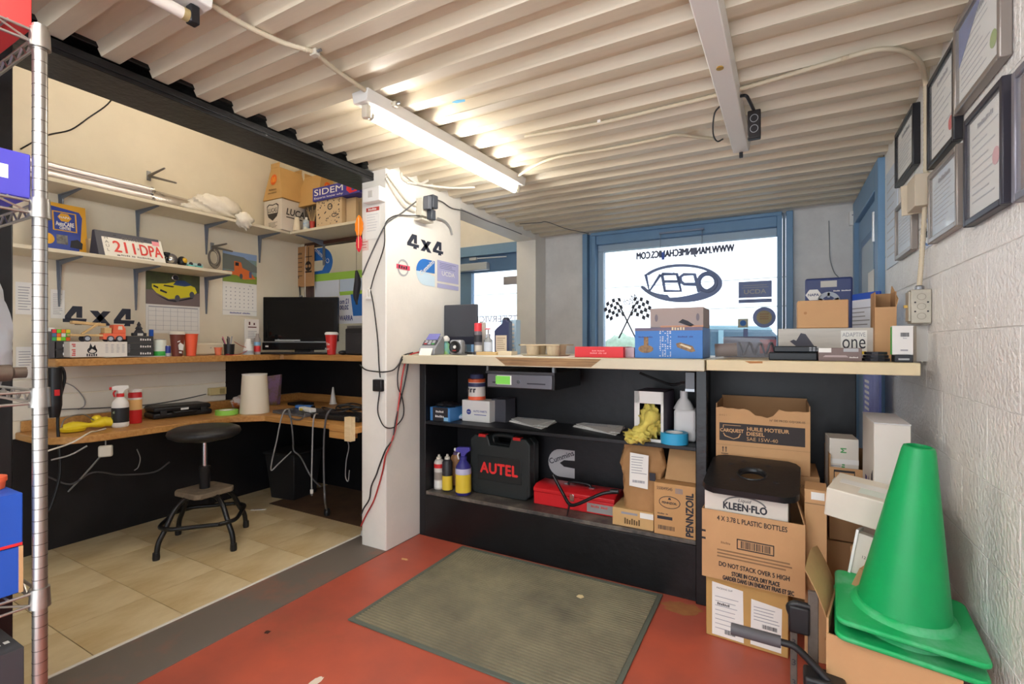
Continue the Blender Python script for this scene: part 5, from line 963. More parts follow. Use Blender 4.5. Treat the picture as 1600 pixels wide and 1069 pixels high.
# dark screen turned away
p = PY(719,548,2.52); W = PY(744,500,2.52).x-PY(694,500,2.52).x; hm_ = PY(719,476,2.52).z-ZT
t = thing('counter_monitor', 'back of a dark monitor standing on the counter', 'monitor', (p.x, 2.52, zt), R(4)); MB().box(-W/2,W/2,0,.018,.06,hm_).build('shell', mat('screen_back', (60,62,70), .4), t, bevel=.008, seg=3); MB().box(-W/2+.004,W/2-.004,-.003,.0,.06,.11).build('lower_band', mat('navy_black', (28,30,48), .4), t, bevel=.002); MB().box(-.03,.03,0,.03,.01,.08).build('neck', black_pl, t); MB().box(-.10,.10,-.03,.10,0,.012).build('foot', black_pl, t, bevel=.004)
def tcan(name, label, cat, px, yt, Y, r, body, cap, bands=(), cap_h=.2, x_r=1.0):
    p = PY(px, 555, Y); h = PY(px, yt, Y).z-ZT; t = thing(name, label, cat, (p.x, Y, zt))
    MB().lathe([(r*.97,0),(r,.004),(r,h*(1-cap_h)-.006),(r*.85,h*(1-cap_h))], 22).build('can', body, t, smooth=40); MB().lathe([(r*.94,h*(1-cap_h)),(r*.94,h*.99),(r*.7,h)], 22).build('cap', cap, t, smooth=40)
    for z0, z1, m in bands: MB().lathe([(r*1.01,h*z0),(r*1.01,h*z1)], 22, cap=False).build('band', m, t, smooth=40)
    return t, h
t, h = tcan('aerosol_can', 'tall grey aerosol can with a red cap on the counter', 'aerosol', 747, 505, 2.42, .024, mat('can_darkgrey', (110,106,112), .35), mat('cap_red', (224,60,70), .4), [(.1,.3,mat('can_pale')),(.4,.62,ink)], .26); MB().cyl((-.012,-.025,.0),(-.012,-.025,h*.74),.002,n=6).build('straw', ink, t)
t, h = tcan('aerosol_can', 'white aerosol can behind the red capped one', 'aerosol', 754, 504, 2.50, .022, mat('can_pale'), mat('can_pale'), [], .1)
p = PY(763,555,2.46); t = thing('sanitizer_bottle', 'clear pump sanitizer bottle beside the oil bottle', 'bottle', (p.x, 2.46, zt)); MB().lathe([(.024,0),(.026,.006),(.026,.085),(.012,.10),(.010,.108)], 20).build('bottle', mat('clear_pet', (226,232,238), .15, trans=.7), t, smooth=50); MB().lathe([(.0265,.02),(.0265,.075)], 20, cap=False).build('label', mat('sheet_pale'), t); MB().lathe([(.012,.106),(.012,.122),(.005,.124),(.005,.15)], 14).build('pump', mat('grey_mid'), t, smooth=40); MB().box(-.022,.012,-.006,.006,.148,.158).build('spout', mat('sticker_pink'), t, bevel=.003)
a, c = PY(772,500,2.50), PY(795,500,2.50); W = c.x-a.x; h = a.z-ZT; t = thing('oil_bottle', 'dark blue motor oil bottle with a pale label', 'bottle', ((a.x+c.x)/2, 2.50, zt))
MB().prism([(-W/2,0),(W/2,0),(W/2,h*.95),(W*.38,h*.95),(W*.38,h),(W*.05,h),(W*.05,h*.90),(-W*.35,h*.76),(-W/2,h*.68)], -.045, .0, 'y').build('bottle', mat('oil_navy', (52,60,92), .4), t, bevel=.006); Face(t, '-y', (0,0,0), .001).rects('label', mat('label_tan', (214,196,172), .5), [(-W*.38,W*.36,h*.1,h*.55)]); Face(t, '-y', (0,0,0), .0016).rects('print', mat('print_brown'), lines(-W*.3,W*.3,h*.15,h*.5,6,.2), 0); MB().lathe([(W*.17,h),(W*.17,h+.012),(W*.1,h+.013)], 14, (W*.21,.022,0)).build('cap', ink, t)
o, W, Hh = box_front('pale_carton', 'pale blue carton behind the oil bottle', 'box', mat('carton_ice', (176,204,226), .5), 783, 806, 500, zt, 2.60, .06); Face(o, '-y').rects('print', white_pl, [(W*.2,W*.4,Hh*(.1+.12*i),Hh*(.17+.12*i)) for i in range(7)])
o, W, Hh = box_front('wood_block', 'thin tan carton in front of the aerosol cans', 'box', mat('tan_card', (206,176,124), .6), 744, 775, 550, zt, 2.28, .07); o, W, Hh = box_front('wood_block', 'thin cream carton in front of the oil bottle', 'box', mat('cream_card', (222,206,176), .6), 776, 799, 549, zt, 2.30, .07)
cord('charger_lead', 'small tangle of dark leads near the radio', [Vector((-1.66,2.32,ZT+.0045)), Vector((-1.61,2.34,ZT+.0045)), Vector((-1.57,2.31,ZT+.0045)), Vector((-1.60,2.28,ZT+.0045)), Vector((-1.65,2.29,ZT+.0045))], .004, mat('dark_grey_cable'))
t = thing('paper_sheet', 'large white paper lying across the counter', 'paper', (-1.20, 2.32, zt)); MB().box(-.30,.33,-.17,.16,0,.0012).build('sheet', paper, t)
# cup carrier
p0, p1 = PY(812,556,2.24), PY(876,556,2.24); W = p1.x-p0.x; t = thing('cup_carrier', 'beige pulp drink carrier tray on the counter', 'cup carrier', ((p0.x+p1.x)/2, 2.32, zt+.0015)); pulp = mat('pulp', (196,178,148), .85, bump=.2, bs=120)
MB().hexa([(-W*.42,-.07,0),(W*.42,-.07,0),(W*.42,.07,0),(-W*.42,.07,0)],[(-W*.46,-.08,.006),(W*.46,-.08,.006),(W*.46,.08,.006),(-W*.46,.08,.006)]).build('base', pulp, t)
for s_ in (-1,1):
    for q_ in (-1,1):
        MB().lathe([(.028,.004),(.036,.060),(.040,.060),(.040,.057),(.037,.057),(.031,.002)], 20, (s_*W*.25,q_*.04,0), cap=False).build('cup_well', pulp, t, smooth=50)
b = MB(); b.box(-W/2-.004,W/2+.004,-.086,-.078,.054,.061).box(-W/2-.004,W/2+.004,.078,.086,.054,.061).box(-W/2-.004,-W/2+.008,-.086,.086,.054,.061).box(W/2-.008,W/2+.004,-.086,.086,.054,.061).box(-.012,.012,-.08,.08,.054,.061); b.build('rim', pulp, t, bevel=.002)
# red carton and clear packet
o, W, Hh = box_front('red_carton', 'flat bright red carton on the counter by the blue cartons', 'box', mat('carton_red', (216,50,58), .5), 898, 974, 542, zt, 2.22, .16); Face(o, '-y').text('BRAKE FRICTION', mat('pink_print', (246,170,170), .5), 0, Hh*.62, w=W*.26); Face(o, '-y').text('PREMIUM DISC PAD', mat('pink_print'), 0, Hh*.4, w=W*.34)
o, W, Hh = box_front('clear_packet', 'small clear pinkish packet between red and blue cartons', 'packet', mat('clear_pink', (214,176,184), .2, trans=.4), 976, 991, 543, zt, 2.25, .08)
# blue part cartons
bc, W, Hh = box_front('part_carton', 'blue part carton with printed engine parts and white tape', 'box', mat('carton_blue', (58,120,196), .45, var=.05), 992, 1098, 512, zt, 2.24, .26)
f = Face(bc, '-y'); gold = mat('part_gold', (170,130,80), .5, rgb2=(90,70,60), vs=60)
f.disc('part_print', gold, -W*.33, Hh*.30, .034, .018); f.rects('part_print', gold, [(-W*.36,-W*.29,Hh*.34,Hh*.70)], 1)
f.polys('part_print', gold, [[(W*.12,Hh*.48),(W*.18,Hh*.52),(W*.36,Hh*.40),(W*.40,Hh*.24),(W*.34,Hh*.2),(W*.14,Hh*.36)]]); f.polys('part_shine', mat('cream_card'), [[(W*.17,Hh*.44),(W*.20,Hh*.47),(W*.34,Hh*.36),(W*.33,Hh*.30)]], 1)
rnd = random.Random(4); f.rects('tape_print', white_pl, [(-W*.125+i*.011+rnd.uniform(0,.004),-W*.125+i*.011+.007,Hh*.06+j*Hh*.062,Hh*.06+j*Hh*.062+rnd.uniform(.003,.005)) for i in range(5) for j in range(14) if rnd.random() > .2])
f.rects('top_band', mat('carton_dusk', (110,100,120), .5), [(-W/2,W/2,Hh*.9,Hh*.995)]); f.text('PARTS', mat('cream_card'), W*.16, Hh*.965, w=W*.2, h=Hh*.1, lvl=2, bold=.03); f.text('ENGINE MOUNT', navy, -W*.33, Hh*.7, w=W*.22); f.text('CONTROL ARM', navy, W*.26, Hh*.7, w=W*.22)
gb, W2, H2 = box_front('part_carton', 'greyish brown part carton stacked on the blue one', 'box', mat('carton_taupe', (164,148,142), .55), 1016, 1099, 481, zt+Hh+.001, 2.27, .22)
f = Face(gb, '-y'); f.disc('hand_hole', mat('taupe_dark', (120,112,122), .6), -W2*.38, H2*.5, .007, .017); f.disc('hand_hole', mat('taupe_dark'), W2*.40, H2*.5, .007, .017); f.polys('part_print', ink, [[(W2*.04,H2*.26),(W2*.12,H2*.42),(W2*.22,H2*.32),(W2*.34,H2*.10),(W2*.26,H2*.04),(W2*.12,H2*.18)]]); f.rects('glow_print', mat('peach', (206,150,120), .6), [(-W2*.3,W2*.5,0,H2*.1)])
# plastic wrapped filter, black belts, small cartons at the right end
a, c = PY(1116,552,2.30), PY(1208,552,2.30); W = c.x-a.x; t = thing('wrapped_part', 'coiled spring part wrapped in clear plastic', 'part', ((a.x+c.x)/2, 2.38, zt))
film = mat('clear_film', (250,252,255), .08, alpha=.09); 
MB().hexa([(-W/2,-.10,0),(W/2,-.10,0),(W/2,.10,0),(-W/2,.10,0)],[(-W*.40,-.06,.085),(W*.46,-.05,.06),(W*.44,.07,.09),(-W*.42,.08,.10)]).build('film', film, t, bevel=.01)
MB().tube([(-.02+i*.008,.0+.026*math.sin(i*1.2),.045+.026*math.cos(i*1.2)) for i in range(20)], .005, 6, 2).build('spring', mat('spring_grey', (96,98,112), .4, metal=.4), t, smooth=50); MB().cyl((-.12,0,.035),(-.03,.01,.04),.03,n=18).build('sleeve', mat('part_brown', (130,112,104), .5), t, smooth=40)
o, W, Hh = box_front('mirror_case', 'long dark wiper case lying behind the wrapped part', 'case', mat('case_violet', (96,98,122), .45), 1130, 1213, 518, zt+.0, 2.56, .08, bevel=.006, h=.10)
MB().box(W*.2,W*.5,-.002,0,Hh*.2,Hh*.85).build('red_lens', mat('lens_red', (140,70,80), .4), o)
o, W, Hh = box_front('belt_tray', 'black slotted tray on the counter, lower of two', 'tray', mat('tray_black', (30,34,40), .45), 1201, 1277, 551, zt, 2.20, .16, bevel=.004, group='black trays on the counter')
o, W2, H2 = box_front('belt_tray', 'black slotted tray on the counter, upper of two', 'tray', mat('tray_black'), 1209, 1277, 541, zt+Hh+.001, 2.22, .13, bevel=.004, group='black trays on the counter'); Face(o, '-y').rects('slots', mat('grey_mid'), [(W2*.32+i*.012,W2*.32+i*.012+.008,H2*.2+j*H2*.25,H2*.2+j*H2*.25+.003) for i in range(3) for j in range(3)])
o, W, Hh = box_front('pad_carton', 'grey brown brake pad carton with a white sticker', 'box', mat('carton_mauve', (120,102,98), .5, var=.08), 1279, 1347, 544, zt, 2.19, .12); f = Face(o, '-y'); f.rects('sticker', paper, [(-W*.5,-W*.2,Hh*.66,Hh)]); f.rects('sticker', mat('grey_mid'), [(W*.08,W*.42,Hh*.72,Hh*.98)]); f.polys('stripe', mat('stripe_rose', (180,160,158), .5), [[(-W*.4,Hh*.3),(W*.2,Hh*.3),(W*.14,Hh*.45),(-W*.34,Hh*.45)]]); f.text('CERAMIC', paper, W*.32, Hh*.3, w=W*.2)
a, c = PY(1350,556,2.20), PY(1396,556,2.20); W = c.x-a.x; bl = thing('drive_belts', 'flattened loop of black drive belts on the counter', 'belts', ((a.x+c.x)/2, 2.26, zt))
for i in range(3):
    w_ = W/2-.004*i; pts = [(w_*math.cos(R(q_)), .045*math.sin(R(q_)), .006+.012*i) for q_ in range(0, 361, 30)]; b = MB(); n = len(pts)-1
    for k in range(n):
        p_, q2 = pts[k], pts[(k+1) % n]; s_ = .93
        b.add([(p_[0],p_[1],p_[2]-.005),(q2[0],q2[1],q2[2]-.005),(q2[0],q2[1],q2[2]+.005),(p_[0],p_[1],p_[2]+.005),(p_[0]*s_,p_[1]*s_,p_[2]-.005),(q2[0]*s_,q2[1]*s_,q2[2]-.005),(q2[0]*s_,q2[1]*s_,q2[2]+.005),(p_[0]*s_,p_[1]*s_,p_[2]+.005)], [(0,1,2,3),(7,6,5,4),(3,2,6,7),(0,4,5,1)])
    b.build('belt', ink, bl)
bb, W, Hh = box_front('battery_box', 'small black carton under the white and green carton', 'box', mat('tray_black'), 1398, 1427, 555, zt, 2.17, .06); Face(bb, '-y').rects('print', mat('grey_mid'), [(-W*.3,W*.3,Hh*.3,Hh*.55)])
wg, W2, H2 = box_front('white_carton', 'white carton with green side and barcode on counter end', 'box', mat('box_white'), 1394, 1427, 509, zt+Hh+.001, 2.18, .05, yaw=R(-4)); f = Face(wg, '-y'); f.rects('bar_code', ink, bars(-W2*.1,W2*.3,H2*.62,H2*.76,4)); f.text('NGK', ink_soft, W2*.12, H2*.57, w=W2*.2); f.rects('print', ink_soft, [(-W2*.1,W2*.25,H2*.13,H2*.18)]); f = Face(wg, '-x', (-W2/2,.025,0)); f.rects('green_side', green_pl, [(-.024,.024,0,H2*.96)])
gc, W2, H2 = box_front('grey_carton', 'plain pale carton against the block wall at counter end', 'box', mat('grey_pale', (196,192,186), .6), 1432, 1452, 509, zt, 2.30, .06)
ad, W, Hh = box_front('brake_carton', 'long pale carton with a dark brake pad picture and white badge', 'box', mat('carton_bone2', (206,200,190), .55, rgb2=(186,180,172), vs=4, stretch=(1,1,9)), 1216, 1366, 513, zt, 2.40, .16)
f = Face(ad, '-y'); f.rects('badge', paper, [(W*.17,W*.43,Hh*.14,Hh*.92)]); f.text('ADAPTIVE', ink_soft, W*.30, Hh*.79, w=W*.23, h=Hh*.13); f.text('one', ink, W*.30, Hh*.50, w=W*.23, h=Hh*.30); f.rects('yellow_band', lab_y, [(W*.18,W*.42,Hh*.18,Hh*.27)], 1); f.text('PREMIUM', ink, W*.30, Hh*.225, w=W*.1, lvl=2)
f.polys('pad_print', mat('pad_dark', (66,64,76), .5), [[(-W*.37,Hh*.58),(-W*.33,Hh*.64),(-W*.30,Hh*.60),(-W*.25,Hh*.85),(-W*.20,Hh*.82),(-W*.10,Hh*.40),(-W*.05,Hh*.12),(-W*.16,Hh*.06),(-W*.24,Hh*.14),(-W*.30,Hh*.42)]]); f.rects('stripe', mat('grey_mid'), [(-W*.5,-W*.33,Hh*.28,Hh*.33),(-W*.06,W*.5,Hh*.08,Hh*.12)])
kt, W2, H2 = box_front('kraft_carton', 'plain kraft carton on top of the long pale brake carton', 'box', mat('kraft_plain', (200,156,110), .7, var=.05, vs=5), 1246, 1326, 469, zt+Hh+.001, 2.42, .12, bevel=.004); Face(kt, '-y').disc('smudge', mat('kraft_dark', (176,126,80), .7), -W2*.34, H2*.55, .006)
# open kraft box on the right
a, c = PY(1367,540,2.36), PY(1401,540,2.36); W = c.x-a.x; h0 = PY(1384,480,2.36).z-ZT; h1 = PY(1384,456,2.36).z-ZT
ob = thing('open_carton', 'tall open kraft carton at the right of the counter', 'box', ((a.x+c.x)/2, 2.36, zt))
for bx, nm in (((-W/2,W/2,0,.003,0,h0),'front_panel'),((-W/2,-W/2+.003,.003,.10,0,h1),'side_panel'),((W/2-.003,W/2,.003,.10,0,h1),'side_panel'),((-W/2,W/2,.10,.103,0,h1),'back_panel'),((-W/2,W/2,.003,.10,0,.004),'bottom_panel')): MB().box(*bx).build(nm, mat('kraft_plain') if 'front' in nm else kraft_in, ob)
MB().hexa([(W/2-.003,.0,h0),(W/2,.0,h0),(W/2+.001,.10,h1),(W/2-.003,.10,h1)],[(W/2+.003,.0,h0+.03),(W/2+.006,.0,h0+.03),(W/2+.003,.10,h1+.03),(W/2,.10,h1+.03)]).build('flap', kraft, ob)
a, c = PX(1376,441,.40), PX(1349,508,.40); o = thing('blue_sign', 'small blue framed sign standing behind the open carton', 'sign', (.33, 2.76, zt), R(-62)); MB().box(-.12,.12,0,.012,0,.30).build('frame', mat('sign_frame', (46,88,190), .4), o, bevel=.003); Face(o, '-y', (0,0,0), .001).rects('sheet', mat('sheet_white'), [(-.10,.10,.02,.27)]); Face(o, '-y', (0,0,0), .002).rects('print', ink_soft, lines(-.08,.08,.05,.24,10,.25), 0)
# rotor display board
a, c = PY(1258,436,2.80), PY(1333,436,2.80); W = c.x-a.x; Hh = a.z-ZT; nb = thing('rotor_board', 'navy display board with a brake rotor picture', 'display board', ((a.x+c.x)/2, 2.80, zt)); nv = mat('board_navy', (52,64,112), .4)
MB().box(-W/2,W/2,0,.03,0,Hh).build('board', nv, nb, bevel=.01, seg=3); f = Face(nb, '-y'); f.rects('handle_slot', mat('grey_pale'), [(-W*.17,W*.17,Hh*.88,Hh*.96)]); f.disc('hex_badge', white_pl, -W*.32, Hh*.79, .034, .030, 0, 6); f.text('NAPA', nv, -W*.32, Hh*.79, w=.045, bold=.03)
f.text('BRAKE PROGRAM', white_pl, W*.28, Hh*.83, w=W*.36); f.ring('rotor_print', mat('rotor_grey', (170,178,190), .4), 0, Hh*.70, W*.24, W*.24, .02)
for q_ in range(5): a_ = R(90+72*q_); f.polys('spoke_print', mat('rotor_grey'), [[(math.cos(a_+.25)*.02,Hh*.70+math.sin(a_+.25)*.02),(math.cos(a_+.10)*W*.22,Hh*.70+math.sin(a_+.10)*W*.22),(math.cos(a_-.10)*W*.22,Hh*.70+math.sin(a_-.10)*W*.22),(math.cos(a_-.25)*.02,Hh*.70+math.sin(a_-.25)*.02)]])
# ---------------------------------------------------------------- cartons at the right
kp = mat('kraft_carton', (196,152,106), .72, var=.06, vs=4, bump=.03, bs=40); pk = mat('print_kraft', (52,46,46), .7); pks = mat('print_kraft_soft', (140,108,76), .7)
def oil_carton(label, z0, z1, top_open=False, xs=(-.244,.112), y=2.315):
    W = xs[1]-xs[0]; h = z1-z0; t = thing('oil_carton', label, 'box', ((xs[0]+xs[1])/2, y, z0), 0)
    if not top_open: MB().box(-W/2,W/2,0,.27,0,h).build('body', kp, t, bevel=.003)
    else:
        rnd = random.Random(3); pts = [(-W/2,0),(W/2,0)]; n = 16
        for i in range(n+1): x = W/2-W*i/n; pts.append((x, h-.012-(.03 if 6 <= i <= 9 else 0)-rnd.uniform(0,.012)))
        MB().prism(pts, -.004, 0, 'y').build('front_panel', kp, t)
        for bx, nm in (((-W/2,-W/2+.004,.004,.27,0,h),'side_panel'),((W/2-.004,W/2,.004,.27,0,h+.006),'side_panel'),((-W/2,W/2,.266,.27,0,h+.012),'back_panel'),((-W/2+.004,W/2-.004,.004,.266,0,h*.55),'inner_fill')): MB().box(*bx).build(nm, kraft_in, t)
    return t, W, h
oil_carton('plain kraft oil carton at the bottom of the oil stack', .002, .305)
t, W, h = oil_carton('kraft diesel oil carton half hidden behind the black drain tray', .307, .605, xs=(-.205,.145))
f = Face(t, '-y'); f.rects('print_block', pk, [(-W*.5,W*.40,h*.38,h*.68)]); f.text('MOTEUR', mat('print_tan', (200,156,110), .7), W*.26, h*.60, w=W*.24, bold=.03); f.text('CQ1200-05', pks, W*.3, h*.86, w=W*.26)
t, W, h = oil_carton('open kraft carton printed HUILE MOTEUR DIESEL on the oil stack', .607, .885, True)
f = Face(t, '-y'); f.rects('print_block', pk, [(-W*.46,W*.45,h*.42,h*.70)]); tan = mat('print_tan'); f.text('HUILE MOTEUR', tan, W*.07, h*.63, w=W*.44, h=h*.055, bold=.04, lvl=2); f.text('DIESEL', tan, -W*.06, h*.555, w=W*.19, h=h*.055, bold=.04, lvl=2); f.text('SAE 15W-40', tan, W*.01, h*.475, w=W*.33, h=h*.055, lvl=2)
f.text('CARQUEST', tan, -W*.32, h*.58, w=W*.26, h=h*.06, bold=.04, lvl=2); f.polys('map_outline', tan, [[(-W*.42,h*.67),(-W*.22,h*.67),(-W*.22,h*.662),(-W*.42,h*.662)],[(-W*.42,h*.62),(-W*.412,h*.62),(-W*.412,h*.67),(-W*.42,h*.67)],[(-W*.42,h*.54),(-W*.40,h*.49),(-W*.30,h*.45),(-W*.24,h*.48),(-W*.22,h*.54),(-W*.23,h*.545),(-W*.25,h*.49),(-W*.30,h*.46),(-W*.39,h*.50),(-W*.41,h*.54)]], 1)
f.text('N° DE PROD. CQ1200-05', pk, W*.27, h*.78, w=W*.36); f.text('0 4 0 1', pks, -W*.42, h*.82, w=W*.08); f.rects('seam', pks, [(-W*.5,W*.5,h*.352,h*.356)])
for q_ in (-.42,-.385): f.polys('up_arrow', pk, [[(W*q_-.004,h*.30),(W*q_-.0015,h*.30),(W*q_-.0015,h*.24),(W*q_+.0015,h*.24),(W*q_+.0015,h*.30),(W*q_+.004,h*.30),(W*q_,h*.33)]])
f.rects('arrow_line', pk, [(-W*.44,-W*.36,h*.21,h*.22)])
# packing carton, open bottle carton, white carton and drain tray
yaw = R(-4); a, c = PY(1102,960,2.03), PY(1232,960,2.03); W = c.x-a.x
pc_ = tag(MB().box(-W/2,W/2,0,.26,0,.243).build('packing_carton', mat('carton_ochre', (190,150,88), .7, var=.06, vs=5), None, ((a.x+c.x)/2, 2.04, .0), yaw, bevel=.003), 'kraft carton with taped packing slips on the red floor', 'box')
f = Face(pc_, '-y'); f.polys('packing_slip', paper, [[(-W*.42,.01),(-W*.02,.008),(-W*.03,.205),(-W*.42,.215)],[(W*.06,.014),(W*.42,.012),(W*.43,.175),(W*.07,.185)]]); f.rects('print', ink_soft, lines(-W*.38,-W*.06,.03,.17,8,.12,3), 1); f.text('PACKING SLIP', ink, -W*.26, .195, w=W*.2, lvl=1); f.text('9.22.YM', ink, -W*.27, .135, w=W*.16, lvl=2, shear=.2); f.rects('bar_code', ink, bars(-W*.26,-W*.12,.022,.038,9), 1); f.rects('bar_code', ink, bars(W*.10,W*.36,.03,.066,10)+bars(W*.2,W*.38,.085,.10,11), 1); f.rects('print', ink_soft, lines(W*.10,W*.40,.105,.165,5,.2,12), 1)
a, c = PY(1097,850,2.0), PY(1257,850,2.0); W = .345; zc0 = .245; hc = .262
oc = thing('bottle_carton', 'open kraft carton printed 4 X 3.78 L PLASTIC BOTTLES', 'box', ((a.x+c.x)/2, 2.005, zc0), R(-3))
for bx, nm in (((-W/2,W/2,0,.004,0,hc),'front_panel'),((-W/2,-W/2+.004,.004,.27,0,hc),'side_panel'),((W/2-.004,W/2,.004,.27,0,hc),'side_panel'),((-W/2,W/2,.266,.27,0,hc),'back_panel'),((-W/2,W/2,.004,.266,0,.004),'bottom_panel')): MB().box(*bx).build(nm, kp if 'front' in nm else kraft_in, oc)
MB().hexa([(W/2-.004,.0,hc),(W/2,.0,hc),(W/2,.27,hc),(W/2-.004,.27,hc)],[(W/2-.03,.06,hc+.07),(W/2-.026,.06,hc+.07),(W/2-.026,.24,hc+.07),(W/2-.03,.24,hc+.07)]).build('side_flap', kraft_in, oc)
f = Face(oc, '-y'); f.text('4 X 3.78 L PLASTIC BOTTLES', pk, 0, hc*.90, w=W*.68, h=hc*.07, bold=.02); f.rects('bar_code', pk, bars(-W*.10,W*.20,hc*.52,hc*.62,6)+[(-W*.14,W*.22,hc*.63,hc*.645),(-W*.14,W*.22,hc*.495,hc*.51),(-W*.14,-W*.13,hc*.495,hc*.645),(W*.21,W*.22,hc*.495,hc*.645)])
f.rects('fine_print', pks, lines(-W*.34,W*.40,hc*.32,hc*.46,3,.45,7,.15)); f.text('16-BSA', pks, -W*.25, hc*.55, w=W*.1); f.text('DO NOT STACK OVER 5 HIGH', pk, W*.02, hc*.235, w=W*.68, h=hc*.065, bold=.03); f.text('STORE IN COOL DRY PLACE', pk, W*.04, hc*.125, w=W*.46, h=hc*.06, bold=.05); f.text('GARDER DANS UN ENDROIT FRAIS ET SEC', pk, W*.06, hc*.045, w=W*.68, h=hc*.06, bold=.05); f.rects('stack_mark', pk, [(-W*.5,-W*.46,hc*.66,hc*.69),(-W*.5,-W*.46,hc*.55,hc*.58)])
kz_ = zc0+.006; kw = .285; kf = tag(MB().box(-kw/2,kw/2,0,.235,0,.325).build('fluid_carton', mat('carton_milk', (216,208,196), .65, var=.03, vs=5), None, ((a.x+c.x)/2-.022, 2.021, kz_), R(-3), bevel=.003), 'white carton with an arched emblem inside the bottle carton', 'box')
f = Face(kf, '-y'); f.text('KLEEN·FLO', ink, 0, .278, w=kw*.52, h=.026, bold=.05); f.text('Liquid', ink, 0, .302, w=kw*.16, shear=.3); f.ring('laurel_arc', mat('print_grey'), 0, .285, kw*.26, .036, .006, 0, 24, 10, 170)
# drain tray, tilted
tl_ = R(12); dt = thing('drain_tray', 'black plastic drain tray lid resting on the white emblem carton', 'tray', ((a.x+c.x)/2-.01, 1.985, kz_+.328), rot=(tl_,0,R(-3)))
TW = .325; TD = .315; sc_ = mat('scuffed_black', (24,24,27), .35, rgb2=(70,70,76), vs=10, thresh=(.62,.85), bump=.08, bs=60)
def ringpan(): 
    n = 40; b = MB(); outer = []; inner = []
    for i in range(n):
        a_ = 2*math.pi*i/n; ca, sa = math.cos(a_), math.sin(a_); k_ = 1/max(abs(ca), abs(sa)); k_ = min(k_, 1.28)
        outer.append((TW/2*ca*k_, TD/2+TD/2*sa*k_)); inner.append((.048*ca, TD/2+.048*sa))
    vs = [(x,y,.022) for x,y in outer]+[(x,y,.022) for x,y in inner]+[(x*1.01,(y-TD/2)*1.01+TD/2,0) for x,y in outer]+[(x*.92,TD/2+(y-TD/2)*.92,.012) for x,y in inner]+[(x,y,.0) for x,y in inner]
    fs = []
    for i in range(n):
        j = (i+1) % n; fs += [(i,j,n+j,n+i)[::-1], (2*n+i,2*n+j,j,i), (n+i,n+j,3*n+j,3*n+i)[::-1], (4*n+i,4*n+j,2*n+j,2*n+i), (3*n+i,3*n+j,4*n+j,4*n+i)[::-1]]
    return b.add(vs, fs)
ringpan().build('tray', sc_, dt, smooth=35, bevel=0); MB().lathe([(.047,.021),(.052,.026),(.055,.022),(.052,.018),(.047,.021)], 32, (0,TD/2,0), cap=False).build('rim', sc_, dt, smooth=60)
Face(dt, '+z', (0,TD/2,.0225), .0008)
for x, y in ((.05,.09),(-.085,.07),(-.06,-.07),(.085,-.05),(-.04,.11)): Face(dt, '+z', (0,TD/2,.0225), .0008).polys('drain_hole', ink, [[(x-.012,y),(x,y-.010),(x+.012,y),(x,y+.010)]])
# cartons under the right counter end
a, c = PY(1296,740,2.33), PY(1366,740,2.33); W = c.x-a.x; zt_ = PY(1330,733,2.33).z; ar = thing('arrow_carton', 'open kraft carton with two up arrows under the counter', 'box', ((a.x+c.x)/2, 2.33, .362))
hA = zt_-.362
for bx, nm in (((-W/2,W/2,0,.004,0,hA),'front_panel'),((-W/2,-W/2+.004,.004,.26,0,hA+.05),'side_panel'),((W/2-.004,W/2,.004,.26,0,hA+.02),'side_panel'),((-W/2,W/2,.256,.26,0,hA+.04),'back_panel'),((-W/2,W/2,.004,.256,0,.004),'bottom_panel')): MB().box(*bx).build(nm, kp if 'front' in nm else kraft_in, ar)
f = Face(ar, '-y'); 
for q_ in (-.24,-.10): f.polys('up_arrow', pk, [[(W*q_-.011,hA*.72),(W*q_-.006,hA*.72),(W*q_-.006,hA*.55),(W*q_+.006,hA*.55),(W*q_+.006,hA*.72),(W*q_+.011,hA*.72),(W*q_,hA*.86)]])
f.rects('arrow_frame', pk, [(-W*.40,-W*.38,hA*.45,hA*.95),(W*.06,W*.08,hA*.45,hA*.95),(-W*.40,W*.08,hA*.94,hA*.97)])
b_, Wb, Hb = box_front('plain_carton', 'plain kraft carton on the floor under the arrow carton', 'box', kp, 1292, 1370, 800, .001, 2.33, .26, h=.355)
wm, W, Hh = box_front('white_carton', 'white taped carton with green print inside the arrow carton', 'box', mat('carton_milk'), 1296, 1342, 686, .372, 2.36, .13, yaw=R(3)); f = Face(wm, '-y'); gp = mat('print_green', (70,150,80), .6); f.text('M', gp, -W*.02, Hh*.88, w=W*.18, rot=90, bold=.04); f.text('Motorcraft', gp, -W*.04, Hh*.66, w=Hh*.22, h=W*.13, rot=90, bold=.03); f.rects('tape', mat('clear_tape', (230,228,224), .25), [(-W/2,W/2,Hh*.74,Hh*.79)], 2); f.rects('print', ink_soft, lines(-W*.46,-W*.1,Hh*.68,Hh*.73,2,.3), 1)
# tall white carton on a plain support
o = tag(MB().box(.272,.40,2.02,2.315,.0,.33).build('plain_carton', kp, bevel=.003), 'plain kraft carton under the tall white carton', 'box')
tw = thing('tall_carton', 'tall white carton standing against the block wall', 'box', (.33, 2.02, .332), R(-1)); W = .098; hT = PY(1396,665,2.0).z-.332
MB().box(-W/2,W/2,0,.295,0,hT).build('body', mat('carton_chalk', (212,206,198), .6, var=.03, vs=4), tw, bevel=.003); MB().box(-W/2-.001,W/2+.001,-.001,.296,hT,hT+.003).build('lid', mat('carton_lid', (206,204,206), .55), tw)
f = Face(tw, '-x', (-W/2,.15,0)); f.polys('print_shape', mat('print_violet', (80,74,140), .6), [[(-.10,hT*.34),(-.06,hT*.60),(-.02,hT*.60),(-.06,hT*.30)],[(.02,hT*.62),(.06,hT*.50),(.02,hT*.36),(-.01,hT*.5)]]); f.polys('print_dark', ink, [[(.09,hT*.66),(.12,hT*.70),(.12,hT*.52),(.08,hT*.56)]])
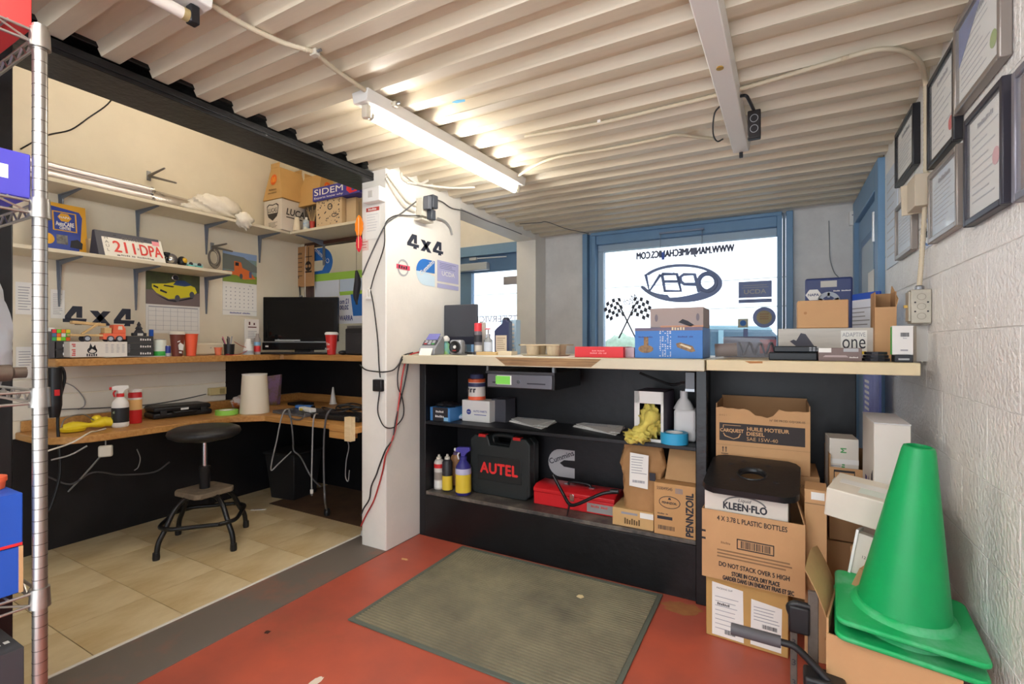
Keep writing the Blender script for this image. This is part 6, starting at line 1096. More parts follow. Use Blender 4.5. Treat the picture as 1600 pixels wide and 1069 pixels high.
# tall kraft carton, white long carton, packet and scraps behind the cones
o, W, Hh = box_front('narrow_carton', 'tall narrow kraft carton beside the bottle carton', 'box', kp, 1257, 1292, 766, .001, 2.06, .12, yaw=R(-3)); Face(o, '-y').rects('sticker', paper, [(-W*.2,W*.4,Hh-.035,Hh-.008)]); Face(o, '-y').rects('seam', pks, [(-W/2,W/2,Hh-.052,Hh-.049)])
p0, p1 = PZ(1300,770,.60), PZ(1380,800,.58); lc = thing('long_carton', 'long white taped carton lying across the cartons', 'box', (.262, 1.885, .575), rot=(R(5),R(6),R(-16)))
MB().box(-.13,.13,-.03,.15,0,.095).build('body', mat('carton_ivory', (220,212,198), .55, var=.04, vs=6), lc, bevel=.004); Face(lc, '+z', (0,0,.095), .0008).rects('tape', mat('clear_tape'), [(-.11,.13,.05,.09)]); Face(lc, '+z', (0,0,.095), .0016).rects('label', mat('label_mint', (214,222,212), .5), [(-.05,.12,-.005,.045)])
Face(lc, '-x', (-.13,.07,0), .001).rects('tape_end', mat('clear_tape'), [(-.02,.02,0,.095)])
# big open carton with the cones
OC = thing('scrap_carton', 'large open kraft carton holding scraps under the green cones', 'box', (.115, 1.60, 0), R(-10)); Wc, Dc, Hc = .28, .34, .345
for bx, nm in (((0,Wc,0,.005,0,Hc),'front_panel'),((0,.005,.005,Dc,0,Hc+.04),'side_panel'),((Wc-.005,Wc,.005,Dc,0,Hc),'side_panel'),((0,Wc,Dc-.005,Dc,0,Hc+.02),'back_panel'),((0,Wc,.005,Dc-.005,0,.005),'bottom_panel')): MB().box(*bx).build(nm, kp if nm != 'back_panel' else kraft_in, OC)
b = MB(); b.sheet(lambda u, v: (-.035*v-.02*v*v, .03+u*.26, Hc+.02+.13*v+.02*math.sin(u*4)), 8, 6, .004).build('raised_flap', kraft, OC)
scr_ = thing('scrap_box', 'white carton marked 12 x 370 g standing in the scrap carton', 'box', (.19, 1.84, .13), rot=(R(-6),R(8),R(-20))); MB().box(-.045,.045,0,.04,0,.42).build('body', mat('carton_milk'), scr_, bevel=.003); f = Face(scr_, '-y'); f.text('12 x 370 g', ink, .005, .35, w=.05); MB().box(-.047,-.040,-.01,.05,0,.43).build('film', mat('clear_tape'), scr_)
for lab, loc, rot, dm, m in (('thin kraft carton leaning inside the scrap carton', (.185,1.77,.20), (R(-10),R(14),R(-35)), (.05,.03,.33), kraft), ('kraft mailer leaning in the scrap carton by the cone', (.30,1.90,.12), (R(-8),R(-6),R(-15)), (.07,.03,.36), mat('kraft_plain')), ('short kraft carton end in the scrap carton', (.16,1.80,.20), (R(0),R(20),R(-25)), (.04,.03,.28), kp)):
    t = thing('scrap_cardboard', lab, 'cardboard', loc, rot=rot, group='cardboard scraps in the open carton'); MB().box(-dm[0],dm[0],0,dm[1],0,dm[2]).build('body', m, t, bevel=.002); MB().box(-dm[0],-dm[0]*.2,-.003,0,dm[2]*.55,dm[2]).build('flap', kraft_in, t)
t = thing('clear_bag', 'crumpled clear plastic bag in the scrap carton', 'bag', (.175,1.72,.20)); MB().ball((0,0,.06), .03, .05, .09, 18, 14, crumple(31,.25)).build('bag', mat('bag_film', (226,224,226), .25, alpha=.5), t, smooth=60)
# cones
gc_ = mat('cone_green', (0,158,84), .42, rgb2=(16,148,84), vs=4); gd = mat('cone_base_green', (24,170,96), .45, rgb2=(120,190,150), vs=5, thresh=(.5,.75), bump=.05, bs=40)
def cone(label, loc, rot):
    t = thing('traffic_cone', label, 'cone', loc, rot=rot, group='nested green cones')
    bp2 = []
    for k, (sx, sy) in enumerate(((1,1),(-1,1),(-1,-1),(1,-1))):
        for i in range(5): a_ = R(90*k+i*22.5); bp2.append((sx*.130+.026*math.cos(a_)*1.0, sy*.130+.026*math.sin(a_)))
    MB().prism(bp2, 0, .014).build('base', gd, t, bevel=.005)
    MB().lathe([(.122,.012),(.116,.022),(.112,.026),(.106,.03)], 40).build('collar', gd, t, smooth=50)
    MB().lathe([(.105,.026),(.037,.468),(.034,.478),(.028,.48),(.026,.47),(.096,.026)], 44, cap=False).build('body', gc_, t, smooth=50)
    return t
cr = (R(3), R(4), R(-4))
cone('green traffic cone nested underneath, only its base showing', (.298, 1.705, .352), cr); cone('green traffic cone on top, fully visible by the block wall', (.3005, 1.706, .394), cr)
# floor jack lever assembly
jk = thing('floor_jack', 'black steel floor jack with a grey rubber lever grip', 'jack', (.06, 1.60, 0)); jm = mat('jack_black', (30,30,32), .45, var=.2, vs=10); dirt = mat('jack_dirty', (92,84,76), .6, var=.3, vs=12)
MB().cyl((-.185,-.02,.300),(-.055,-.02,.298),.0165,n=16).build('grip', mat('grip_grey', (84,82,86), .6), jk, smooth=40)
MB().tube([(-.055,-.02,.298),(-.02,-.02,.294),(.02,-.02,.262),(.07,-.03,.22)], .010, 10).build('lever', jm, jk, smooth=50)
MB().box(.015,.042,.07,.085,0,.42).build('mast', dirt, jk, bevel=.003); MB().box(-.030,-.012,.07,.10,0,.34).build('rail', dirt, jk, bevel=.002)
MB().tube([(-.005,.075,.30),(-.032,.075,.352),(-.02,.075,.372),(.02,.075,.372)], .010, 8).build('bracket', jm, jk, smooth=50); MB().box(-.035,.02,.06,.09,.29,.37).build('cheek_plate', jm, jk, bevel=.006)
MB().box(.0,.10,-.05,.02,.18,.235).build('pump_block', jm, jk, bevel=.008); MB().box(-.05,.10,-.06,.10,0,.03).build('base_plate', jm, jk, bevel=.004); MB().cyl((.05,-.02,.03),(.05,-.02,.19),.022,n=16).build('ram', dirt, jk, smooth=40); MB().cyl((.02,-.075,.205),(.02,-.05,.205),.016,n=14).build('pivot_bolt', steel, jk)
f = Face(jk, '-y', (-.021,.07,0), .001)
for i, z in enumerate((.14,.20,.26)): f.text('3', ink, 0, z, h=.018)
# ---------------------------------------------------------------- certificates on the block wall
def frame(label, y0, y1, z0, z1, fm, seal=None, extra=None, fw=.018, dep=.024, tint=None, lift=0):
    Wf = y1-y0; hf = z1-z0; t = thing('certificate_frame', label, 'picture frame', (XR-.001-lift, (y0+y1)/2, z0), R(-90), group='framed certificates on the block wall')
    for bx in ((-Wf/2,-Wf/2+fw,-dep,0,0,hf),(Wf/2-fw,Wf/2,-dep,0,0,hf),(-Wf/2+fw,Wf/2-fw,-dep,0,0,fw),(-Wf/2+fw,Wf/2-fw,-dep,0,hf-fw,hf)): MB().box(*bx).build('rail', fm, t, bevel=.003)
    MB().box(-Wf/2+fw,Wf/2-fw,-dep*.55,0,fw,hf-fw).build('sheet', tint or mat('cert_paper', (226,226,222), .55), t)
    f = Face(t, '-y', (0,-dep*.55,0), .0008); a_, b2 = -Wf/2+fw+.02, Wf/2-fw-.02
    f.rects('print', mat('cert_print', (186,188,192), .6), lines(a_,b2,fw+.03,hf-fw-.04,9,.18,int(y0*100),.5)); f.text('CERTIFICATE', ink_soft, 0, hf-fw-.028, w=Wf*.4)
    if seal: f.disc('seal', seal[0], seal[1]*Wf, seal[2]*hf, .022, None, 1)
    if extra: extra(f, Wf, hf)
    MB().box(-Wf/2+fw,Wf/2-fw,-dep*.8,-dep*.8+.002,fw,hf-fw).build('glass', mat('frame_glass', (240,245,250), .03, alpha=.12), t)
    return t
fr_dark = mat('frame_dark', (48,46,56), .4); fr_silver = mat('frame_silver', (150,142,136), .35, metal=.5); fr_black = mat('frame_black', (28,28,34), .35); sred = mat('seal_red', (214,70,66), .5); sgreen = mat('seal_green', (150,176,90), .5); spink = mat('seal_pink', (220,170,176), .5)
frame('dark framed certificate nearest the ceiling beside the blue door', 2.40, 2.74, 1.845, 2.085, fr_black)
frame('dark framed certificate with a red seal', 1.90, 2.20, 1.757, 2.06, fr_black, (sred, .28, .25))
frame('silver framed certificate with a green seal and blue corner', 1.555, 1.905, 1.825, 2.09, fr_silver, (sgreen, .30, .30), lambda f, W, h: f.polys('blue_corner', mat('cert_blue', (104,116,168), .5), [[(-W/2+.02,h-.02),(W*.1,h-.02),(-W/2+.02,h*.5)]], 1))
frame('dark framed certificate with a faint pink seal', 1.54, 1.815, 1.475, 1.775, fr_dark, (spink, .25, .45))
frame('silver framed bluish certificate below the red sealed one', 1.87, 2.19, 1.495, 1.735, fr_silver, tint=mat('cert_sky', (196,212,230), .45, rgb2=(222,226,226), vs=6))
frame('small silver framed certificate beside the beige cover', 2.43, 2.74, 1.52, 1.755, fr_silver, tint=mat('cert_sky'))
frame('silver framed picture cut off by the right edge of the photo', 1.18, 1.49, 1.462, 1.752, mat('frame_steel', (130,128,138), .35, metal=.4), tint=mat('cert_brown', (110,84,76), .5))
pn = PX(1390,240,XR); o = tag(MB().box(-.004,0,2.80,3.06,1.52,2.0).build('notice_board', mat('panel_ice', (206,216,228), .5), None, (XR-.0005,0,0)), 'pale blue white notice panel beside the blue side door', 'panel'); Face(o, '-x', (-.004,2.93,1.76), .0006).rects('print', mat('cert_print'), lines(-.1,.1,-.2,.2,10,.15,3), 0)
p = PX(1428,300,XR); t = thing('wall_cover', 'beige folded metal cover on the block wall', 'cover', (XR-.001, 2.29, 1.645), R(-90)); MB().prism([(-.06,0),(.06,0),(.06,.115),(-.06,.115)], 0, .05, 'y').build('box', mat('cover_beige', (200,188,166), .5), t, bevel=.002); MB().hexa([(-.10,-.06,.0),(-.09,-.06,.0),(-.06,0,0),(-.07,0,0)],[(-.12,-.06,.12),(-.11,-.06,.12),(-.06,0,.115),(-.07,0,.115)]).build('flap', mat('cover_beige'), t)
o = tag(MB().box(-.002,0,2.20,2.36,1.50,1.61).build('sticker', mat('sheet_pale'), None, (XR-.0005,0,0)), 'blue and white oval sticker behind the conduit', 'sticker'); f = Face(o, '-x', (-.002,2.28,1.555), .0006); f.disc('oval', mat('sticker_blue'), 0, 0, .07, .048); f.disc('oval_field', white_pl, 0, 0, .06, .038, 1); f.text('4x4', ink, 0, 0, w=.07, lvl=3, bold=.03)
# junction box and conduit
jb = thing('junction_box', 'galvanised junction box with knockouts on the block wall', 'junction box', (0,0,0)); galv = mat('galvanised', (178,172,158), .45, metal=.5, var=.1, vs=20)
MB().box(.42,XR-.001,2.24,2.30,1.222,1.345).build('box', galv, jb, bevel=.003); f = Face(jb, '-y', (.45,2.24,1.283), .0008)
for z in (-.035,0,.035): f.ring('knockout', mat('galv_dark', (130,124,112), .5), 0, z, .013, .012, .0015)
for x, z in ((-.018,.015),(.018,.015),(-.018,-.018),(.018,-.018)): f.disc('hole', ink, x, z, .003)
MB().box(.414,.42,2.245,2.295,1.23,1.338).build('cover', galv, jb, bevel=.001); MB().box(.404,.414,2.262,2.272,1.28,1.29).build('switch', mat('brass', (196,160,80), .4, metal=.5), jb); MB().lathe([(.014,0),(.014,.012),(.010,.016)], 14, (.45,2.27,1.345)).build('connector', steel, jb)
cdm = mat('conduit', (204,192,166), .5)
def flex(label, pts, r=.009, parent=None):
    t = thing('flex_conduit', label, 'conduit', pts[0]); b = MB(); P = [Vector(p)-Vector(pts[0]) for p in pts]
    b.tube(P, r, 10, 26, rip=.09).build('conduit', mat('conduit_ribbed', (204,192,166), .5, bump=.0), t, smooth=60)
    return t
Zf = ZC-.012
pts = [(.45,2.27,1.362),tuple(PX(1441,390,.458)),tuple(PX(1446,300,.467)),tuple(PX(1447,200,.468)),tuple(PX(1446,130,.466)),tuple(PZ(1439,101,Zf-.004))]+[tuple(PZ(x, y, Zf)) for x, y in ((1425,87),(1402,78),(1370,78),(1330,88),(1290,100),(1150,141),(1033,170),(935,193),(820,214))]
flex('ribbed conduit rising from the junction box and crossing the ceiling', pts, .008)
flex('short ribbed conduit linking the lit lamp to the bare batten', [tuple(PZ(x, y, Zf-.002)) for x, y in ((800,281),(830,262),(870,246),(950,233),(1033,216),(1056,211),(1085,214),(1113,217))], .0075)
for px, py in ((937,193),(1150,141)): q_ = PZ(px, py, Zf); t = thing('conduit_clip', 'small pale clip holding the ceiling conduit near %s' % ('its left end' if px < 1000 else 'the bare batten'), 'clip', q_); MB().box(-.007,.007,-.012,.022,.0,.012).build('clip', white_pl, t, bevel=.001)
# sensor on the grey wall, cable
t = thing('door_sensor', 'small white alarm sensor near the ceiling by the blue door', 'sensor', (PY(1333,340,YB).x, YB-.001, PY(1333,342,YB).z)); MB().box(-.025,.025,-.03,0,-.05,.05).build('case', white_pl, t, bevel=.005); Face(t, '-y', (0,-.03,0), .0008).disc('lens', ink_soft, -.006, .02, .005)
cord('curved_wire', 'thin grey wire curving down the grey back wall', [PY(1295,345,YB-.004), PY(1296,380,YB-.004), PY(1297,405,YB-.004), PY(1303,425,YB-.004), PY(1310,433,YB-.004)], .003, grey_cable)
# blue poster board behind the counter on the door side
t = thing('floor_poster', 'blue printed poster board standing behind the counter', 'poster', (XR-.05, 3.2, .48), R(-90)); MB().box(-.25,.25,0,.01,0,.55).build('board', mat('poster_blue', (84,96,180), .45, rgb2=(150,160,220), vs=5), t); Face(t, '-y').rects('print', white_pl, [(-.2,-.05,.30+.03*i,.315+.03*i) for i in range(6)]); MB().box(-.26,.26,.0,.014,-.48,0).build('stand', mat('grey_mid'), t)
# ---------------------------------------------------------------- ceiling lamps
office_lit = mat('tube_office', (255,244,228), .4, emit=OFFICE_POWER); fill_lit = mat('tube_fill', (250,251,255), .4, emit=FILL_POWER); tube_lit = mat('tube_lit', (255,250,240), .4, emit=TUBE_POWER); batten_m = mat('batten_white', (226,224,218), .4)
def batten(label, near, far, lit=None, tube=True, z=ZC, w_=.045, name='fluorescent_lamp'):
    """near, far: ends of the housing on the ceiling (x, y)"""
    n, fz = Vector((near[0], near[1], 0)), Vector((far[0], far[1], 0)); L = (fz-n).length; a_ = math.atan2(-(fz-n).x, (fz-n).y)
    t = thing(name, label, 'lamp', (n.x, n.y, z-.001), a_, group='fluorescent ceiling lamps')
    MB().hexa([(-w_*.8,0,-.045),(w_*.8,0,-.045),(w_*.8,L,-.045),(-w_*.8,L,-.045)],[(-w_,0,0),(w_,0,0),(w_,L,0),(-w_,L,0)]).build('housing', batten_m, t, bevel=.003)
    if tube:
        for y in (.02, L-.045): MB().box(-.014,.014,y,y+.025,-.095,-.045).build('lamp_holder', mat('holder_cream', (206,198,180), .5) if lit else black_pl, t, bevel=.004)
        MB().cyl((0,.045,-.078),(0,L-.045,-.078),.0155,n=18).build('tube', lit or mat('tube_off', (226,218,206), .3), t, smooth=50)
        for y in (.045, L-.06): MB().cyl((0,y,-.078),(0,y+.015,-.078),.0162,n=18).build('tube_cap', mat('cap_brass', (190,170,120), .4, metal=.4) if not lit else mat('holder_cream'), t, smooth=50)
    return t, L
l1 = PZ(562,165,ZC-.06); l2 = PZ(812,300,ZC-.075)
batten('lit fluorescent tube lamp hanging under the ribbed ceiling', (l1.x+.0,l1.y), (l2.x,l2.y), tube_lit)
m1 = PZ(1099,0,ZC-.045); m2 = PZ(1158,238,ZC-.045); dm = (m2-m1).normalized(); m0 = m2-dm*1.22
t, L = batten('bare white batten without tube near the block wall', (m0.x,m0.y), (m2.x,m2.y), None, False, w_=.042)
MB().box(-.008,.008,L-.01,L+.008,-.07,-.045).build('lamp_holder', black_pl, t, bevel=.002)
MB().lathe([(.012,-.05),(.010,-.044),(.004,-.043)], 12, (0,L-.83,0)).build('screw', mat('brass'), t)
n2 = PZ(303,33,ZC-.085); batten('unlit fluorescent tube lamp at the upper left of the ceiling', (n2.x-.02,n2.y-1.18), (n2.x,n2.y+.03), None)
# unseen lamps: two added behind the camera as fill, then office and entrance
batten('added fill tube lamp over the shop behind the camera', (-.35,-.85), (-.35,.33), fill_lit)
batten('added fill tube lamp over the rack behind the camera', (-1.15,-.85), (-1.15,.30), fill_lit)
batten('lit fluorescent tube lamp on the office ceiling above the beam', (-2.65,.9), (-2.65,2.1), office_lit, z=2.95)
batten('lit fluorescent tube lamp on the entrance ceiling', (-2.85,3.0), (-2.85,3.9), office_lit, z=2.95) 
# outlet on cord beside the bare batten
q_ = PZ(1177,210,ZC-.11); ob = thing('cord_outlet', 'black twin outlet hanging from a cord at the bare batten', 'outlet', (q_.x+.004, q_.y-.01, 0)); zt1, zt0 = ZC-.02, ZC-.135
MB().box(-.024,.024,-.016,.016,zt0,zt1).build('box', mat('outlet_black', (40,36,36), .4), ob, bevel=.004); f = Face(ob, '-y', (0,-.016,0), .001)
for z in (zt0+.038, zt0+.08): f.ring('socket_ring', mat('grey_mid'), 0, z, .015, .016, .002); f.rects('socket_slot', ink, [(-.008,-.005,z-.004,z+.006),(.005,.008,z-.004,z+.006)], 1)
cord('outlet_cable', 'black cord arching over the bare batten to the outlet', [PZ(1157,150,ZC-.02), PZ(1166,150,ZC-.03), PZ(1172,160,ZC-.035), Vector((q_.x+.004, q_.y-.01, zt1))], .006, blk_cable)
cord('outlet_cable', 'black cord looped on the left of the bare batten', [PZ(1125,166,ZC-.02), PZ(1117,176,ZC-.035), PZ(1114,195,ZC-.035), PZ(1115,212,ZC-.035), PZ(1121,221,ZC-.03), PZ(1130,217,ZC-.02)], .0033, blk_cable)
# conduit across the ceiling to the lit lamp
flex('pale conduit crossing the ceiling to the lit lamp', [tuple(PZ(x, y, ZC-.010)) for x, y in ((290,-15),(330,8),(380,38),(440,66),(480,78),(495,85),(520,106),(560,134),(590,154),(613,163))], .0085)
for px, py in ((492,82),(616,163)): p = PZ(px, py, ZC-.01); t = thing('conduit_clip', 'small cream clamp on the pale conduit %s' % ('midway' if px < 500 else 'at the lit lamp'), 'clip', p); MB().box(-.014,.014,-.010,.010,-.012,.008).build('clamp', mat('holder_cream'), t, bevel=.002); MB().cyl((.0,0,0),(.03,0,.0),.005,n=8).build('screw', steel, t)
p = PZ(717,158,ZC); o = tag(MB().prism([(-.03,-.008),(.0,-.012),(.03,.0),(.022,.012),(-.015,.008)], -.002, -.0004).build('tape_scrap', mat('scrap_blue', (70,170,214), .6), None, (p.x,p.y,ZC)), 'scrap of blue tape stuck to the ribbed ceiling', 'tape')
p = PZ(703,158,ZC-.0)
# ---------------------------------------------------------------- white partition: cables, boxes, emblems
fp_ = Face(wp, '+x', (XP,0,0), .001)
def yz(px, py): v = PX(px, py, XP); return v.y, v.z
y0, zA = yz(636,377); y1, zB = yz(692,388); zmid = (zA+zB)/2
four_by_four(fp_, (y0+y1)/2, zmid, y1-y0, .085, decal)
def sq(x0, x1, yt, yb): a, c = PX(x0, (yt+yb)/2, XP), PX(x1, (yt+yb)/2, XP); m = (x0+x1)/2; return a.y, c.y, PX(m, yb, XP).z, PX(m, yt, XP).z
a0, a1, b0, b1 = sq(650,679,405,446); W = a1-a0; h = b1-b0; s1 = thing('emblem_sticker', 'round blue and pale C emblem sticker on the partition wall', 'sticker', (0,0,0), group='stickers on the partition wall'); f = Face(s1, '+x', (XP,0,0), .002)
f.polys('emblem_upper', mat('sticker_blue'), [[(a1,b0+h*.52),(a1,b1),(a0+W*.45,b1)]+[(a0+W*.45-W*.45*math.sin(R(q)), b0+h*.5+h*.5*math.cos(R(q))) for q in range(15,91,15)]+[(a0+W*.3,b0+h*.5)]]); f.polys('emblem_lower', mat('sticker_ice', (206,228,242), .4), [[(a0,b0+h*.5)]+[(a0+W*.45-W*.45*math.sin(R(q)), b0+h*.5+h*.5*math.cos(R(q))) for q in range(105,181,15)]+[(a1,b0),(a1,b0+h*.4),(a0+W*.55,b0+h*.5)]]); f.text('Cummins', white_pl, a0+W*.55, b0+h*.70, w=W*.9, rot=38, bold=.03, lvl=2)
a0, a1, b0, b1 = sq(683,716,410,452); W = a1-a0; h = b1-b0; s2 = thing('dealer_sticker', 'lilac dealer association sticker on the partition wall', 'sticker', (0,0,0), group='stickers on the partition wall'); f = Face(s2, '+x', (XP,0,0), .002); lil = mat('sticker_lilac', (176,176,214), .45)
f.rects('panel', lil, [(a0,a1,b0+h*.24,b1),(a0,a1,b0,b0+h*.16)]); f.rects('print', mat('print_lilac', (110,112,160), .5), lines(a0+W*.1,a1-W*.1,b1-h*.3,b1-h*.06,4,.3), 1); f.text('UCDA', white_pl, (a0+a1)/2, b0+h*.55, w=W*.6, h=h*.16, lvl=2, bold=.02)
a0, a1, b0, b1 = sq(619,640,405,432); W = a1-a0; h = b1-b0; s3 = thing('badge_sticker', 'small round grey sticker with a red band on the partition wall', 'sticker', (0,0,0), group='stickers on the partition wall'); f = Face(s3, '+x', (XP,0,0), .002); f.ring('ring', mat('grey_mid'), (a0+a1)/2, (b0+b1)/2, W*.42, h*.5, .010); f.rects('band', mat('sticker_rose', (206,70,96), .5), [(a0,a1,b0+h*.4,b0+h*.66)], 1); f.text('WORK', ink, (a0+a1)/2, b0+h*.53, w=W*.7, lvl=2, bold=.03)
p = PX(657,326,XP); ob = thing('wall_outlet', 'pale wall outlet box with two black adapters plugged in', 'outlet', (XP+.001, p.y, p.z), R(90))
MB().box(-.04,.04,-.045,0,-.055,.05).build('box', mat('outlet_cream', (196,192,178), .5), ob, bevel=.003); MB().box(-.06,.05,-.06,0,-.085,-.075).build('ledge', mat('outlet_cream'), ob)
MB().box(.0,.05,-.095,-.046,-.005,.075).build('adapter', mat('adapter_dark', (60,64,72), .45), ob, bevel=.006); MB().box(-.035,-.004,-.09,-.046,-.02,.06).build('adapter', mat('adapter_grey', (90,94,102), .45), ob, bevel=.005); MB().box(.0,.04,-.085,-.046,-.075,-.012).build('adapter', mat('adapter_dark'), ob, bevel=.005)
Xc = XP+.012
def pc(px, py, dx=.012): return PX(px, py, XP+dx)
cord('power_cable', 'pair of white cables running from the beam to the outlet box', [pc(603,278), pc(618,303), pc(632,322), pc(648,331)], .008, wht_cable)
cord('power_cable', 'second white cable above the outlet box', [pc(604,272), pc(622,296), pc(636,314), pc(650,322)], .006, wht_cable)
cord('power_cable', 'grey cable dropping from the adapters down the wall face', [pc(684,341,.02), pc(695,346,.01), pc(703,356,.008), pc(706,367,.006)], .007, grey_cable)
cord('power_cable', 'thin dark cable from the adapters up along the lintel', [pc(664,309,.06), pc(668,308,.03), pc(690,315), pc(705,325), pc(725,330), pc(760,345), pc(790,356), pc(815,366)], .0035, mat('dark_grey_cable'))
Yq = YP-.008
cord('power_cable', 'dark cable from the adapters around the wall corner to the wire clip', [pc(665,337,.03), pc(640,337,.015), pc(618,337,.012), Vector((XP+.008,YP-.014,PY(606,350,Yq).z)), PY(600,385,Yq), PY(585,430,Yq), PY(579,452,Yq)], .0033, blk_cable)
cord('power_cable', 'dark cable from the beam end slanting across the wall end', [pc(650,315,.03), pc(628,333,.015), pc(612,343,.01), Vector((XP+.008,YP-.014,PY(606,352,Yq).z)), PY(590,375,Yq), PY(575,408,Yq), PY(566,430,Yq)], .004, mat('dark_grey_cable'))
cord('power_cable', 'dark cable from the wire clip down to the black adapter', [PY(579,454,Yq), PY(584,480,Yq), PY(590,530,Yq), PY(592,570,Yq), PY(594,590,Yq)], .0033, blk_cable)
ba = thing('power_brick', 'small square black adapter fixed to the partition wall end', 'adapter', (PY(594,602,YP).x, YP-.001, PY(594,602,YP).z)); MB().box(-.033,.033,-.026,0,-.033,.033).build('case', black_pl, ba, bevel=.005); Face(ba, '-y', (0,-.026,0), .0008).disc('mark', ink, 0, 0, .005)
cord('power_cable', 'black cable looping under the black adapter to the counter end', [PY(593,612,YP-.012), PY(590,640,Yq), PY(594,656,Yq), Vector((XP+.006,YP-.012,PY(604,667,YP).z)), pc(615,668), pc(628,655), pc(631,640), pc(628,620), pc(622,605), pc(622,580), pc(630,560), pc(645,553,.02), pc(655,551,.05)], .0033, blk_cable)
cord('power_cable', 'black cable swagged behind the adapter from the office', [PY(562,570,Yq), PY(572,578,Yq), PY(590,581,Yq), Vector((XP+.006,YP-.012,PY(603,581,YP).z)), pc(615,578), pc(624,568), pc(630,556), pc(645,551,.02)], .004, blk_cable)
cord('terminal_cable', 'red cable running from the card terminal down to the floor', [pc(655,550,.05), pc(638,557,.015), pc(630,580), pc(623,630), pc(618,670), pc(608,700), Vector((XP+.006,YP-.010,PY(603,712,YP).z)), PY(597,740,Yq), PY(585,780,Yq), PY(572,805,Yq), PY(564,822,Yq)], .0045, red_cable)
cord('terminal_cable', 'wavy black cable running beside the red one to the floor', [pc(640,556,.02), pc(632,600), pc(622,640), pc(617,665), pc(614,685), pc(608,695), Vector((XP+.006,YP-.012,PY(602,703,YP).z)), PY(592,730,Yq), PY(588,742,Yq), PY(580,760,Yq), PY(577,780,Yq), PY(568,795,Yq), PY(564,806,Yq)], .004, blk_cable)
wc = thing('wire_clip', 'white wire clip nailed to the partition wall end', 'clip', (PY(578,460,YP).x, YP-.001, PY(578,460,YP).z)); MB().box(-.022,.018,-.012,0,-.03,-.016).build('base', white_pl, wc, bevel=.003); MB().tube([(-.012,-.008,-.018),(-.01,-.01,.02),(.004,-.01,.028),(.012,-.01,.012)], .003, 6).build('loop', white_pl, wc, smooth=50)
a, c = PY(572,324,YP), PY(594,372,YP); o = tag(MB().box(a.x,c.x,-.0015,0,c.z,a.z).build('wall_notice', paper, None, (0,YP-.001,0)), 'white notice with a red header on the partition wall end', 'paper'); f = Face(o, '-y', (0,-.0015,0), .0006); f.rects('header', mat('header_red', (190,70,60), .5), [(a.x+.004,c.x-.004,a.z-.03,a.z-.008)]); f.rects('print', mat('cert_print'), lines(a.x+.01,c.x-.01,c.z+.04,a.z-.04,7,.15), 0); f.text('NOTICE', paper, (a.x+c.x)/2, a.z-.019, w=(c.x-a.x)*.6, lvl=2)
a, c = PY(577,299,YP), PY(603,316,YP); o = thing('chime_box', 'white plastic chime box under the beam end', 'box', ((a.x+c.x)/2, YP-.001, (a.z+c.z)/2)); w_ = (c.x-a.x)/2; h_ = (a.z-c.z)/2; MB().box(-w_,w_,-.05,0,-h_,h_).build('case', white_pl, o, bevel=.004); MB().box(-w_*.3,w_*.2,-.052,-.05,-h_*.4,h_*.5).build('cover', mat('grey_pale'), o)
a, c = PY(566,374,YP), PY(576,391,YP); o = tag(MB().box(a.x,c.x,-.001,0,c.z,a.z).build('wall_tag', mat('sheet_rose', (226,200,190), .6), None, (0,YP-.001,0)), 'small pinkish tag beside the feather ornament', 'tag'); Face(o, '-y', (0,-.001,0), .0006).rects('print', mat('header_red'), lines(a.x+.004,c.x-.004,c.z+.01,a.z-.01,3,.25), 0)
cord('power_cable', 'thin grey wire with a hook curling up to the ceiling', [PX(638,285,XP+.006), PX(629,279,XP+.006), PX(629,270,XP+.006), Vector((XP+.03,2.24,ZC-.02)), Vector((XP+.09,2.26,ZC-.006))], .008, wht_cable)
cord('power_cable', 'white cable running along the ceiling above the partition', [PX(636,285,XP+.006), Vector((XP+.05,2.34,ZC-.010)), Vector((XP+.14,2.44,ZC-.008)), Vector((XP+.26,2.5,ZC-.006))], .007, wht_cable)
p = PZ(561,828,0); o = thing('door_stop', 'small grey plastic door stop at the foot of the partition', 'door stop', (-2.135,2.10,.009)); MB().prism([(-.04,0),(.04,0),(.04,.02),(-.03,.034)], -.02, .02, 'y').build('wedge', mat('grey_pale'), o, bevel=.003)
p = PZ(404,797,0); o = tag(MB().box(-.05,.05,-.008,.008,0,.004).build('floor_card', paper, None, (p.x,p.y,.0005), R(35)), 'white paper slip lying on the vinyl tiles by the stool', 'paper'); Face(o, '+z', (0,0,.004), .0004).rects('print', ink_soft, [(-.03,.02,-.004,.004)])
# ---------------------------------------------------------------- floor mat
mA, mB_, mC = PZ(549,968,0), PZ(722,852,0), PZ(1035,938,0); rib = mat('mat_rubber', (140,132,106), .75, rgb2=(100,94,78), vs=3, bump=.15, bs=60)
x0_, x1_, y0_, y1_ = -1.565, -.462, 1.43, 2.262; t = thing('floor_mat', 'large grey green ribbed rubber mat on the red floor', 'mat', (x0_, y0_, .0005)); Wm, Dm = x1_-x0_, y1_-y0_
MB().box(0,Wm,0,Dm,0,.004).build('backing', mat('mat_edge', (92,98,88), .7), t, bevel=.002)
b = MB(); n = int((Dm-.04)/.0165)
for i in range(n): y = .02+i*.0165; b.prism([(y,.0038),(y+.0115,.0038),(y+.0095,.0080),(y+.0020,.0080)], .02, Wm-.02, 'x')
tag(b.build('ribs', rib, t), kind='stuff')
for bx in ((0,.018,0,Dm),(Wm-.018,Wm,0,Dm),(.018,Wm-.018,0,.018),(.018,Wm-.018,Dm-.018,Dm)): MB().box(*bx,.0035,.007).build('border', mat('mat_edge'), t, bevel=.001)
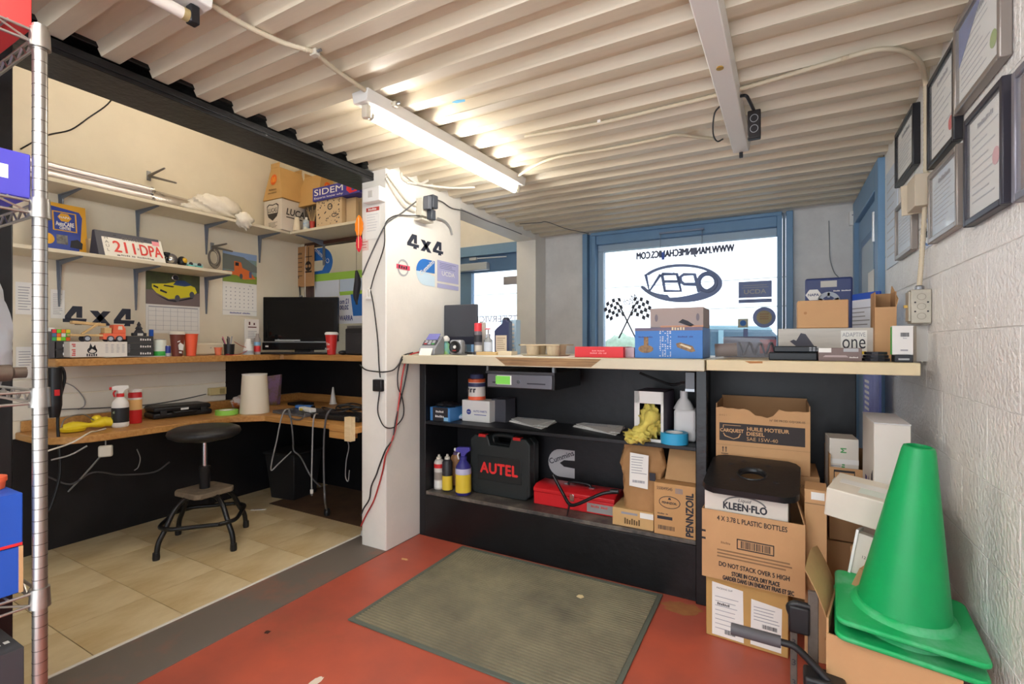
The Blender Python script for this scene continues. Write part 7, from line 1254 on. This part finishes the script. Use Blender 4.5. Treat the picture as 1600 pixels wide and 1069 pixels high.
p = PZ(907,933,.008); o = tag(MB().prism([(-.016,-.008),(.006,-.014),(.016,.002),(.004,.014),(-.012,.008)], 0, .004).build('paper_scrap', mat('scrap_cream', (226,206,160), .7), None, (p.x,p.y,.0083)), 'cream scrap of paper on the rubber mat', 'scrap')

cord('ceiling_wire', 'thin dark wire sagging across the ceiling near the window', [PZ(812,350,ZC-.004), PZ(842,348,ZC-.006), PZ(855,347,ZC-.004), PZ(883,357,ZC-.008), PZ(905,362,ZC-.006), PZ(920,365,ZC-.003)], .003, mat('dark_grey_cable'))
rnd = random.Random(12)
def worn(px, py, r, m, seed, sy=1):
    q = PZ(px, py, 0); rr_ = random.Random(seed); b = MB(); n = 18
    b.prism([(q.x+r*(.7+.5*rr_.random())*math.cos(2*math.pi*i/n), q.y+sy*r*(.7+.5*rr_.random())*math.sin(2*math.pi*i/n)) for i in range(n)], .0001, .0006).build('paint_wear', m, fl)
worn(1066,951,.085,mat('wear_ochre', (172,122,74), .6, rgb2=(150,92,60), vs=12),1,.7)
worn(632,874,.022,mat('wear_cream', (206,160,110), .7),2,.5); worn(493,1066,.016,mat('wear_white', (220,206,190), .7),3,2); worn(418,988,.012,mat('wear_dark', (60,36,32), .7),4)
worn(575,842,.03,mat('wear_dark'),5,.4)
# ---------------------------------------------------------------- chrome wire rack at the left
RX, RY = -1.403, .426; rk = thing('wire_rack', 'chrome wire shelving rack at the left edge of the photo', 'rack', (0,0,0))
ch_w = mat('pole_chrome', (176,172,166), .32, metal=.95)
LX, LY = .45, .95
for i, (x, y) in enumerate(((RX,RY),(RX-LX,RY),(RX,RY-LY),(RX-LX,RY-LY))):
    po_ = MB().cyl((x,y,0),(x,y,1.832),.0127,n=24).build('pole', ch_w, rk, smooth=50)
    if i == 0:
        for k in range(72): MB().lathe([(.0129,0),(.0132,.0008),(.0129,.0016)], 20, (x,y,.03+k*.0254), cap=False).build('groove', mat('groove', (110,104,98), .4, metal=.8), po_, smooth=50)
        MB().lathe([(.0132,1.830),(.0132,1.838),(.006,1.841)], 20, (x,y,0)).build('cap', ch_w, po_, smooth=40)
zs = (.18, .601, 1.034, 1.443, 1.81)
for z in zs:
    s_ = MB(); sh = None
    for i, (x, y) in enumerate(((RX,RY),(RX-LX,RY),(RX,RY-LY),(RX-LX,RY-LY))):
        MB().lathe([(.0128,-.022),(.0185,-.022),(.0165,.02),(.0128,.02)], 20, (x,y,z)).build('collar', ch_w, rk, smooth=40)
    for dz in (-.013,.012):
        for p, q in (((RX,RY-.015),(RX,RY-LY+.015)),((RX-LX,RY-.015),(RX-LX,RY-LY+.015)),((RX-.015,RY),(RX-LX+.015,RY)),((RX-.015,RY-LY),(RX-LX+.015,RY-LY))):
            r = MB().cyl((p[0],p[1],z+dz),(q[0],q[1],z+dz),.0032,n=8).build('rail', ch_w, rk, smooth=50)
    for (p, q) in (((RX,RY-.015),(RX,RY-LY+.015)),((RX-.015,RY),(RX-LX+.015,RY))):
        pts = []; n = 15
        for k in range(n+1): u_ = k/n; pts.append((p[0]+(q[0]-p[0])*u_, p[1]+(q[1]-p[1])*u_, z+(.012 if k % 2 else -.013)))
        MB().tube(pts, .0024, 6, 1).build('zigzag_wire', ch_w, rk)
    for k in range(17): y = RY-.05-k*.053; MB().cyl((RX,y,z+.015),(RX-LX,y,z+.015),.0022,n=6).build('deck_wire', ch_w, rk)
def rack_box(label, cat, name, px_r, yt, zsh, dep, m, h=None, x_off=.0, wY=.3, near=.0):
    """carton on the rack: its far right edge shows at px_r, its top at yt"""
    x = RX-.012-x_off; p = PX(px_r, yt, x); z0 = zsh+.0185; hh = h or p.z-z0
    o = MB().box(-dep,0,-wY,0,0,hh).build(name, m, None, (x, p.y, z0), bevel=.002); tag(o, label, cat); return o, hh
o, hh = rack_box('red and white carton on the top rack shelf', 'box', 'rack_carton', 50, 0, 1.81, .3, mat('rack_red', (196,52,48), .5), h=.13); f = Face(o, '+x', (0,-.15,0)); f.rects('white_panel', paper, [(-.15,.02,hh*.35,hh)]); f.text('OIL', mat('rack_red'), -.05, hh*.6, w=.08, lvl=2)
o, hh = rack_box('violet blue carton with a white label on the upper rack shelf', 'box', 'rack_carton', 48, 242, 1.443, .3, mat('rack_violet', (72,66,170), .5)); f = Face(o, '+x', (0,-.15,0)); f.rects('label', paper, [(-.1,.115,hh*.36,hh*.66)]); f.rects('bar_code', ink, bars(-.08,-.02,hh*.44,hh*.56,3)+bars(.06,.10,hh*.5,hh*.6,5), 1); f.text('premium', mat('cream_card'), .06, hh*.84, w=.09, bold=.02)
o, hh = rack_box('blue carton on the lower rack shelf, bottom of two', 'box', 'rack_carton', 33, 853, .601, .28, mat('rack_blue', (30,76,170), .5)); MB().box(-.28,.001,-.004,.003,hh*.0,hh).build('kraft_edge', kraft, o); z2 = hh
o, h2 = rack_box('blue carton on the lower rack shelf, top of two', 'box', 'rack_carton', 36, 770, .601+z2+.002, .26, mat('rack_blue')); f = Face(o, '+x', (0,-.15,0)); f.rects('red_line', red_pl, [(-.15,.149,0,.006)]); zt2 = .601+z2+h2+.022
t = thing('orange_tub', 'orange lid of a small tub on the blue cartons', 'tub', (RX-.10, PX(3,755,RX-.10).y-.02, zt2)); MB().lathe([(.024,0),(.026,.016),(.028,.016),(.028,.026),(.022,.028)], 24).build('tub', orange_pl, t, smooth=40)
o, hh = rack_box('dark grey carton with a red corner on the lowest rack shelf', 'box', 'rack_carton', 38, 1010, .18, .28, mat('rack_slate', (58,58,62), .5)); f = Face(o, '+x', (0,-.15,0)); f.polys('red_corner', mat('corner_red', (206,40,40), .5), [[(.06,0),(.149,0),(.149,hh*.35)]]); f = Face(o, '+z', (-.07,-.08,hh)); f.text('BOSCH', paper, .02, .04, w=.07, rot=90, bold=.02); f.text('HD', paper, -.03, .045, w=.03, rot=90, bold=.02)
# stepped drill socket on the middle shelf, plastic bag on the post
p = PX(30,603,RX-.03); t = thing('impact_tool', 'brown stepped impact driver nose on the middle rack shelf', 'tool', (RX-.04, .29, 1.034+.0185)); tm_ = mat('tool_brown', (96,82,70), .4, metal=.4)
b = MB(); b.M = Matrix.Translation((0,0,.034)) @ Matrix.Rotation(R(-90), 4, 'X'); b.lathe([(.034,-.20),(.034,0),(.03,.02),(.03,.045),(.024,.05),(.024,.075),(.018,.08),(.018,.10),(.012,.105),(.012,.125)], 24); b.build('nose', tm_, t, smooth=35)
p = PX(4,535,-1.98); t = thing('plastic_bag', 'translucent plastic bag hanging on the black post', 'bag', (-1.962, .462, 1.05)); MB().ball((0,0,.12), .028, .075, .17, 20, 16, crumple(41,.15)).build('bag', mat('bag_clear', (214,218,222), .3, alpha=.75), t, smooth=60); MB().cyl((-.02,0,.27),(-.02,0,.31),.004,n=8).build('hook', steel, t)
# ---------------------------------------------------------------- window: sign, lettering and stickers
Yg = YB+.048; dgl = mat('decal_glass', (150,158,186), .5, transl=.4)
f = Face(w1, '-y', (0,Yg,0), .001)
def gp_(px, py): v = PY(px, py, Yg); return v.x, v.z
a, c = gp_(995,402), gp_(1147,389); f.text('WWW.MANJINMECHANICS.COM', mat('decal_grey', (110,110,124), .5, transl=.4), (a[0]+c[0])/2, (a[1]+c[1])/2, w=c[0]-a[0], h=.075, mirror=True, bold=.05)
# chequered flags
def flag(cx, cz, sgn):
    P = []
    for i in range(6):
        for j in range(5):
            if (i+j) % 2: continue
            u0, v0 = i*.026, j*.032
            def T(u_, v_): w_ = .015*math.sin(u_*26); return (cx+sgn*(.02+u_+v_*.25), cz+.10+v_-u_*.28+w_)
            P.append([T(u0,v0),T(u0+.026,v0),T(u0+.026,v0+.032),T(u0,v0+.032)])
    return P
fx, fz = gp_(980,505); f.polys('flag_checks', mat('decal_black', (100,102,112), .5, transl=.35), flag(fx+.0, fz-.04, 1)+flag(fx-.0, fz-.04, -1))
f.polys('flag_poles', mat('decal_black'), [[(fx-.080,fz-.13),(fx-.066,fz-.13),(fx+.088,fz+.18),(fx+.074,fz+.18)],[(fx+.080,fz-.13),(fx+.066,fz-.13),(fx-.088,fz+.18),(fx-.074,fz+.18)]], 1); f.text('Mech', mat('decal_black'), fx+.03, fz+.20, w=.13, h=.07, mirror=True, shear=.4, rot=20)
a, c = gp_(1154,474), gp_(1206,438); W = c[0]-a[0]; h = c[1]-a[1]; f.rects('dealer_sign', dgl, [(a[0],c[0],a[1]+h*.24,c[1]),(a[0],c[0],a[1],a[1]+h*.17)]); f.text('UCDA', mat('sign_cream', (206,200,180), .5), (a[0]+c[0])/2, a[1]+h*.52, w=W*.66, h=h*.2, bold=.03, lvl=2); f.rects('print', mat('sign_cream'), [(a[0]+W*.1,c[0]-W*.1,a[1]+h*.7,a[1]+h*.72),(a[0]+W*.15,c[0]-W*.15,a[1]+h*.8,a[1]+h*.82)], 1)
x, z = gp_(1194,496); f.disc('round_sticker', dgl, x, z, .078, .078); f.disc('seal_field', mat('seal_gold', (216,198,150), .5, transl=.4), x, z, .052, .052, 1); f.rects('print', mat('brick_print', (190,140,100), .5), [(x-.03,x+.03,z-.015+.018*i,z-.008+.018*i) for i in range(3)], 2)
x, z = gp_(1161,505); f.rects('square_sticker', mat('sticker_sand', (200,196,180), .5, transl=.4), [(x-.036,x+.036,z-.034,z+.034)]); f.disc('badge', mat('sticker_blue'), x, z, .022, .022, 1); x, z = gp_(1165,520); f.rects('dark_sticker', dgl, [(x-.016,x+.016,z-.03,z+.03)])
# hanging open sign
Ys = YB-.075; os_ = thing('open_sign', 'hanging OPEN sign seen from behind in the shop window', 'sign', (0, Ys, 0)); osm = mat('sign_slate', (150,166,204), .45, transl=.3)
def sp_(px, py): v = PY(px, py, Ys); return (v.x, v.z)
def ip(x, y): return sp_(900+x/4.706, 340+y/4.706)
out_, inn = [], []; n = 60
for i in range(n+1):
    d_ = 152-320*i/n; a_ = R(d_)
    th = 18+44*max(0, math.cos(R(d_+35)))**1.2 if d_ > -110 else 18+30*max(0, (d_+168)/58)
    th = max(th, 12); out_.append(ip(778+298*math.cos(a_), 483-140*math.sin(a_))); inn.append(ip(778+(298-th*1.1)*math.cos(a_), 483-(140-th)*math.sin(a_)))
MB().prism(out_+list(reversed(inn)), -.012, .012, 'y').build('swoosh', osm, os_)
def stroke(pts, r): return MB().tube([(x, 0, z) for x, z in (ip(*p) for p in pts)], r, 8, 1)
stroke([(968+66*math.cos(R(q)), 478+66*math.sin(R(q))) for q in range(0, 361, 20)], .018).build('letter_o', osm, os_, smooth=50)
stroke([(905,548),(872,418),(792,418),(768,436),(770,470),(796,490),(884,492)], .013).build('letter_p', osm, os_, smooth=50)
stroke([(632,416),(742,416),(772,540),(654,540),(632,416)], .013).build('letter_e', osm, os_, smooth=50); stroke([(648,470),(756,470)], .011).build('letter_e_bar', osm, os_, smooth=50)
stroke([(622,418),(540,542),(512,418)], .013).build('letter_n', osm, os_, smooth=50)
stroke([(482,508),(512,536),(560,566),(608,584)], .012).build('swoosh_tip', osm, os_, smooth=50)
for px in (1032,1097):
    tx, tz = sp_(px,414); MB().cyl((tx,0,tz-.01),(tx,0,2.04),.0025,n=6).build('chain', mat('chain_grey', (120,130,150), .4, metal=.4), os_)
t = [sp_(1036,395), sp_(1045,418), sp_(1055,428)]; MB().tube([(x,.01,z) for x, z in t], .002, 6).build('cord', mat('chain_grey'), os_); bx_ = sp_(1036,400); MB().box(bx_[0]-.01,bx_[0]+.01,-.006,.006,bx_[1]-.03,bx_[1]+.03).build('switch', mat('sign_frame'), os_)
MB().box(sp_(1032,0)[0]-.012, sp_(1097,0)[0]+.012, .0, .012, 2.035, 2.048).build('hanging_bar', mat('chain_grey'), os_)
# ---------------------------------------------------------------- outside: paving, verge, car, wires
g = MB().box(-30,30,YB+.2,60,-.3,-.25).build('ground', mat('asphalt', (196,194,190), .9, var=.1, vs=2)); struct(g, 'grey paved lot outside the window')
gv = MB().box(-30,30,14,26,-.25,-.2).build('verge', mat('verge_grass', (120,150,84), .9, rgb2=(150,166,110), vs=3)); gv['kind'] = 'structure'
car = thing('parked_car', 'pale teal car parked outside the shop window', 'car', (-.75, 9.5, -.25), R(8)); cm = mat('car_teal', (120,150,160), .25, coat=.5); gl = mat('car_window', (70,90,104), .08)
MB().prism([(-2.1,.35),(2.1,.35),(2.15,.75),(1.95,.95),(1.15,1.02),(-1.3,1.05),(-2.0,1.0),(-2.15,.7)], -.85, .85, 'y').build('body', cm, car, bevel=.06, seg=3)
MB().prism([(-1.35,1.03),(1.1,1.0),(.55,1.62),(-.95,1.66)], -.74, .74, 'y').build('cabin', gl, car, bevel=.05); MB().prism([(-.98,1.64),(.58,1.60),(.52,1.68),(-.9,1.72)], -.72, .72, 'y').build('roof', cm, car, bevel=.02)
for x in (-1.0,-.2,.75): MB().box(x-.04,x+.04,-.76,-.72,1.03,1.62).build('pillar', cm, car)
for x in (-1.3,1.35):
    for y in (-.82,.82): MB().cyl((x,y-.1,.33),(x,y+.1,.33),.33,n=24).build('wheel', ink, car, smooth=40); MB().cyl((x,y-.11,.33),(x,y+.11,.33),.19,n=18).build('hub', steel, car, smooth=40)
def bush(label, loc, s, seed):
    t = thing('hedge_tree', label, 'tree', loc, group='hazy trees across the road'); MB().ball((0,0,s*.9), s, s*.8, s*.9, 22, 16, crumple(seed,.08)).build('crown', mat('leaf_haze', (150,166,150), .9, var=.2, vs=3), t, smooth=70); MB().cyl((0,0,0),(0,0,s*.6),.12,n=10).build('trunk', mat('bark', (90,80,70), .8), t)
bush('left hazy tree across the road', (-9.5,24,-.2), 1.2, 51); bush('right hazy tree across the road', (-7.2,25,-.2), 1.0, 52)
for k, z in enumerate((2.55, 3.6)): cord('street_wire', ['lower overhead wire crossing outside the window', 'upper overhead wire crossing outside the window'][k], [(-30,20,z),(-5,20,z-.1),(20,20,z+.2)], .02, mat('grey_mid'), cat='wire', sub=3)
# ---------------------------------------------------------------- the shop behind the camera
struct(MB().box(-3.66, -1.99, -.95, -.9, 0, 3.0).build('wall_front', mat('shop_wall', (150,146,140), .7, var=.1, vs=3)), 'dull office wall behind the camera')
